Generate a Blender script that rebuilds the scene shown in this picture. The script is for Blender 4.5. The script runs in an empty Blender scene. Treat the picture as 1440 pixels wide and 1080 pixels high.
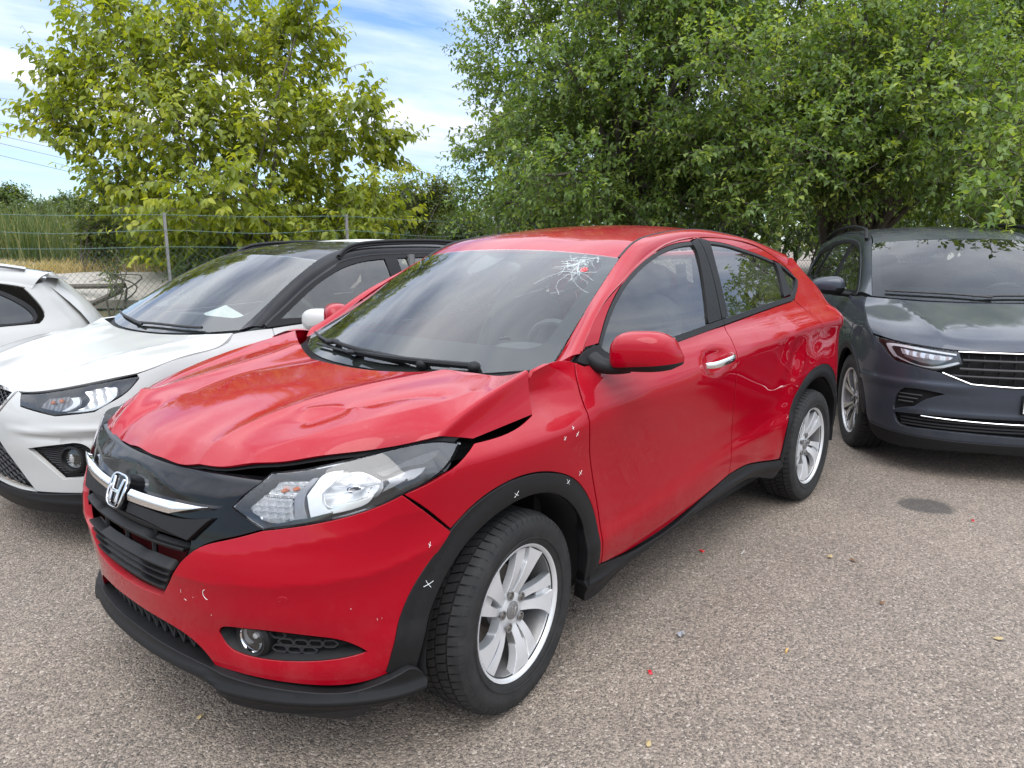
import bpy, bmesh, math, random
import numpy as np
from mathutils import Vector, Matrix
from mathutils.geometry import delaunay_2d_cdt

SC = bpy.context.scene
COL = SC.collection
R = math.radians
random.seed(7); RNG = np.random.default_rng(7)

# ---------------------------------------------------------------- camera
cam_d = bpy.data.cameras.new('camera'); cam = bpy.data.objects.new('camera', cam_d); COL.objects.link(cam)
CAM_POS = (-1.666, -2.297, 1.498); CAM_YAW, CAM_PITCH, CAM_ROLL, CAM_F = .717, .188, -.007, 1040.7
def cam_axes():
    y, p, r = CAM_YAW, CAM_PITCH, CAM_ROLL
    f = np.array([math.cos(y)*math.cos(p), math.sin(y)*math.cos(p), -math.sin(p)])
    a = np.array([math.sin(y), -math.cos(y), 0.]); u = np.cross(a, f)
    return math.cos(r)*a+math.sin(r)*u, -math.sin(r)*a+math.cos(r)*u, f
_r, _u, _f = cam_axes()
cam.matrix_world = Matrix(((_r[0], _u[0], -_f[0], CAM_POS[0]), (_r[1], _u[1], -_f[1], CAM_POS[1]), (_r[2], _u[2], -_f[2], CAM_POS[2]), (0, 0, 0, 1)))
cam_d.sensor_width = 36; cam_d.lens = CAM_F/1440*36; cam_d.clip_start = .05; cam_d.clip_end = 3000
SC.camera = cam

# ---------------------------------------------------------------- sky, sun, exposure
SUN_EL, SUN_AZ = R(56), R(222)          # azimuth of the sun, counter-clockwise from +x
world = bpy.data.worlds.new('World'); SC.world = world; world.use_nodes = True
nt = world.node_tree; nt.nodes.clear()
def wn(t, **k):
    n = nt.nodes.new(t)
    for a, b in k.items(): setattr(n, a, b)
    return n
sky = wn('ShaderNodeTexSky', sky_type='NISHITA'); sky.sun_disc = False
sky.sun_elevation = SUN_EL; sky.sun_rotation = math.pi/2 - SUN_AZ; sky.air_density = 1.0; sky.dust_density = .5; sky.ozone_density = 1.0
skt = wn('ShaderNodeVectorMath', operation='MULTIPLY'); nt.links.new(sky.outputs[0], skt.inputs[0]); skt.inputs[1].default_value = (.66, .78, .96)     # clearer, bluer air
tc = wn('ShaderNodeTexCoord'); sep = wn('ShaderNodeSeparateXYZ'); nt.links.new(tc.outputs['Generated'], sep.inputs[0])
def wmath(op, a, b=None, clamp=False):
    n = wn('ShaderNodeMath', operation=op, use_clamp=clamp)
    for i, v in enumerate((a, b)):
        if v is None: continue
        if isinstance(v, (int, float)): n.inputs[i].default_value = v
        else: nt.links.new(v, n.inputs[i])
    return n.outputs[0]
# a cloud layer: project the view direction on a high flat sheet
zz = wmath('ADD', wmath('MAXIMUM', sep.outputs[2], 0.0), .10)
cx = wmath('DIVIDE', sep.outputs[0], zz); cy = wmath('DIVIDE', sep.outputs[1], zz)
cmb = wn('ShaderNodeCombineXYZ'); nt.links.new(cx, cmb.inputs[0]); nt.links.new(cy, cmb.inputs[1])
mp = wn('ShaderNodeMapping'); mp.inputs['Location'].default_value = (3.1, 1.7, 0); mp.inputs['Rotation'].default_value = (0, 0, .5); mp.inputs['Scale'].default_value = (.55, 1.0, 1)
nt.links.new(cmb.outputs[0], mp.inputs[0])
n1 = wn('ShaderNodeTexNoise'); n1.inputs['Scale'].default_value = .9; n1.inputs['Detail'].default_value = 9; n1.inputs['Roughness'].default_value = .58; n1.inputs['Distortion'].default_value = .35
nt.links.new(mp.outputs[0], n1.inputs['Vector'])
cr1 = wn('ShaderNodeValToRGB'); cr1.color_ramp.elements[0].position = .33; cr1.color_ramp.elements[1].position = .57
nt.links.new(wmath('ADD', n1.outputs['Fac'], wmath('MULTIPLY', wmath('MAXIMUM', sep.outputs[2], 0.0), .10)), cr1.inputs[0])
n2 = wn('ShaderNodeTexNoise'); n2.inputs['Scale'].default_value = 2.6; n2.inputs['Detail'].default_value = 6; n2.inputs['Roughness'].default_value = .55
nt.links.new(mp.outputs[0], n2.inputs['Vector'])
cr2 = wn('ShaderNodeValToRGB'); cr2.color_ramp.elements[0].position = .3; cr2.color_ramp.elements[1].position = .75
cr2.color_ramp.elements[0].color = (4.6, 5.2, 6.3, 1); cr2.color_ramp.elements[1].color = (8.2, 8.35, 8.7, 1)
nt.links.new(n2.outputs['Fac'], cr2.inputs[0])
fade = wmath('MULTIPLY', cr1.outputs[0], wmath('MULTIPLY', wmath('SUBTRACT', sep.outputs[2], .035), 9.0, True))
fade = wmath('MULTIPLY', fade, .93)
lum = wmath('ADD', wmath('MULTIPLY', wmath('MAXIMUM', sep.outputs[2], 0.0), 1.9), .47)      # overcast: brighter overhead
cl_ = wn('ShaderNodeVectorMath', operation='SCALE'); nt.links.new(cr2.outputs[0], cl_.inputs[0]); nt.links.new(lum, cl_.inputs['Scale'])
mx = wn('ShaderNodeMix', data_type='RGBA'); nt.links.new(fade, mx.inputs['Factor']); nt.links.new(skt.outputs[0], mx.inputs['A']); nt.links.new(cl_.outputs[0], mx.inputs['B'])
bg = wn('ShaderNodeBackground'); bg.inputs[1].default_value = .135; nt.links.new(mx.outputs['Result'], bg.inputs[0])
wo = wn('ShaderNodeOutputWorld'); nt.links.new(bg.outputs[0], wo.inputs[0])

sun_d = bpy.data.lights.new('sun', 'SUN'); sun_d.energy = 1.4; sun_d.angle = R(50); sun_d.color = (1, .96, .90)
sun = bpy.data.objects.new('sun', sun_d); COL.objects.link(sun)
_sd = Vector((math.cos(SUN_EL)*math.cos(SUN_AZ), math.cos(SUN_EL)*math.sin(SUN_AZ), math.sin(SUN_EL)))
sun.rotation_euler = _sd.to_track_quat('Z', 'Y').to_euler()
SC.view_settings.view_transform = 'Standard'; SC.view_settings.look = 'None'; SC.view_settings.gamma = 1
SC.view_settings.use_curve_mapping = False; SC.view_settings.exposure = .72

# ---------------------------------------------------------------- materials
class NT:
    """tiny node-graph helper"""
    def __init__(s, name):
        s.m = bpy.data.materials.new(name); s.m.use_nodes = True; s.t = s.m.node_tree; s.t.nodes.clear()
        s.out = s.t.nodes.new('ShaderNodeOutputMaterial')
    def n(s, ty, ins=None, **k):
        x = s.t.nodes.new(ty)
        for a, b in k.items(): setattr(x, a, b)
        for a, b in (ins or {}).items(): s.set(x, a, b)
        return x
    def set(s, x, a, b):
        i = x.inputs[a]
        if isinstance(b, bpy.types.NodeSocket): s.t.links.new(b, i)
        elif isinstance(b, bpy.types.Node): s.t.links.new(b.outputs[0], i)
        else:
            if i.type == 'RGBA' and len(b) == 3: b = (*b, 1)
            i.default_value = b
    def noise(s, scale, detail=3, rough=.5, vec=None, dist=0):
        return s.n('ShaderNodeTexNoise', {'Scale': scale, 'Detail': detail, 'Roughness': rough, 'Distortion': dist, 'Vector': vec or s.co()})
    def co(s):
        if not hasattr(s, '_co'): s._co = s.n('ShaderNodeTexCoord').outputs['Object']
        return s._co
    def ramp(s, fac, a, b, ca=(0, 0, 0), cb=(1, 1, 1)):
        r = s.n('ShaderNodeValToRGB', {'Fac': fac}); e = r.color_ramp.elements
        e[0].position = a; e[1].position = b; e[0].color = (*ca, 1); e[1].color = (*cb, 1)
        return r.outputs[0]
    def mix(s, fac, a, b, bt='MIX'):
        m = s.n('ShaderNodeMix', data_type='RGBA', blend_type=bt)
        s.set(m, 'Factor', fac)
        for nm, v in (('A', a), ('B', b)):
            i = [q for q in m.inputs if q.name == nm and q.type == 'RGBA'][0]
            if isinstance(v, (tuple, list)): i.default_value = (*v[:3], 1)
            else: s.t.links.new(v.outputs[0] if isinstance(v, bpy.types.Node) else v, i)
        return [q for q in m.outputs if q.type == 'RGBA'][0]
    def math(s, op, a, b=0., clamp=False):
        return s.n('ShaderNodeMath', {0: a, 1: b}, operation=op, use_clamp=clamp).outputs[0]
    def bump(s, h, strength, dist=.01):
        return s.n('ShaderNodeBump', {'Height': h, 'Strength': strength, 'Distance': dist}).outputs[0]
    def pbr(s, **k):
        b = s.n('ShaderNodeBsdfPrincipled')
        for a, v in k.items(): s.set(b, a.replace('_', ' '), v)
        s.t.links.new(b.outputs[0], s.out.inputs[0]); s.b = b
        return s.m
MAT = {}
def plain(name, col, rough=.5, metal=0., var=.25, scale=30, coat=0., bump=0., **k):
    """solid colour with a little grain and uneven gloss"""
    g = NT(name); nz = g.noise(scale, 4, .6)
    c = g.mix(nz.outputs['Fac'], tuple(v*(1-var) for v in col), tuple(min(1, v*(1+var)) for v in col))
    kw = dict(Base_Color=c, Metallic=metal, Coat_Weight=coat, Coat_Roughness=.04, **k)
    kw['Roughness'] = g.n('ShaderNodeMapRange', {'Value': nz.outputs['Fac'], 'To Min': max(.0, rough*.8), 'To Max': min(1, rough*1.2)}).outputs[0]
    if bump: kw['Normal'] = g.bump(g.noise(scale*12, 3, .6).outputs['Fac'], bump, .002)
    MAT[name] = g.pbr(**kw)
    return MAT[name]
def paint(name, col, flake=0., dust=.25, dustcol=(.36, .33, .29), rough=.34):
    g = NT(name)
    big = g.noise(2.3, 5, .6); fine = g.noise(260, 2, .5)
    geo = g.n('ShaderNodeNewGeometry'); nz = g.n('ShaderNodeSeparateXYZ', {0: geo.outputs['Normal']}).outputs[2]
    up = g.n('ShaderNodeMapRange', {'Value': nz, 'From Min': .1, 'From Max': .95}).outputs[0]   # dust settles on what faces up
    dm = g.math('MULTIPLY', g.math('MULTIPLY', up, g.ramp(big.outputs['Fac'], .3, .75)), dust)
    speck = g.math('MULTIPLY', g.ramp(g.noise(75, 5, .72).outputs['Fac'], .60, .72), g.math('MULTIPLY', up, dust*.8))
    dm = g.math('ADD', dm, speck, True)
    lowz = g.n('ShaderNodeMapRange', {'Value': g.n('ShaderNodeSeparateXYZ', {0: g.co()}).outputs[2], 'From Min': .60, 'From Max': .28}).outputs[0]   # road film thrown up on the lower panels
    film = g.math('MULTIPLY', g.math('MULTIPLY', lowz, g.ramp(g.noise(9, 7, .7).outputs['Fac'], .42, .72)), .07)
    dm = g.math('ADD', dm, film, True)
    c = g.mix(dm, col, dustcol)
    rg = g.math('ADD', g.math('MULTIPLY', dm, .5), rough, True)
    cr = g.math('ADD', g.math('MULTIPLY', dm, .55), .025, True)
    MAT[name] = g.pbr(Base_Color=c, Metallic=flake, Roughness=rg, Coat_Weight=1.0, Coat_Roughness=cr, Coat_IOR=1.35, Specular_IOR_Level=.0,
                      Coat_Normal=g.bump(fine.outputs['Fac'], .004, .001))
    return MAT[name]
def glass(name, tint, refl=1.0, rough=.0, dirt=.03, ior=1.5, gain=1.7):
    """thin pane: straight-through tint plus a Fresnel reflection and a film of dust"""
    g = NT(name)
    tr = g.n('ShaderNodeBsdfTransparent', {'Color': tint})
    gl = g.n('ShaderNodeBsdfGlossy', {'Color': (refl, refl, refl), 'Roughness': rough})
    fr = g.n('ShaderNodeFresnel', {'IOR': ior})
    mxx = g.n('ShaderNodeMixShader', {0: g.math('MULTIPLY', fr.outputs[0], gain, True), 1: tr.outputs[0], 2: gl.outputs[0]})
    df = g.n('ShaderNodeBsdfDiffuse', {'Color': (.55, .54, .5)})
    dn = g.math('MULTIPLY', g.ramp(g.noise(5, 6, .7).outputs['Fac'], .35, .8), dirt)
    m2 = g.n('ShaderNodeMixShader', {0: dn, 1: mxx.outputs[0], 2: df.outputs[0]})
    g.t.links.new(m2.outputs[0], g.out.inputs[0]); MAT[name] = g.m
    return g.m

paint('red_paint', (.30, .0002, .0090), dust=.16, dustcol=(.42, .30, .28))
paint('white_paint', (.44, .44, .425), dust=.3, dustcol=(.42, .40, .35))
paint('ivory_paint', (.44, .435, .415), dust=.25, dustcol=(.42, .40, .35))
paint('grey_paint', (.048, .054, .068), flake=.35, dust=.22, dustcol=(.25, .24, .21), rough=.38)
paint('black_paint', (.011, .011, .013), dust=.16, dustcol=(.25, .23, .2))
plain('black_plastic', (.0085, .0085, .009), .55, bump=.25, scale=40, Specular_IOR_Level=.28)
plain('grey_plastic', (.016, .016, .017), .6, bump=.2, scale=40)
plain('gloss_black', (.004, .004, .005), .08, scale=9, var=.4, Specular_IOR_Level=.34)
plain('seal', (.008, .008, .008), .55)
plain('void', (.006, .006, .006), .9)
plain('chrome', (.82, .82, .83), .06, 1.0, var=.06)
plain('satin_metal', (.55, .55, .56), .32, 1.0, var=.1)
plain('alloy', (.60, .60, .60), .33, .30, var=.10, coat=.35, scale=14)
plain('alloy_dark', (.20, .195, .19), .4, .4, var=.15, coat=.3)
plain('brake_dust', (.06, .035, .022), .9)
plain('steel', (.22, .20, .18), .45, .9, var=.4)
plain('lamp_silver', (.95, .95, .96), .2, .45, var=.06, scale=60)
plain('lamp_white', (.93, .94, .95), .25, .1, var=.05)
plain('lamp_dark', (.025, .026, .03), .35)
plain('lamp_smoke', (.26, .26, .27), .3, .3)
plain('amber', (.55, .13, .02), .3)
plain('interior', (.075, .075, .078), .75)
plain('interior_grey', (.10, .10, .10), .8)
plain('seat_cloth', (.085, .085, .088), .9)
plain('headliner', (.45, .44, .41), .9)
plain('white_trim', (.70, .70, .68), .45)
plain('chalk', (.82, .80, .78), .8)
g = NT('crack'); g.t.links.new(g.n('ShaderNodeMixShader', {0: .5, 1: g.n('ShaderNodeBsdfTransparent').outputs[0], 2: g.n('ShaderNodeBsdfDiffuse', {'Color': (.85, .9, .88)}).outputs[0]}).outputs[0], g.out.inputs[0]); MAT['crack'] = g.m
plain('red_sticker', (.62, .03, .03), .6)
plain('dark_red', (.10, .008, .010), .5, var=.5)
plain('tail_red', (.55, .02, .03), .12, coat=.8)
glass('windscreen', (.80, .88, .85), dirt=.025, gain=1.3)
glass('windscreen_dark', (.50, .56, .54), dirt=.015, gain=1.0)
glass('side_glass', (.66, .74, .71), dirt=.06)
glass('privacy_glass', (.16, .19, .18), dirt=.04)
glass('lamp_lens', (.97, .98, .98), dirt=.03)
g = NT('rubber'); nz = g.noise(18, 6, .65); nf = g.noise(220, 3, .6)
MAT['rubber'] = g.pbr(Base_Color=g.mix(g.ramp(nz.outputs['Fac'], .4, .75), (.009, .009, .009), (.024, .023, .021)), Roughness=.78, Normal=g.bump(nf.outputs['Fac'], .2, .002))
# ---------------------------------------------------------------- geometry maths
def pchip(X, Y):
    X = np.asarray(X, float); Y = np.asarray(Y, float)
    h = np.diff(X); d = np.diff(Y) / h
    m = np.zeros_like(Y)
    for i in range(1, len(X) - 1):
        if d[i-1] * d[i] > 0:
            w1 = 2*h[i] + h[i-1]; w2 = h[i] + 2*h[i-1]
            m[i] = (w1 + w2) / (w1/d[i-1] + w2/d[i])
    m[0] = d[0]; m[-1] = d[-1]
    def f(x):
        x = np.clip(np.asarray(x, float), X[0], X[-1])
        i = np.clip(np.searchsorted(X, x) - 1, 0, len(X) - 2)
        t = (x - X[i]) / h[i]
        t2 = t*t; t3 = t2*t
        return (2*t3-3*t2+1)*Y[i] + (t3-2*t2+t)*h[i]*m[i] + (-2*t3+3*t2)*Y[i+1] + (t3-t2)*h[i]*m[i+1]
    return f

def nat_matrix(X, x):
    """natural cubic spline as a linear operator: values at knots -> values at x"""
    X = np.asarray(X, float); n = len(X); h = np.diff(X)
    A = np.zeros((n, n)); B = np.zeros((n, n)); A[0, 0] = A[-1, -1] = 1
    for i in range(1, n-1):
        A[i, i-1] = h[i-1]; A[i, i] = 2*(h[i-1]+h[i]); A[i, i+1] = h[i]
        B[i, i-1] = 6/h[i-1]; B[i, i+1] = 6/h[i]; B[i, i] = -6/h[i-1]-6/h[i]
    C = np.linalg.solve(A, B)
    x = np.clip(np.asarray(x, float).ravel(), X[0], X[-1])
    i = np.clip(np.searchsorted(X, x) - 1, 0, n-2)
    a = (X[i+1]-x)/h[i]; b = (x-X[i])/h[i]
    R = np.zeros((len(x), n)); k = np.arange(len(x))
    R[k, i] += a; R[k, i+1] += b
    R += ((a**3-a)*h[i]**2/6)[:, None]*C[i] + ((b**3-b)*h[i]**2/6)[:, None]*C[i+1]
    return R

def grid_fn(ctrl, us=None, vs=None):
    """smooth surface through a grid of points; ctrl[i][j], u along i, v along j"""
    C = np.array(ctrl, float); nu, nv = C.shape[:2]
    us = np.linspace(0, 1, nu) if us is None else us
    vs = np.linspace(0, 1, nv) if vs is None else vs
    def f(u, v):
        u = np.asarray(u, float); v = np.asarray(v, float); sh = u.shape
        Ru = nat_matrix(us, u); Rv = nat_matrix(vs, v)
        return np.einsum('ni,nj,ijk->nk', Ru, Rv, C).reshape(sh + (3,))
    return f

class Body:
    """plan-ellipse nose, tabulated side section; frame: x to the rear, y to the car's right, z up"""
    def __init__(s, sec, x0, L, n=2.0, x1=None, R=None, m=2.0, warp=None, bump=None):
        s.sec = pchip(*sec); s.x0 = x0; s.Lf = pchip(*L); s.n = n
        s.x1 = x1; s.Rf = pchip(*R) if R else None; s.m = m; s.warp = warp; s.bump = bump
    def W(s, x, z):
        ze = z - s.warp(x, z) if s.warp else z
        w = s.sec(ze)
        return w + s.bump(x, z) if s.bump else w
    def S(s, x, z):
        x = np.asarray(x, float); z = np.asarray(z, float)
        w = s.W(x, z)
        q = np.clip((s.x0 - x) / s.Lf(z), 0, .9999)
        w = w * (1 - q**s.n)**(1/s.n)
        if s.x1 is not None:
            q = np.clip((x - s.x1) / s.Rf(z), 0, .9999)
            w = w * (1 - q**s.m)**(1/s.m)
        return w
    def side(s, sgn=-1, off=0.0):
        def f(u, v):
            u = np.asarray(u, float); v = np.asarray(v, float)
            e = 1e-3
            y = s.S(u, v)
            if off:
                gx = (s.S(u+e, v)-s.S(u-e, v))/(2*e); gz = (s.S(u, v+e)-s.S(u, v-e))/(2*e)
                gx = np.clip(gx, -3, 3); gz = np.clip(gz, -3, 3)
                k = off/np.sqrt(1+gx*gx+gz*gz)
                return np.stack([u - k*gx, sgn*(y + k), v - k*gz], -1)
            return np.stack([u, sgn*y, v], -1)
        return f
    def front(s, off=0.0):
        def g(a, z):
            a = np.asarray(a, float); z = np.asarray(z, float)
            c = np.cos(a); k = np.sin(a)
            r = 1/(np.maximum(c, 0)**s.n + np.abs(k)**s.n)**(1/s.n)
            x = s.x0 - s.Lf(z)*r*c
            return np.stack([x, s.W(x, z)*r*k, z], -1)
        if not off: return g
        o = off if callable(off) else (lambda a, z: off)
        def f(a, z):
            e = 1e-3; P = g(a, z)
            n = np.cross(g(a, z+e)-g(a, z-e), g(a+e, z)-g(a-e, z))
            n /= np.linalg.norm(n, axis=-1, keepdims=True)+1e-12
            n *= np.where((n*(P-np.array([s.x0+.3, 0, .5]))).sum(-1, keepdims=True) < 0, -1, 1)
            return P + n*np.asarray(o(np.asarray(a), np.asarray(z)))[..., None]
        return f
    # intersection of a ray with the body: ('s', x, z) or ('f', a, z)
    def implicit(s, P):
        x, y, z = P[..., 0], P[..., 1], P[..., 2]
        q = np.clip((s.x0-x)/s.Lf(z), 0, None)
        f = q**s.n + (np.abs(y)/s.W(x, z))**s.n - 1
        if s.x1 is not None:
            q2 = np.clip((x-s.x1)/s.Rf(z), 0, None)
            f = np.where(x > s.x1, q2**s.m + (np.abs(y)/s.W(x, z))**s.m - 1, f)
        return f
    def hit(s, o, d, tmax=14):
        t = np.linspace(.6, tmax, 40001)
        P = o + t[:, None]*d
        f = s.implicit(P)
        k = np.nonzero((f[1:] <= 0) & (f[:-1] > 0))[0]
        return P[k[0]] if len(k) else None

RED_ZC = pchip([-.8, -.1, .36, .8, 1.24, 1.6, 2.1, 2.45, 3.4], [.86, .89, .905, .93, .955, .99, 1.05, 1.10, 1.13])
RED_ZL = pchip([-.5, .5, 1.1, 1.53, 2.0, 3.4], [.45, .45, .51, .55, .58, .60])
def red_warp(x, z):
    return (RED_ZC(x)-.93)*np.exp(-((z-.95)/.13)**2) + (RED_ZL(x)-.5)*np.exp(-((z-.53)/.12)**2)
def red_bump(x, z):
    r1 = np.hypot(x-0.0, z-.33); r2 = np.hypot(x-2.61, z-.33)
    b = .010*np.exp(-((r1-.47)/.09)**2) + .014*np.exp(-((r2-.49)/.12)**2)
    # knocked rear flank: shallow waves
    g = np.exp(-((x-2.3)/.28)**2-((z-.86)/.17)**2)
    b = b + g*(.0045*np.sin(13*x+21*z)+.003*np.sin(25*x-17*z+1))
    u = np.clip((z-.875)/.11, 0, 1); v = np.clip((.44-x)/.26, 0, 1)          # front wing rolls in towards the bonnet
    b = b - .055*u*u*(3-2*u)*v*v*(3-2*v)*np.clip((1.10-z)/.08, 0, 1)
    t = np.clip((x-2.2)/.7, 0, 1); b = b + .010*t*t*(3-2*t)*np.exp(-((z-1.10)/.13)**2)
    return b
RED = Body(sec=([0, .2, .3, .38, .46, .54, .62, .75, .915, .945, .99, 1.04, 1.08, 1.2, 1.4, 1.5, 1.56, 1.62],
                [.80, .825, .842, .860, .868, .862, .862, .870, .884, .880, .860, .832, .80, .745, .645, .59, .535, .45]),
           x0=-.28, L=([.05, .15, .28, .42, .55, .635, .66, .715, .735, .8, .9, 1.0], [.43, .50, .535, .558, .572, .578, .575, .557, .55, .52, .455, .40]), n=2.25,
           x1=2.88, R=([0, .3, .5, .7, .95, 1.1, 1.3, 1.45, 1.6], [.50, .52, .55, .56, .52, .46, .34, .25, .2]), m=2.4,
           warp=red_warp, bump=red_bump)
def _flare(c2, r0=.45, k=.010):
    def f(x, z):
        b = 0
        for c in c2: b = b + k*np.exp(-((np.hypot(x-c, z-.33)-r0)/.10)**2)
        return b
    return f
ARONA = Body(sec=([0, .2, .35, .5, .62, .74, .80, .88, .95, 1.02, 1.2, 1.38, 1.47, 1.55], [.78, .81, .845, .868, .878, .888, .882, .868, .842, .79, .70, .605, .54, .42]),
             x0=-.26, L=([0, .17, .25, .42, .55, .66, .72, .80, .88, .95], [.46, .50, .53, .55, .565, .56, .545, .505, .45, .39]), n=2.35,
             x1=2.75, R=([0, .5, .9, 1.5], [.55, .60, .55, .3]), m=2.4, bump=_flare((0, 2.566)))
ARONA_POSE = (.17, 2.22, .05, 0.)
TIG = Body(sec=([0, .22, .4, .6, .8, .90, .95, 1.0, 1.06, 1.12, 1.3, 1.5, 1.58, 1.66], [.82, .86, .893, .908, .918, .914, .905, .885, .855, .815, .735, .640, .585, .46]),
           x0=-.28, L=([0, .18, .28, .42, .55, .66, .78, .86, .94, 1.0], [.50, .555, .585, .60, .61, .61, .60, .575, .52, .46]), n=2.5,
           x1=2.85, R=([0, .5, .9, 1.6], [.65, .70, .65, .35]), m=2.4, bump=_flare((0, 2.68), .47, .012))
TIG_POSE = (4.477, -1.435, .496, -.015)
WAG = Body(sec=([0, .2, .35, .5, .7, .80, .86, .92, 1.0, 1.2, 1.36, 1.44, 1.5], [.78, .82, .85, .875, .89, .885, .87, .845, .80, .71, .625, .55, .42]),
           x0=-.26, L=([0, .3, .6, .9], [.5, .55, .55, .45]), n=2.3, x1=2.85, R=([0, .5, .8, .95, 1.1, 1.25, 1.35, 1.45], [.66, .72, .74, .70, .58, .44, .34, .25]), m=2.2, bump=_flare((0, 2.64)))
WAG_POSE = (-2.80, 4.62, .04, 0.)
# ---------------------------------------------------------------- mesh builders
def link(name, me, mat, parent=None, kind=None):
    o = bpy.data.objects.new(name, me); COL.objects.link(o)
    if mat is not None and not me.materials: me.materials.append(MAT[mat] if isinstance(mat, str) else mat)
    if parent is not None: o.parent = parent
    if kind: o['kind'] = kind
    return o
def mesh(name, V, F, mat, parent=None, smooth=True, normals=None, kind=None, sharp=None):
    me = bpy.data.meshes.new(name)
    V = np.asarray(V, float)
    me.from_pydata(V.tolist(), [], [tuple(int(i) for i in f) for f in F])
    if smooth: me.polygons.foreach_set('use_smooth', np.ones(len(me.polygons), bool))
    if sharp is not None: me.set_sharp_from_angle(angle=R(sharp))
    if normals is not None: me.normals_split_custom_set(np.asarray(normals, float).tolist())
    me.update()
    return link(name, me, mat, parent, kind)
def thing(name, label, cat, loc=(0, 0, 0), rz=0, group=None):
    o = bpy.data.objects.new(name, None); COL.objects.link(o); o.empty_display_size = .2
    o.location = loc; o.rotation_euler = (0, 0, rz); o['label'] = label; o['category'] = cat
    if group: o['group'] = group
    return o
def tag(o, label, cat, group=None):
    o['label'] = label; o['category'] = cat
    if group: o['group'] = group
    return o
def crv(pts, step=.03):
    """smooth curve through points (chord-length natural spline), resampled"""
    P = np.array(pts, float)
    if len(P) == 2:
        n = max(2, int(np.linalg.norm(P[1]-P[0])/step)+1); t = np.linspace(0, 1, n)[:, None]
        return P[0]*(1-t)+P[1]*t
    d = np.r_[0, np.cumsum(np.sqrt(np.linalg.norm(np.diff(P, axis=0), axis=1)))]
    L = np.linalg.norm(np.diff(P, axis=0), axis=1).sum(); n = max(len(P)*2, int(L/step)+1)
    M = nat_matrix(d, np.linspace(0, d[-1], n))
    return M @ P
def loop(*segs, step=.03):
    """closed outline from smooth segments that meet at corners; reverse by passing rev(seg)"""
    out = []
    for s in segs:
        c = crv(s, step)
        for q in c:
            if not out or np.linalg.norm(out[-1]-q) > 1e-5: out.append(q)
    if np.linalg.norm(out[0]-out[-1]) < 1e-5: out.pop()
    return np.array(out)
def rev(s): return list(s)[::-1]
def mirx(s): return [(-a, b) for a, b in s]
def area(L):
    x, y = L[:, 0], L[:, 1]
    return .5*np.sum(x*np.roll(y, -1)-np.roll(x, -1)*y)
def inset(L, d):
    if abs(d) < 1e-9: return L.copy()
    a = L-np.roll(L, 1, 0); b = np.roll(L, -1, 0)-L
    a /= np.linalg.norm(a, axis=1, keepdims=True)+1e-12; b /= np.linalg.norm(b, axis=1, keepdims=True)+1e-12
    na = np.c_[-a[:, 1], a[:, 0]]; nb = np.c_[-b[:, 1], b[:, 0]]
    m = na+nb; m /= np.linalg.norm(m, axis=1, keepdims=True)+1e-12
    k = np.clip((m*na).sum(1), .45, 1)
    return L + m*(d/k)[:, None]
def inside(P, L):
    x, y = P[:, 0][:, None], P[:, 1][:, None]
    x1, y1 = L[:, 0], L[:, 1]; x2, y2 = np.roll(x1, -1), np.roll(y1, -1)
    c = ((y1 > y) != (y2 > y)) & (x < (x2-x1)*(y-y1)/(y2-y1+1e-15)+x1)
    return c.sum(1) % 2 == 1
def seg_dist(P, L):
    A = L; B = np.roll(L, -1, 0); D = B-A; l2 = (D*D).sum(1)+1e-15
    t = np.clip(((P[:, None]-A)*D).sum(2)/l2, 0, 1)
    return np.sqrt((((P[:, None]-A)-t[..., None]*D)**2).sum(2)).min(1)
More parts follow.
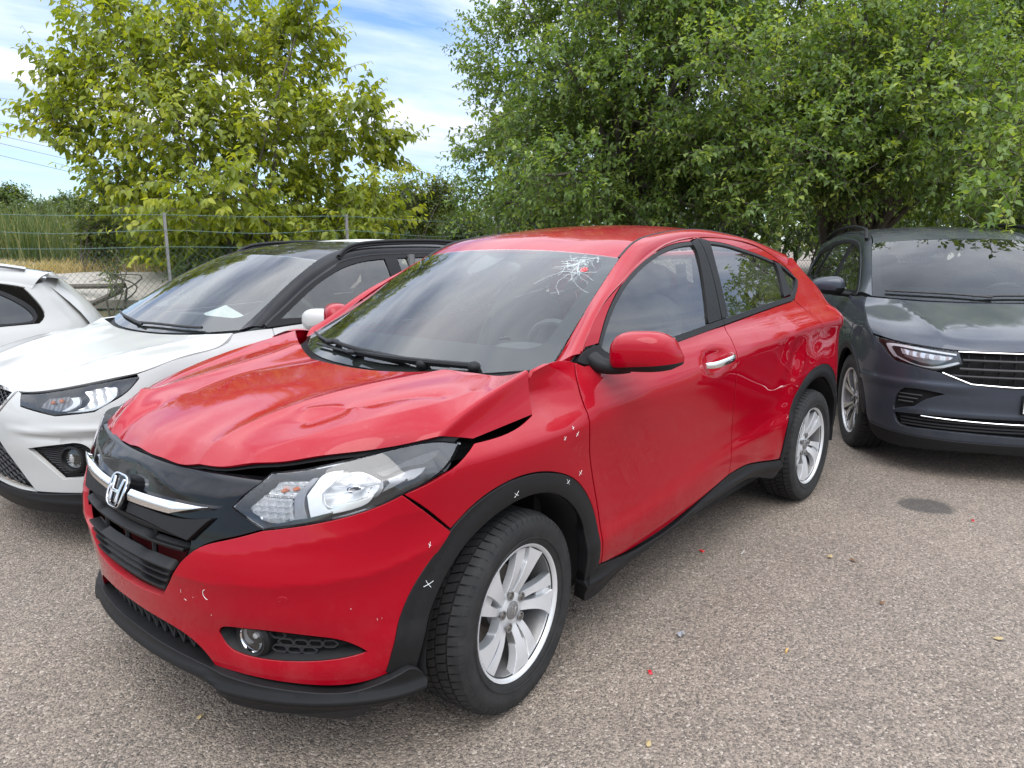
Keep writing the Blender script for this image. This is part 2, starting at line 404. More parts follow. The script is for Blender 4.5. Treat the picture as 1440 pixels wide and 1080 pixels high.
def patch(name, outer, fn, mat, parent=None, holes=(), h=.03, thick=.012, gap=.0026, bev=.0015, out=(0, -1, 0), kind=None, aspect=1.):
    """sheet cut from the surface fn(u,v) along an outline, with a rolled edge of its own"""
    loops = []
    for k, L in enumerate((outer,)+tuple(holes)):
        L = np.asarray(L, float)
        if (area(L) > 0) != (k == 0): L = L[::-1]
        loops.append(inset(L, gap))                      # hole loops run clockwise: the same inset widens the hole
    ins = [inset(L, bev) for L in loops]
    lo = ins[0].min(0); hi = ins[0].max(0)
    gx = np.arange(lo[0]+h/2, hi[0], h); gy = np.arange(lo[1]+h*aspect/2, hi[1], h*aspect)
    G = np.stack(np.meshgrid(gx, gy), -1).reshape(-1, 2)
    if len(G):
        ok = inside(G, ins[0])
        for L in ins[1:]: ok &= ~inside(G, L)
        G = G[ok]
        if len(G): G = G[np.min([seg_dist(G, L) for L in ins], axis=0) > h*.4*min(1, aspect)]
    pts = np.concatenate(ins+[G]) if len(G) else np.concatenate(ins)
    ed = []; b = 0
    for L in ins:
        n = len(L); ed += [(b+i, b+(i+1) % n) for i in range(n)]; b += n
    rv, re, rf, ov, oe, of = delaunay_2d_cdt([Vector(q) for q in pts], ed, [], 0, 1e-7)
    UV = np.array([(q[0], q[1]) for q in rv]); F = np.array([f for f in rf if len(f) == 3])
    ce = UV[F].mean(1); ok = inside(ce, ins[0])
    for L in ins[1:]: ok &= ~inside(ce, L)
    F = F[ok]
    mp_ = {}
    for i, l in enumerate(ov):
        for q in l: mp_[q] = i
    def PN(uv):
        e = 2e-4; u, v = uv[:, 0], uv[:, 1]
        P = fn(u, v); N = np.cross(fn(u+e, v)-fn(u-e, v), fn(u, v+e)-fn(u, v-e))
        N /= np.linalg.norm(N, axis=1, keepdims=True)+1e-15
        return P, N
    P, N = PN(UV)
    s = 1 if (N @ np.asarray(out, float)).mean() > 0 else -1
    N = N*s
    fn_ = np.cross(P[F[:, 1]]-P[F[:, 0]], P[F[:, 2]]-P[F[:, 0]])
    fl = (fn_*N[F[:, 0]]).sum(1) < 0
    F[fl] = F[fl][:, ::-1]
    V = [P]; faces = [tuple(f) for f in F]; nor = list(N[F.ravel()])
    base = len(P); o0 = 0
    if thick > 0:
        for L, I in zip(loops, ins):
            n = len(L); id0 = [mp_.get(o0+i) for i in range(n)]; o0 += n
            if any(i is None for i in id0): continue
            Pr, Nr = PN(L); Nr = Nr*s
            T = Pr - P[id0]; T -= (T*Nr).sum(1, keepdims=True)*Nr
            if bev <= 0: T = np.cross(np.roll(Pr, -1, 0)-np.roll(Pr, 1, 0), Nr)
            T /= np.linalg.norm(T, axis=1, keepdims=True)+1e-12
            r1 = Pr - Nr*max(bev, 0); r2 = Pr - Nr*(thick+bev)
            V += [r1, r2]; a = base; b2 = base+n; base += 2*n
            for i in range(n):
                j = (i+1) % n
                q1 = (id0[i], id0[j], a+j, a+i); q2 = (a+i, a+j, b2+j, b2+i)
                c = np.cross(r1[j]-r1[i], r2[i]-r1[i])
                n1 = [Nr[i], Nr[j], T[j], T[i]]; n2 = [T[i], T[j], T[j], T[i]]
                if c @ (T[i]+T[j]) < 0: q1, q2, n1, n2 = q1[::-1], q2[::-1], n1[::-1], n2[::-1]
                faces += [q1, q2]; nor += n1+n2
    return mesh(name, np.concatenate(V), faces, mat, parent, True, nor, kind)
def both(name, outer, body, mat, parent, off=0., **k):
    """the same side panel on the car's left and right flank"""
    l = patch(name, outer, body.side(-1, off), mat, parent, out=(0, -1, 0), **k)
    r = patch(name, outer, body.side(1, off), mat, parent, out=(0, 1, 0), **k)
    return l, r
def sheet(name, fn, nu, nv, mat, parent=None, out=(0, 0, 1), thick=.0, us=None, vs=None, kind=None):
    """regular grid of fn over the unit square"""
    us = np.linspace(0, 1, nu) if us is None else us; vs = np.linspace(0, 1, nv) if vs is None else vs
    nu, nv = len(us), len(vs)
    U, Vv = np.meshgrid(us, vs, indexing='ij'); P = fn(U.ravel(), Vv.ravel())
    F = [(i*nv+j, (i+1)*nv+j, (i+1)*nv+j+1, i*nv+j+1) for i in range(nu-1) for j in range(nv-1)]
    G = P.reshape(nu, nv, 3); N = np.cross(np.gradient(G, axis=0), np.gradient(G, axis=1)).reshape(-1, 3)
    N /= np.linalg.norm(N, axis=1, keepdims=True)+1e-15
    if (N @ np.asarray(out, float)).mean() < 0: N = -N; F = [f[::-1] for f in F]
    V = P; nor = None
    if thick:
        ring = [i*nv for i in range(nu)]+[(nu-1)*nv+j for j in range(1, nv)]+[i*nv+nv-1 for i in range(nu-2, -1, -1)]+[j for j in range(nv-2, 0, -1)]
        b = len(P); V = np.r_[P, P[ring]-N[ring]*thick]; n = len(ring)
        nor = [N[i] for f in F for i in f]
        cen = P.mean(0)
        for k in range(n):
            j = (k+1) % n; q = (ring[k], ring[j], b+j, b+k)
            c = np.cross(V[q[1]]-V[q[0]], V[q[3]]-V[q[0]])
            if c @ (V[q[0]]-cen) < 0: q = q[::-1]; c = -c
            F.append(q); c = c/(np.linalg.norm(c)+1e-15); nor += [c]*4
    return mesh(name, V, F, mat, parent, True, nor, kind)

class MB:
    """gathers shapes into one mesh"""
    def __init__(s): s.V = []; s.F = []; s.n = 0
    def add(s, V, F):
        V = np.asarray(V, float).reshape(-1, 3); s.V.append(V); s.F += [tuple(int(i)+s.n for i in f) for f in F]; s.n += len(V); return s
    def box(s, c, d, rz=0., rot=None, taper=1.):
        x, y, z = np.array(d)/2.
        V = np.array([(-x, -y, -z), (x, -y, -z), (x, y, -z), (-x, y, -z), (-x*taper, -y*taper, z), (x*taper, -y*taper, z), (x*taper, y*taper, z), (-x*taper, y*taper, z)])
        M_ = rot if rot is not None else np.array([[math.cos(rz), -math.sin(rz), 0], [math.sin(rz), math.cos(rz), 0], [0, 0, 1]])
        return s.add(V @ np.asarray(M_).T + np.array(c), [(3, 2, 1, 0), (4, 5, 6, 7), (0, 1, 5, 4), (1, 2, 6, 5), (2, 3, 7, 6), (3, 0, 4, 7)])
    def tube(s, path, r, n=8, cap=True):
        P = np.array(path, float); m = len(P); rr = np.full(m, r) if np.isscalar(r) else np.asarray(r, float)
        T = np.gradient(P, axis=0); T /= np.linalg.norm(T, axis=1, keepdims=True)+1e-12
        up = np.array([0, 0, 1.]) if abs(T[0][2]) < .9 else np.array([1., 0, 0])
        V = []
        A = np.cross(T[0], up); A /= np.linalg.norm(A)
        for i in range(m):
            A = A-T[i]*(A @ T[i]); A /= np.linalg.norm(A)+1e-12; B = np.cross(T[i], A)
            for k in range(n):
                t = 2*math.pi*k/n; V.append(P[i]+rr[i]*(math.cos(t)*A+math.sin(t)*B))
        F = [(i*n+k, i*n+(k+1) % n, (i+1)*n+(k+1) % n, (i+1)*n+k) for i in range(m-1) for k in range(n)]
        if cap: F += [tuple(range(n))[::-1], tuple((m-1)*n+k for k in range(n))]
        return s.add(V, F)
    def lathe(s, prof, n=48, axis=1, c=(0, 0, 0), sweep=None):
        """prof: (radius, along axis)"""
        V = []; m = len(prof)
        for i in range(n):
            t = 2*math.pi*i/n; ct, st = math.cos(t), math.sin(t)
            for r, h_ in prof:
                V.append((r*ct, h_, r*st) if axis == 1 else (r*ct, r*st, h_) if axis == 2 else (h_, r*ct, r*st))
        F = [(i*m+k, ((i+1) % n)*m+k, ((i+1) % n)*m+k+1, i*m+k+1) for i in range(n) for k in range(m-1)]
        return s.add(np.array(V)+np.array(c), F)
    def ell(s, c, d, nu=20, nv=12, e1=1., e2=1., rot=None):
        """superellipsoid of half sizes d"""
        u = np.linspace(0, 2*math.pi, nu, endpoint=False); v = np.linspace(-math.pi/2, math.pi/2, nv)
        p_ = lambda a, e: np.sign(a)*np.abs(a)**e
        V = [(p_(np.cos(b), e1)*p_(np.cos(a), e2), p_(np.cos(b), e1)*p_(np.sin(a), e2), p_(np.sin(b), e1)) for b in v for a in u]
        V = np.array(V)*np.array(d)
        if rot is not None: V = V @ np.asarray(rot).T
        F = [(i*nu+k, i*nu+(k+1) % nu, (i+1)*nu+(k+1) % nu, (i+1)*nu+k) for i in range(nv-1) for k in range(nu)]
        return s.add(V+np.array(c), F)
    def build(s, name, mat, parent=None, smooth=True, sharp=35, kind=None, fix=True):
        V = np.concatenate(s.V)
        o = mesh(name, V, s.F, mat, parent, smooth, None, kind)
        if fix:
            b = bmesh.new(); b.from_mesh(o.data); bmesh.ops.remove_doubles(b, verts=b.verts, dist=1e-5); bmesh.ops.recalc_face_normals(b, faces=b.faces); b.to_mesh(o.data); b.free()
        if smooth and sharp: o.data.set_sharp_from_angle(angle=R(sharp))
        return o
def rotm(rx=0, ry=0, rz=0):
    return np.array(Matrix.Rotation(rz, 3, 'Z') @ Matrix.Rotation(ry, 3, 'Y') @ Matrix.Rotation(rx, 3, 'X'))
def bevel(o, w=.004, n=2):
    m = o.modifiers.new('bevel', 'BEVEL'); m.width = w; m.segments = n; m.limit_method = 'ANGLE'; m.angle_limit = R(40)
    return o
def polyprism(name, pts, y0, y1, mat, parent=None, axes='xz', bv=0.):
    """flat outline extruded between two offsets"""
    P = np.array(pts, float); n = len(P)
    def mk(h_):
        return [(a, h_, b) if axes == 'xz' else (h_, a, b) if axes == 'yz' else (a, b, h_) for a, b in P]
    m = MB(); m.add(mk(y0)+mk(y1), [tuple(range(n)), tuple(range(2*n-1, n-1, -1))]+[(i, i+n, (i+1) % n+n, (i+1) % n) for i in range(n)])
    o = m.build(name, mat, parent, True, 30)
    if bv: bevel(o, bv)
    return o
def copy_tree(o, parent=None):
    c = o.copy(); COL.objects.link(c)
    if parent is not None: c.parent = parent
    for ch in list(o.children): copy_tree(ch, c)
    return c

# ---------------------------------------------------------------- wheels
def make_tyre(name, Rt, Rr, w, parent, blocks=68, seed=1):
    """carcass with sidewalls plus real tread blocks; axle along y, outer face at -y"""
    m = MB(); hw = w/2
    prof = [(Rr-.012, hw*.78), (Rr+.004, hw*.90), (Rr+.02, hw*.965), (Rr+.05, hw*1.02), ((Rr+Rt)/2+.015, hw*1.03), (Rt-.03, hw*.99), (Rt-.014, hw*.93), (Rt-.010, hw*.84), (Rt-.009, hw*.4), (Rt-.009, 0)]
    prof = prof + [(r, -y) for r, y in prof[-2::-1]]
    m.lathe(prof, 96)
    # thin moulded rings on the sidewall
    for rr in (Rr+.028, Rt-.036):
        for s_ in (-1,):
            y = s_*hw*1.022 if rr < Rt-.05 else s_*hw*1.0
            m.lathe([(rr-.002, y), (rr-.001, y+s_*.0018), (rr+.001, y+s_*.0018), (rr+.002, y)], 96)
    rn = random.Random(seed)
    def block(t0, t1, y0, y1, sk0, sk1, edge=0.):
        V = []
        for t, y, sk in ((t0, y0, sk0), (t1, y0, sk0), (t1, y1, sk1), (t0, y1, sk1)):
            for r in (Rt-.012, Rt):
                rr = r-(edge if abs(y) > hw*.8 else 0)
                V.append((rr*math.cos(t+sk), y, rr*math.sin(t+sk)))
        m.add(V, [(1, 3, 5, 7), (0, 2, 3, 1), (2, 4, 5, 3), (4, 6, 7, 5), (6, 0, 1, 7)])
    for i in range(blocks):
        t = 2*math.pi*i/blocks; d = 2*math.pi/blocks
        for s_ in (-1, 1):
            block(t, t+d*.80, s_*hw*.62, s_*hw*.92, 0, s_*d*.18, .012)
            # shoulder lug running down the sidewall
            V = []
            for tt in (t+d*.02, t+d*.78):
                for r, y in ((Rt-.012, hw*.92), (Rt-.018, hw*.965), (Rt-.033, hw*1.003), (Rt-.034, hw*.97), (Rt-.016, hw*.90)):
                    V.append((r*math.cos(tt+s_*d*.18), s_*y, r*math.sin(tt+s_*d*.18)))
            m.add(V, [(0, 1, 6, 5), (1, 2, 7, 6), (0, 4, 3, 2, 1), (5, 6, 7, 8, 9), (2, 3, 8, 7)])
            block(t+d*.3, t+d*1.12, s_*hw*.20, s_*hw*.54, 0, s_*d*.5)
        block(t, t+d*.86, -hw*.13, hw*.13, -d*.25, d*.25)
    return m.build('tyre', 'rubber', parent, True, 30)
def make_wheel(name, Rt, Rr, w, style, parent=None):
    """wheel with rim, spokes, cap, nuts, disc and tyre; axle along y, outer face at -y"""
    hw = w/2; yo = -hw*.86
    m = MB()
    m.lathe([(Rr-.010, yo+.014), (Rr-.007, yo+.002), (Rr-.002, yo-.005), (Rr+.004, yo-.007), (Rr+.008, yo+.002), (Rr+.004, yo+.016)], 96)
    wh = m.build(name, 'alloy', parent, True, 40)
    make_tyre('tyre', Rt, Rr, w, wh)
    m = MB(); m.lathe([(Rr-.009, yo+.012), (Rr-.016, yo+.03), (Rr-.026, yo+.07), (Rr-.030, hw*.7), (Rr+.004, hw*.86)], 72); m.build('rim_barrel', 'alloy_dark', wh)
    ri = Rr-.006
    def face(off=0., dish=.034, lip=.003):
        def f(u, v):   # u: radius, v: angle
            u = np.asarray(u); v = np.asarray(v)
            k = np.clip((u-.04)/(ri-.04), 0, 1)
            y = yo + lip + dish*(1-k)**1.1 - .010*np.sin(k*math.pi) - off
            return np.stack([u*np.cos(v), y, u*np.sin(v)], -1)
        return f
    if style == 'five_twin':
        for i in range(5):
            t0 = 2*math.pi*i/5+math.pi/2+.08
            # broad blade that sweeps one way and a slimmer one that leans the other way
            A = [(.040, t0-.70), (.070, t0-.44), (.11, t0-.38), (.160, t0-.41), (ri, t0-.50)]
            B = [(ri, t0-.07), (.165, t0-.075), (.12, t0-.060), (.08, t0-.01), (.040, t0+.1)]
            patch('spoke', loop(A, B, step=.012), face(), 'alloy', wh, h=.014, thick=.028, gap=0, bev=.004, aspect=5)
            A = [(.040, t0-.1), (.075, t0+.12), (.12, t0+.10), (.165, t0+.045), (ri, t0+.0)]
            B = [(ri, t0+.24), (.165, t0+.275), (.12, t0+.34), (.08, t0+.44), (.040, t0+.64)]
            patch('spoke', loop(A, B, step=.012), face(-.006), 'alloy', wh, h=.014, thick=.024, gap=0, bev=.004, aspect=5)
            # web between the two at the rim
            patch('spoke_web', loop([(.135, t0-.08), (ri, t0-.10)], [(ri, t0+.03), (.135, t0+.09)], step=.012), face(-.016), 'alloy', wh, h=.014, thick=.01, gap=0, bev=.002, aspect=5)
    else:
        for i in range(5):
            t0 = 2*math.pi*i/5+math.pi/2
            for k, s_ in enumerate((-1, 1)):
                A = [(.035, t0+s_*.02), (.09, t0+s_*.045), (.16, t0+s_*.10), (ri, t0+s_*.13)]
                B = [(ri, t0+s_*.36), (.16, t0+s_*.30), (.09, t0+s_*.27), (.035, t0+s_*.55)]
                patch('spoke', loop(A, B, step=.012), face(-.003*k), 'satin_metal', wh, h=.014, thick=.026, gap=0, bev=.005, aspect=5)
    yh = yo+.003+.034
    m = MB(); m.lathe([(.0, yh-.010), (.052, yh-.009), (.062, yh-.003), (.066, yh+.01), (.066, yh+.05)], 40); m.build('hub', 'alloy', wh)
    for i in range(5):
        t = 2*math.pi*i/5+math.pi/2+.55; c = (.056*math.cos(t), 0, .056*math.sin(t))
        m = MB(); m.lathe([(.016, yh-.014), (.0155, yh-.0165), (.0115, yh-.0165), (.0112, yh-.004)], 16, c=c); m.build('nut_pocket', 'alloy_dark', wh)
        m = MB(); m.lathe([(0, yh-.017), (.006, yh-.0165), (.009, yh-.0145), (.009, yh-.002)], 6, c=c); m.build('wheel_nut', 'steel', wh)
    m = MB(); m.lathe([(0, yh-.0165), (.026, yh-.016), (.0295, yh-.0135), (.031, yh-.006)], 32); cap = m.build('hub_cap', 'alloy_dark' if style == 'five_twin' else 'gloss_black', wh)
    m = MB(); m.lathe([(0, hw*.10), (.135, hw*.10), (.136, hw*.16), (0, hw*.16)], 48); m.lathe([(0, hw*-.1), (.075, hw*-.1), (.08, hw*.1)], 32); m.build('brake_disc', 'steel', wh)
    m = MB(); m.box((.125, hw*.12, .05), (.07, .07, .16), rot=rotm(0, -.35, 0)); m.build('brake_caliper', 'lamp_dark', wh)
    m = MB(); m.lathe([(.0, hw*.45), (Rr-.03, hw*.45)], 48); m.build('backing_plate', 'void', wh)
    return wh, cap, yh
def letter_h(parent, c, w, hh, fn, mat='chrome', d=.003):
    """the H emblem: two uprights that flare outward at the top, joined by a low bar; fn maps (u,v) to 3D"""
    q = lambda u, v: (c[0]+u*w, c[1]+v*hh)
    for s_ in (-1, 1):
        L = loop([q(s_*.47, .5), q(s_*.36, -.02), q(s_*.34, -.5)], [q(s_*.34, -.5), q(s_*.16, -.5)], [q(s_*.16, -.5), q(s_*.20, -.02), q(s_*.30, .5)], [q(s_*.30, .5), q(s_*.47, .5)], step=w*.1)
        patch('emblem_upright', L, fn, mat, parent, h=w*.2, thick=d, gap=0, bev=w*.02, out=(-1, 0, 0))
    L = loop([q(-.22, .05), q(.22, .05)], [q(.22, .05), q(.22, -.09)], [q(.22, -.09), q(-.22, -.09)], [q(-.22, -.09), q(-.22, .05)], step=w*.1)
    patch('emblem_bar', L, fn, mat, parent, h=w*.2, thick=d, gap=0, bev=w*.02, out=(-1, 0, 0))
# ---------------------------------------------------------------- ground
g = NT('asphalt')
co = g.co()
vor = g.n('ShaderNodeTexVoronoi', {'Scale': 130., 'Vector': co, 'Randomness': 1.}, feature='F1')
vor2 = g.n('ShaderNodeTexVoronoi', {'Scale': 310., 'Vector': co}, feature='F1')
vc = g.n('ShaderNodeSeparateColor', {0: vor.outputs['Color']}).outputs[0]
vc2 = g.n('ShaderNodeSeparateColor', {0: vor2.outputs['Color']}).outputs[1]
stone = g.ramp(vc, 0., 1., (.042, .036, .031), (.375, .308, .246))
fine = g.ramp(vc2, .1, 1., (.046, .040, .035), (.325, .270, .218))
c = g.mix(.45, stone, fine)
big = g.noise(.55, 5, .6).outputs['Fac']; mid = g.noise(3.2, 5, .65).outputs['Fac']
c = g.mix(g.ramp(big, .35, .7), c, g.mix(1., c, (1.25, 1.21, 1.16), 'MULTIPLY'))
c = g.mix(g.math('MULTIPLY', g.ramp(mid, .45, .75), .5), c, g.mix(1., c, (.72, .70, .69), 'MULTIPLY'))
c = g.mix(g.math('MULTIPLY', g.ramp(vc, .955, .965), .3), c, (.60, .55, .48))
# dried oil drip with its own outline
geo = g.n('ShaderNodeVectorMath', {0: co, 1: (2.945, -1.437, 0)}, operation='SUBTRACT')
gs = g.n('ShaderNodeSeparateXYZ', {0: geo.outputs[0]})
rx = g.math('ADD', g.math('MULTIPLY', gs.outputs[0], .76), g.math('MULTIPLY', gs.outputs[1], -.65))
ry = g.math('ADD', g.math('MULTIPLY', gs.outputs[0], .65), g.math('MULTIPLY', gs.outputs[1], .76))
dd = g.math('SQRT', g.math('ADD', g.math('POWER', g.math("MULTIPLY", ry, 6.3), 2.), g.math('POWER', g.math("MULTIPLY", rx, 6.3), 2.)))
dd = g.math('ADD', dd, g.math('MULTIPLY', g.math('SUBTRACT', mid, .5), .9))
c = g.mix(g.math('MULTIPLY', g.ramp(dd, .75, 1.0, (1, 1, 1), (0, 0, 0)), .72), c, (.035, .033, .031))
hgt = g.math('ADD', g.math('MULTIPLY', vor.outputs['Distance'], -1.), g.math('MULTIPLY', vor2.outputs['Distance'], -.45))
MAT['asphalt'] = g.pbr(Base_Color=c, Roughness=.82, Normal=g.bump(hgt, .9, .006))
def flat(name, pts, z, mat, nx=1):
    return mesh(name, [(a, b, z) for a, b in pts], [tuple(range(len(pts)))], mat, None, False, kind='structure')
flat('asphalt_ground', [(-600, -600), (600, -600), (600, 600), (-600, 600)], 0, 'asphalt')
# ---------------------------------------------------------------- the red car
car = thing('parked_car', 'red hatchback SUV with crumpled bonnet and cracked windscreen', 'car')
B = RED
SF = [(.40, 1.09), (.377, 1.045), (.363, .97), (.360, .865), (.385, .73), (.426, .589), (.455, .45), (.473, .335)]
SBF = [(.473, .335), (.64, .312), (.80, .312), (.994, .325), (1.3, .375), (1.535, .415)]
SBR = [(1.535, .415), (1.70, .418), (1.821, .405), (2.0, .375), (2.15, .352)]
SM = [(1.573, 1.116), (1.525, 1.0), (1.528, .85), (1.545, .65), (1.545, .546), (1.535, .415)]
SR_ = [(2.50, 1.172), (2.575, 1.115), (2.60, 1.04), (2.585, .94), (2.555, .80)]
ARF = [(-.50, .34), (-.485, .43), (-.45, .54), (-.385, .635), (-.304, .711), (-.197, .765), (-.058, .793), (.076, .786), (.198, .752), (.300, .696), (.384, .60), (.428, .49), (.448, .335)]
AIF = [(-.425, .29), (-.408, .42), (-.358, .54), (-.265, .640), (-.140, .695), (-.007, .718), (.115, .708), (.210, .668), (.286, .604), (.342, .509), (.375, .30)]
ARR = [(2.15, .352), (2.175, .45), (2.215, .57), (2.31, .695), (2.43, .762), (2.555, .798), (2.69, .800), (2.822, .768), (2.95, .68), (3.03, .55), (3.07, .36)]
AIR = [(2.215, .30), (2.228, .43), (2.27, .55), (2.369, .655), (2.48, .712), (2.61, .732), (2.73, .716), (2.85, .65), (2.94, .55), (2.985, .42), (3.0, .30)]
BELT = [(.44, 1.073), (.56, 1.064), (.8, 1.068), (1.117, 1.086), (1.573, 1.116), (2.1, 1.150), (2.40, 1.168), (2.50, 1.180), (2.581, 1.217), (2.640, 1.250), (2.674, 1.276)]
DF = [(.44, 1.11), (.468, 1.128), (.564, 1.206), (.72, 1.285), (.870, 1.342), (1.136, 1.434), (1.388, 1.495), (1.681, 1.518), (2.038, 1.510), (2.362, 1.457), (2.52, 1.395), (2.62, 1.330), (2.674, 1.276)]
def cut(C, x0, x1, step=.02):
    """piece of a curve between two x stations"""
    q = crv(C, step); k = (q[:, 0] >= x0-1e-6) & (q[:, 0] <= x1+1e-6)
    f = lambda x: np.array([x, np.interp(x, q[:, 0], q[:, 1])])
    return np.vstack([f(x0), q[k], f(x1)])
def shift(C, dx, dz): return np.asarray(C)+np.array([dx, dz])
PL = 'black_plastic'
# --- flanks
fender_o = loop([(-.17, .930), (-.05, .930), (.05, .940), (.125, .955)], [(.125, .955), (.150, 1.02), (.175, 1.085)], [(.175, 1.085), (.30, 1.108), (.40, 1.09)],
                SF, [(.473, .335), (.448, .335)], rev(ARF[4:]), [(-.304, .711), (-.376, .784), (-.448, .846)], [(-.448, .846), (-.31, .884), (-.17, .930)])
both('front_wing', fender_o, B, 'red_paint', car, h=.025)
door_o = loop(SF, SBF, rev(SM), rev(cut(BELT, .44, 1.573)), [(.44, 1.073), (.40, 1.09)])
HND = [(1.372+.135*math.cos(t)*1., .985+.052*math.sin(t)+.06*.135*math.cos(t)) for t in np.linspace(0, 2*math.pi, 28, endpoint=False)]
def side_fn(off=0., sgn=-1):
    # skin with the hand recess behind the handle pressed in
    base = B.side(sgn, off)
    def f(u, v):
        P = base(u, v); u = np.asarray(u); v = np.asarray(v)
        r = ((u-1.332)/.125)**2+((v-.983-.06*(u-1.332))/.05)**2
        P = P.copy(); P[..., 1] -= sgn*.026*np.exp(-(r**2)*1.3)
        return P
    return f
door_l = patch('front_door', door_o, side_fn(), 'red_paint', car, h=.02, out=(0, -1, 0))
door_r = patch('front_door', door_o, side_fn(0, 1), 'red_paint', car, h=.03, out=(0, 1, 0))
rdoor_o = loop(SM, SBR, ARR[:6], rev(SR_), rev(cut(BELT, 1.573, 2.50)))
rdoor_l, rdoor_r = both('rear_door', rdoor_o, B, 'red_paint', car, h=.02)
quarter_o = loop(rev(ARR[5:]), rev(SR_), cut(BELT, 2.50, 2.674), [(2.674, 1.276), (2.62, 1.330), (2.585, 1.355)], [(2.585, 1.355), (2.66, 1.40), (2.75, 1.405)],
                 [(2.75, 1.405), (2.85, 1.30), (3.02, 1.17), (3.16, 1.08)], [(3.16, 1.08), (3.30, .95), (3.36, .75), (3.38, .5), (3.34, .36)], [(3.34, .36), (3.07, .36)])
both('rear_quarter', quarter_o, B, 'red_paint', car, h=.025)
# --- lower cladding and arch lips
sill_o = loop([(.375, .30), (.448, .335), (.473, .335)], SBF, SBR, [(2.15, .352), (2.215, .30)], [(2.215, .30), (2.15, .255), (2.05, .265), (1.766, .335), (1.383, .325), (.784, .270), (.62, .235), (.50, .205), (.40, .205)], [(.40, .205), (.375, .30)])
def sill_fn(sgn):
    base = B.side(sgn, .006)
    def f(u, v):
        P = base(u, v).copy(); u = np.asarray(u); v = np.asarray(v)
        mid = np.interp(u, [.4, .8, 1.4, 1.8, 2.2], [.27, .292, .352, .37, .31])
        P[..., 1] += sgn*(.016*np.exp(-((v-mid)/.022)**2))
        return P
    return f
patch('sill_cladding', sill_o, sill_fn(-1), PL, car, h=.018, thick=.05, out=(0, -1, 0))
patch('sill_cladding', sill_o, sill_fn(1), PL, car, h=.03, thick=.05, out=(0, 1, 0))
def arch_fn(cx, sgn, ro, ri_):
    base = B.side(sgn, .004)
    def f(u, v):
        P = base(u, v).copy(); u = np.asarray(u); v = np.asarray(v)
        r = np.hypot(u-cx, v-.335); k = np.clip((r-ri_)/(ro-ri_), 0, 1)
        P[..., 1] += sgn*(.013*np.cos(k*math.pi/2) - .008*(1-k)**3)
        return P
    return f
archf_o = loop(ARF, [(.448, .335), (.375, .30)], rev(AIF), [(-.425, .29), (-.50, .34)])
archr_o = loop(ARR, [(3.07, .36), (3.0, .30)], rev(AIR), [(2.215, .30), (2.15, .352)])
for s_ in (-1, 1):
    patch('wheel_arch_trim', archf_o, arch_fn(0, s_, .46, .385), PL, car, h=.011, thick=.035, gap=.0005, bev=.003, out=(0, s_, 0))
    patch('wheel_arch_trim', archr_o, arch_fn(2.61, s_, .46, .40), PL, car, h=.011, thick=.035, gap=.0005, bev=.003, out=(0, s_, 0))
    for cx, yc in ((0, .60), (2.61, .60)):
        q = MB(); t = np.linspace(-.15, math.pi+.15, 25)
        V = [(cx+.40*math.cos(a), s_*y, .335+.395*math.sin(a)) for a in t for y in (.865, .80, .42)]
        q.add(V, [(i*3+k, (i+1)*3+k, (i+1)*3+k+1, i*3+k+1) for i in range(24) for k in (0, 1)])
        V = [(cx+.40*math.cos(a), s_*.42, .335+.395*math.sin(a)) for a in t]+[(cx, s_*.42, .335)]
        q.add(V, [(i, i+1, 25) for i in range(24)])
        q.build('wheel_arch_liner', 'void', car)
# --- window surrounds
belt_hi = shift(BELT, 0, .026)
for s_ in (-1, 1):
    o_ = (0, s_, 0); sd = B.side(s_, .005); seal_fn = B.side(s_, .001)
    L = loop(cut(BELT, .50, 1.578), [(1.578, 1.117), (1.572, 1.143)], rev(cut(belt_hi, .50, 1.572)), [(.50, 1.09), (.50, 1.066)])
    patch('belt_moulding', L, sd, PL, car, h=.02, thick=.015, gap=.001, out=o_)
    bq = shift(BELT, -.012, .028)[-5:]
    L = loop(cut(BELT, 1.578, 2.50), BELT[7:], [BELT[-1], (2.652, 1.292)], [(2.652, 1.292), (2.625, 1.268), (2.565, 1.232), (2.49, 1.203)], rev(cut(belt_hi, 1.572, 2.49)), [(1.572, 1.143), (1.578, 1.117)])
    patch('belt_moulding', L, sd, PL, car, h=.02, thick=.015, gap=.001, out=o_)
GF = [(.575, 1.118), (.64, 1.178), (.735, 1.245), (.87, 1.318), (1.051, 1.388), (1.269, 1.446), (1.444, 1.474), (1.588, 1.482)]
GB = [(1.588, 1.482), (1.594, 1.44), (1.424, 1.131)]
front_glass = loop(GF, GB, rev(cut(belt_hi, .62, 1.424)), [(.62, 1.092), (.575, 1.118)])
GR = [(1.776, 1.487), (1.93, 1.475), (2.087, 1.450), (2.28, 1.415), (2.44, 1.378)]
rear_glass = loop(GR, [(2.44, 1.378), (2.455, 1.35), (2.37, 1.194)], rev(cut(belt_hi, 1.645, 2.37)), [(1.645, 1.147), (1.705, 1.30), (1.776, 1.487)])
quart_glass = loop([(2.515, 1.362), (2.58, 1.325), (2.648, 1.285)], [(2.648, 1.285), (2.56, 1.23), (2.50, 1.208)], [(2.50, 1.208), (2.515, 1.362)])
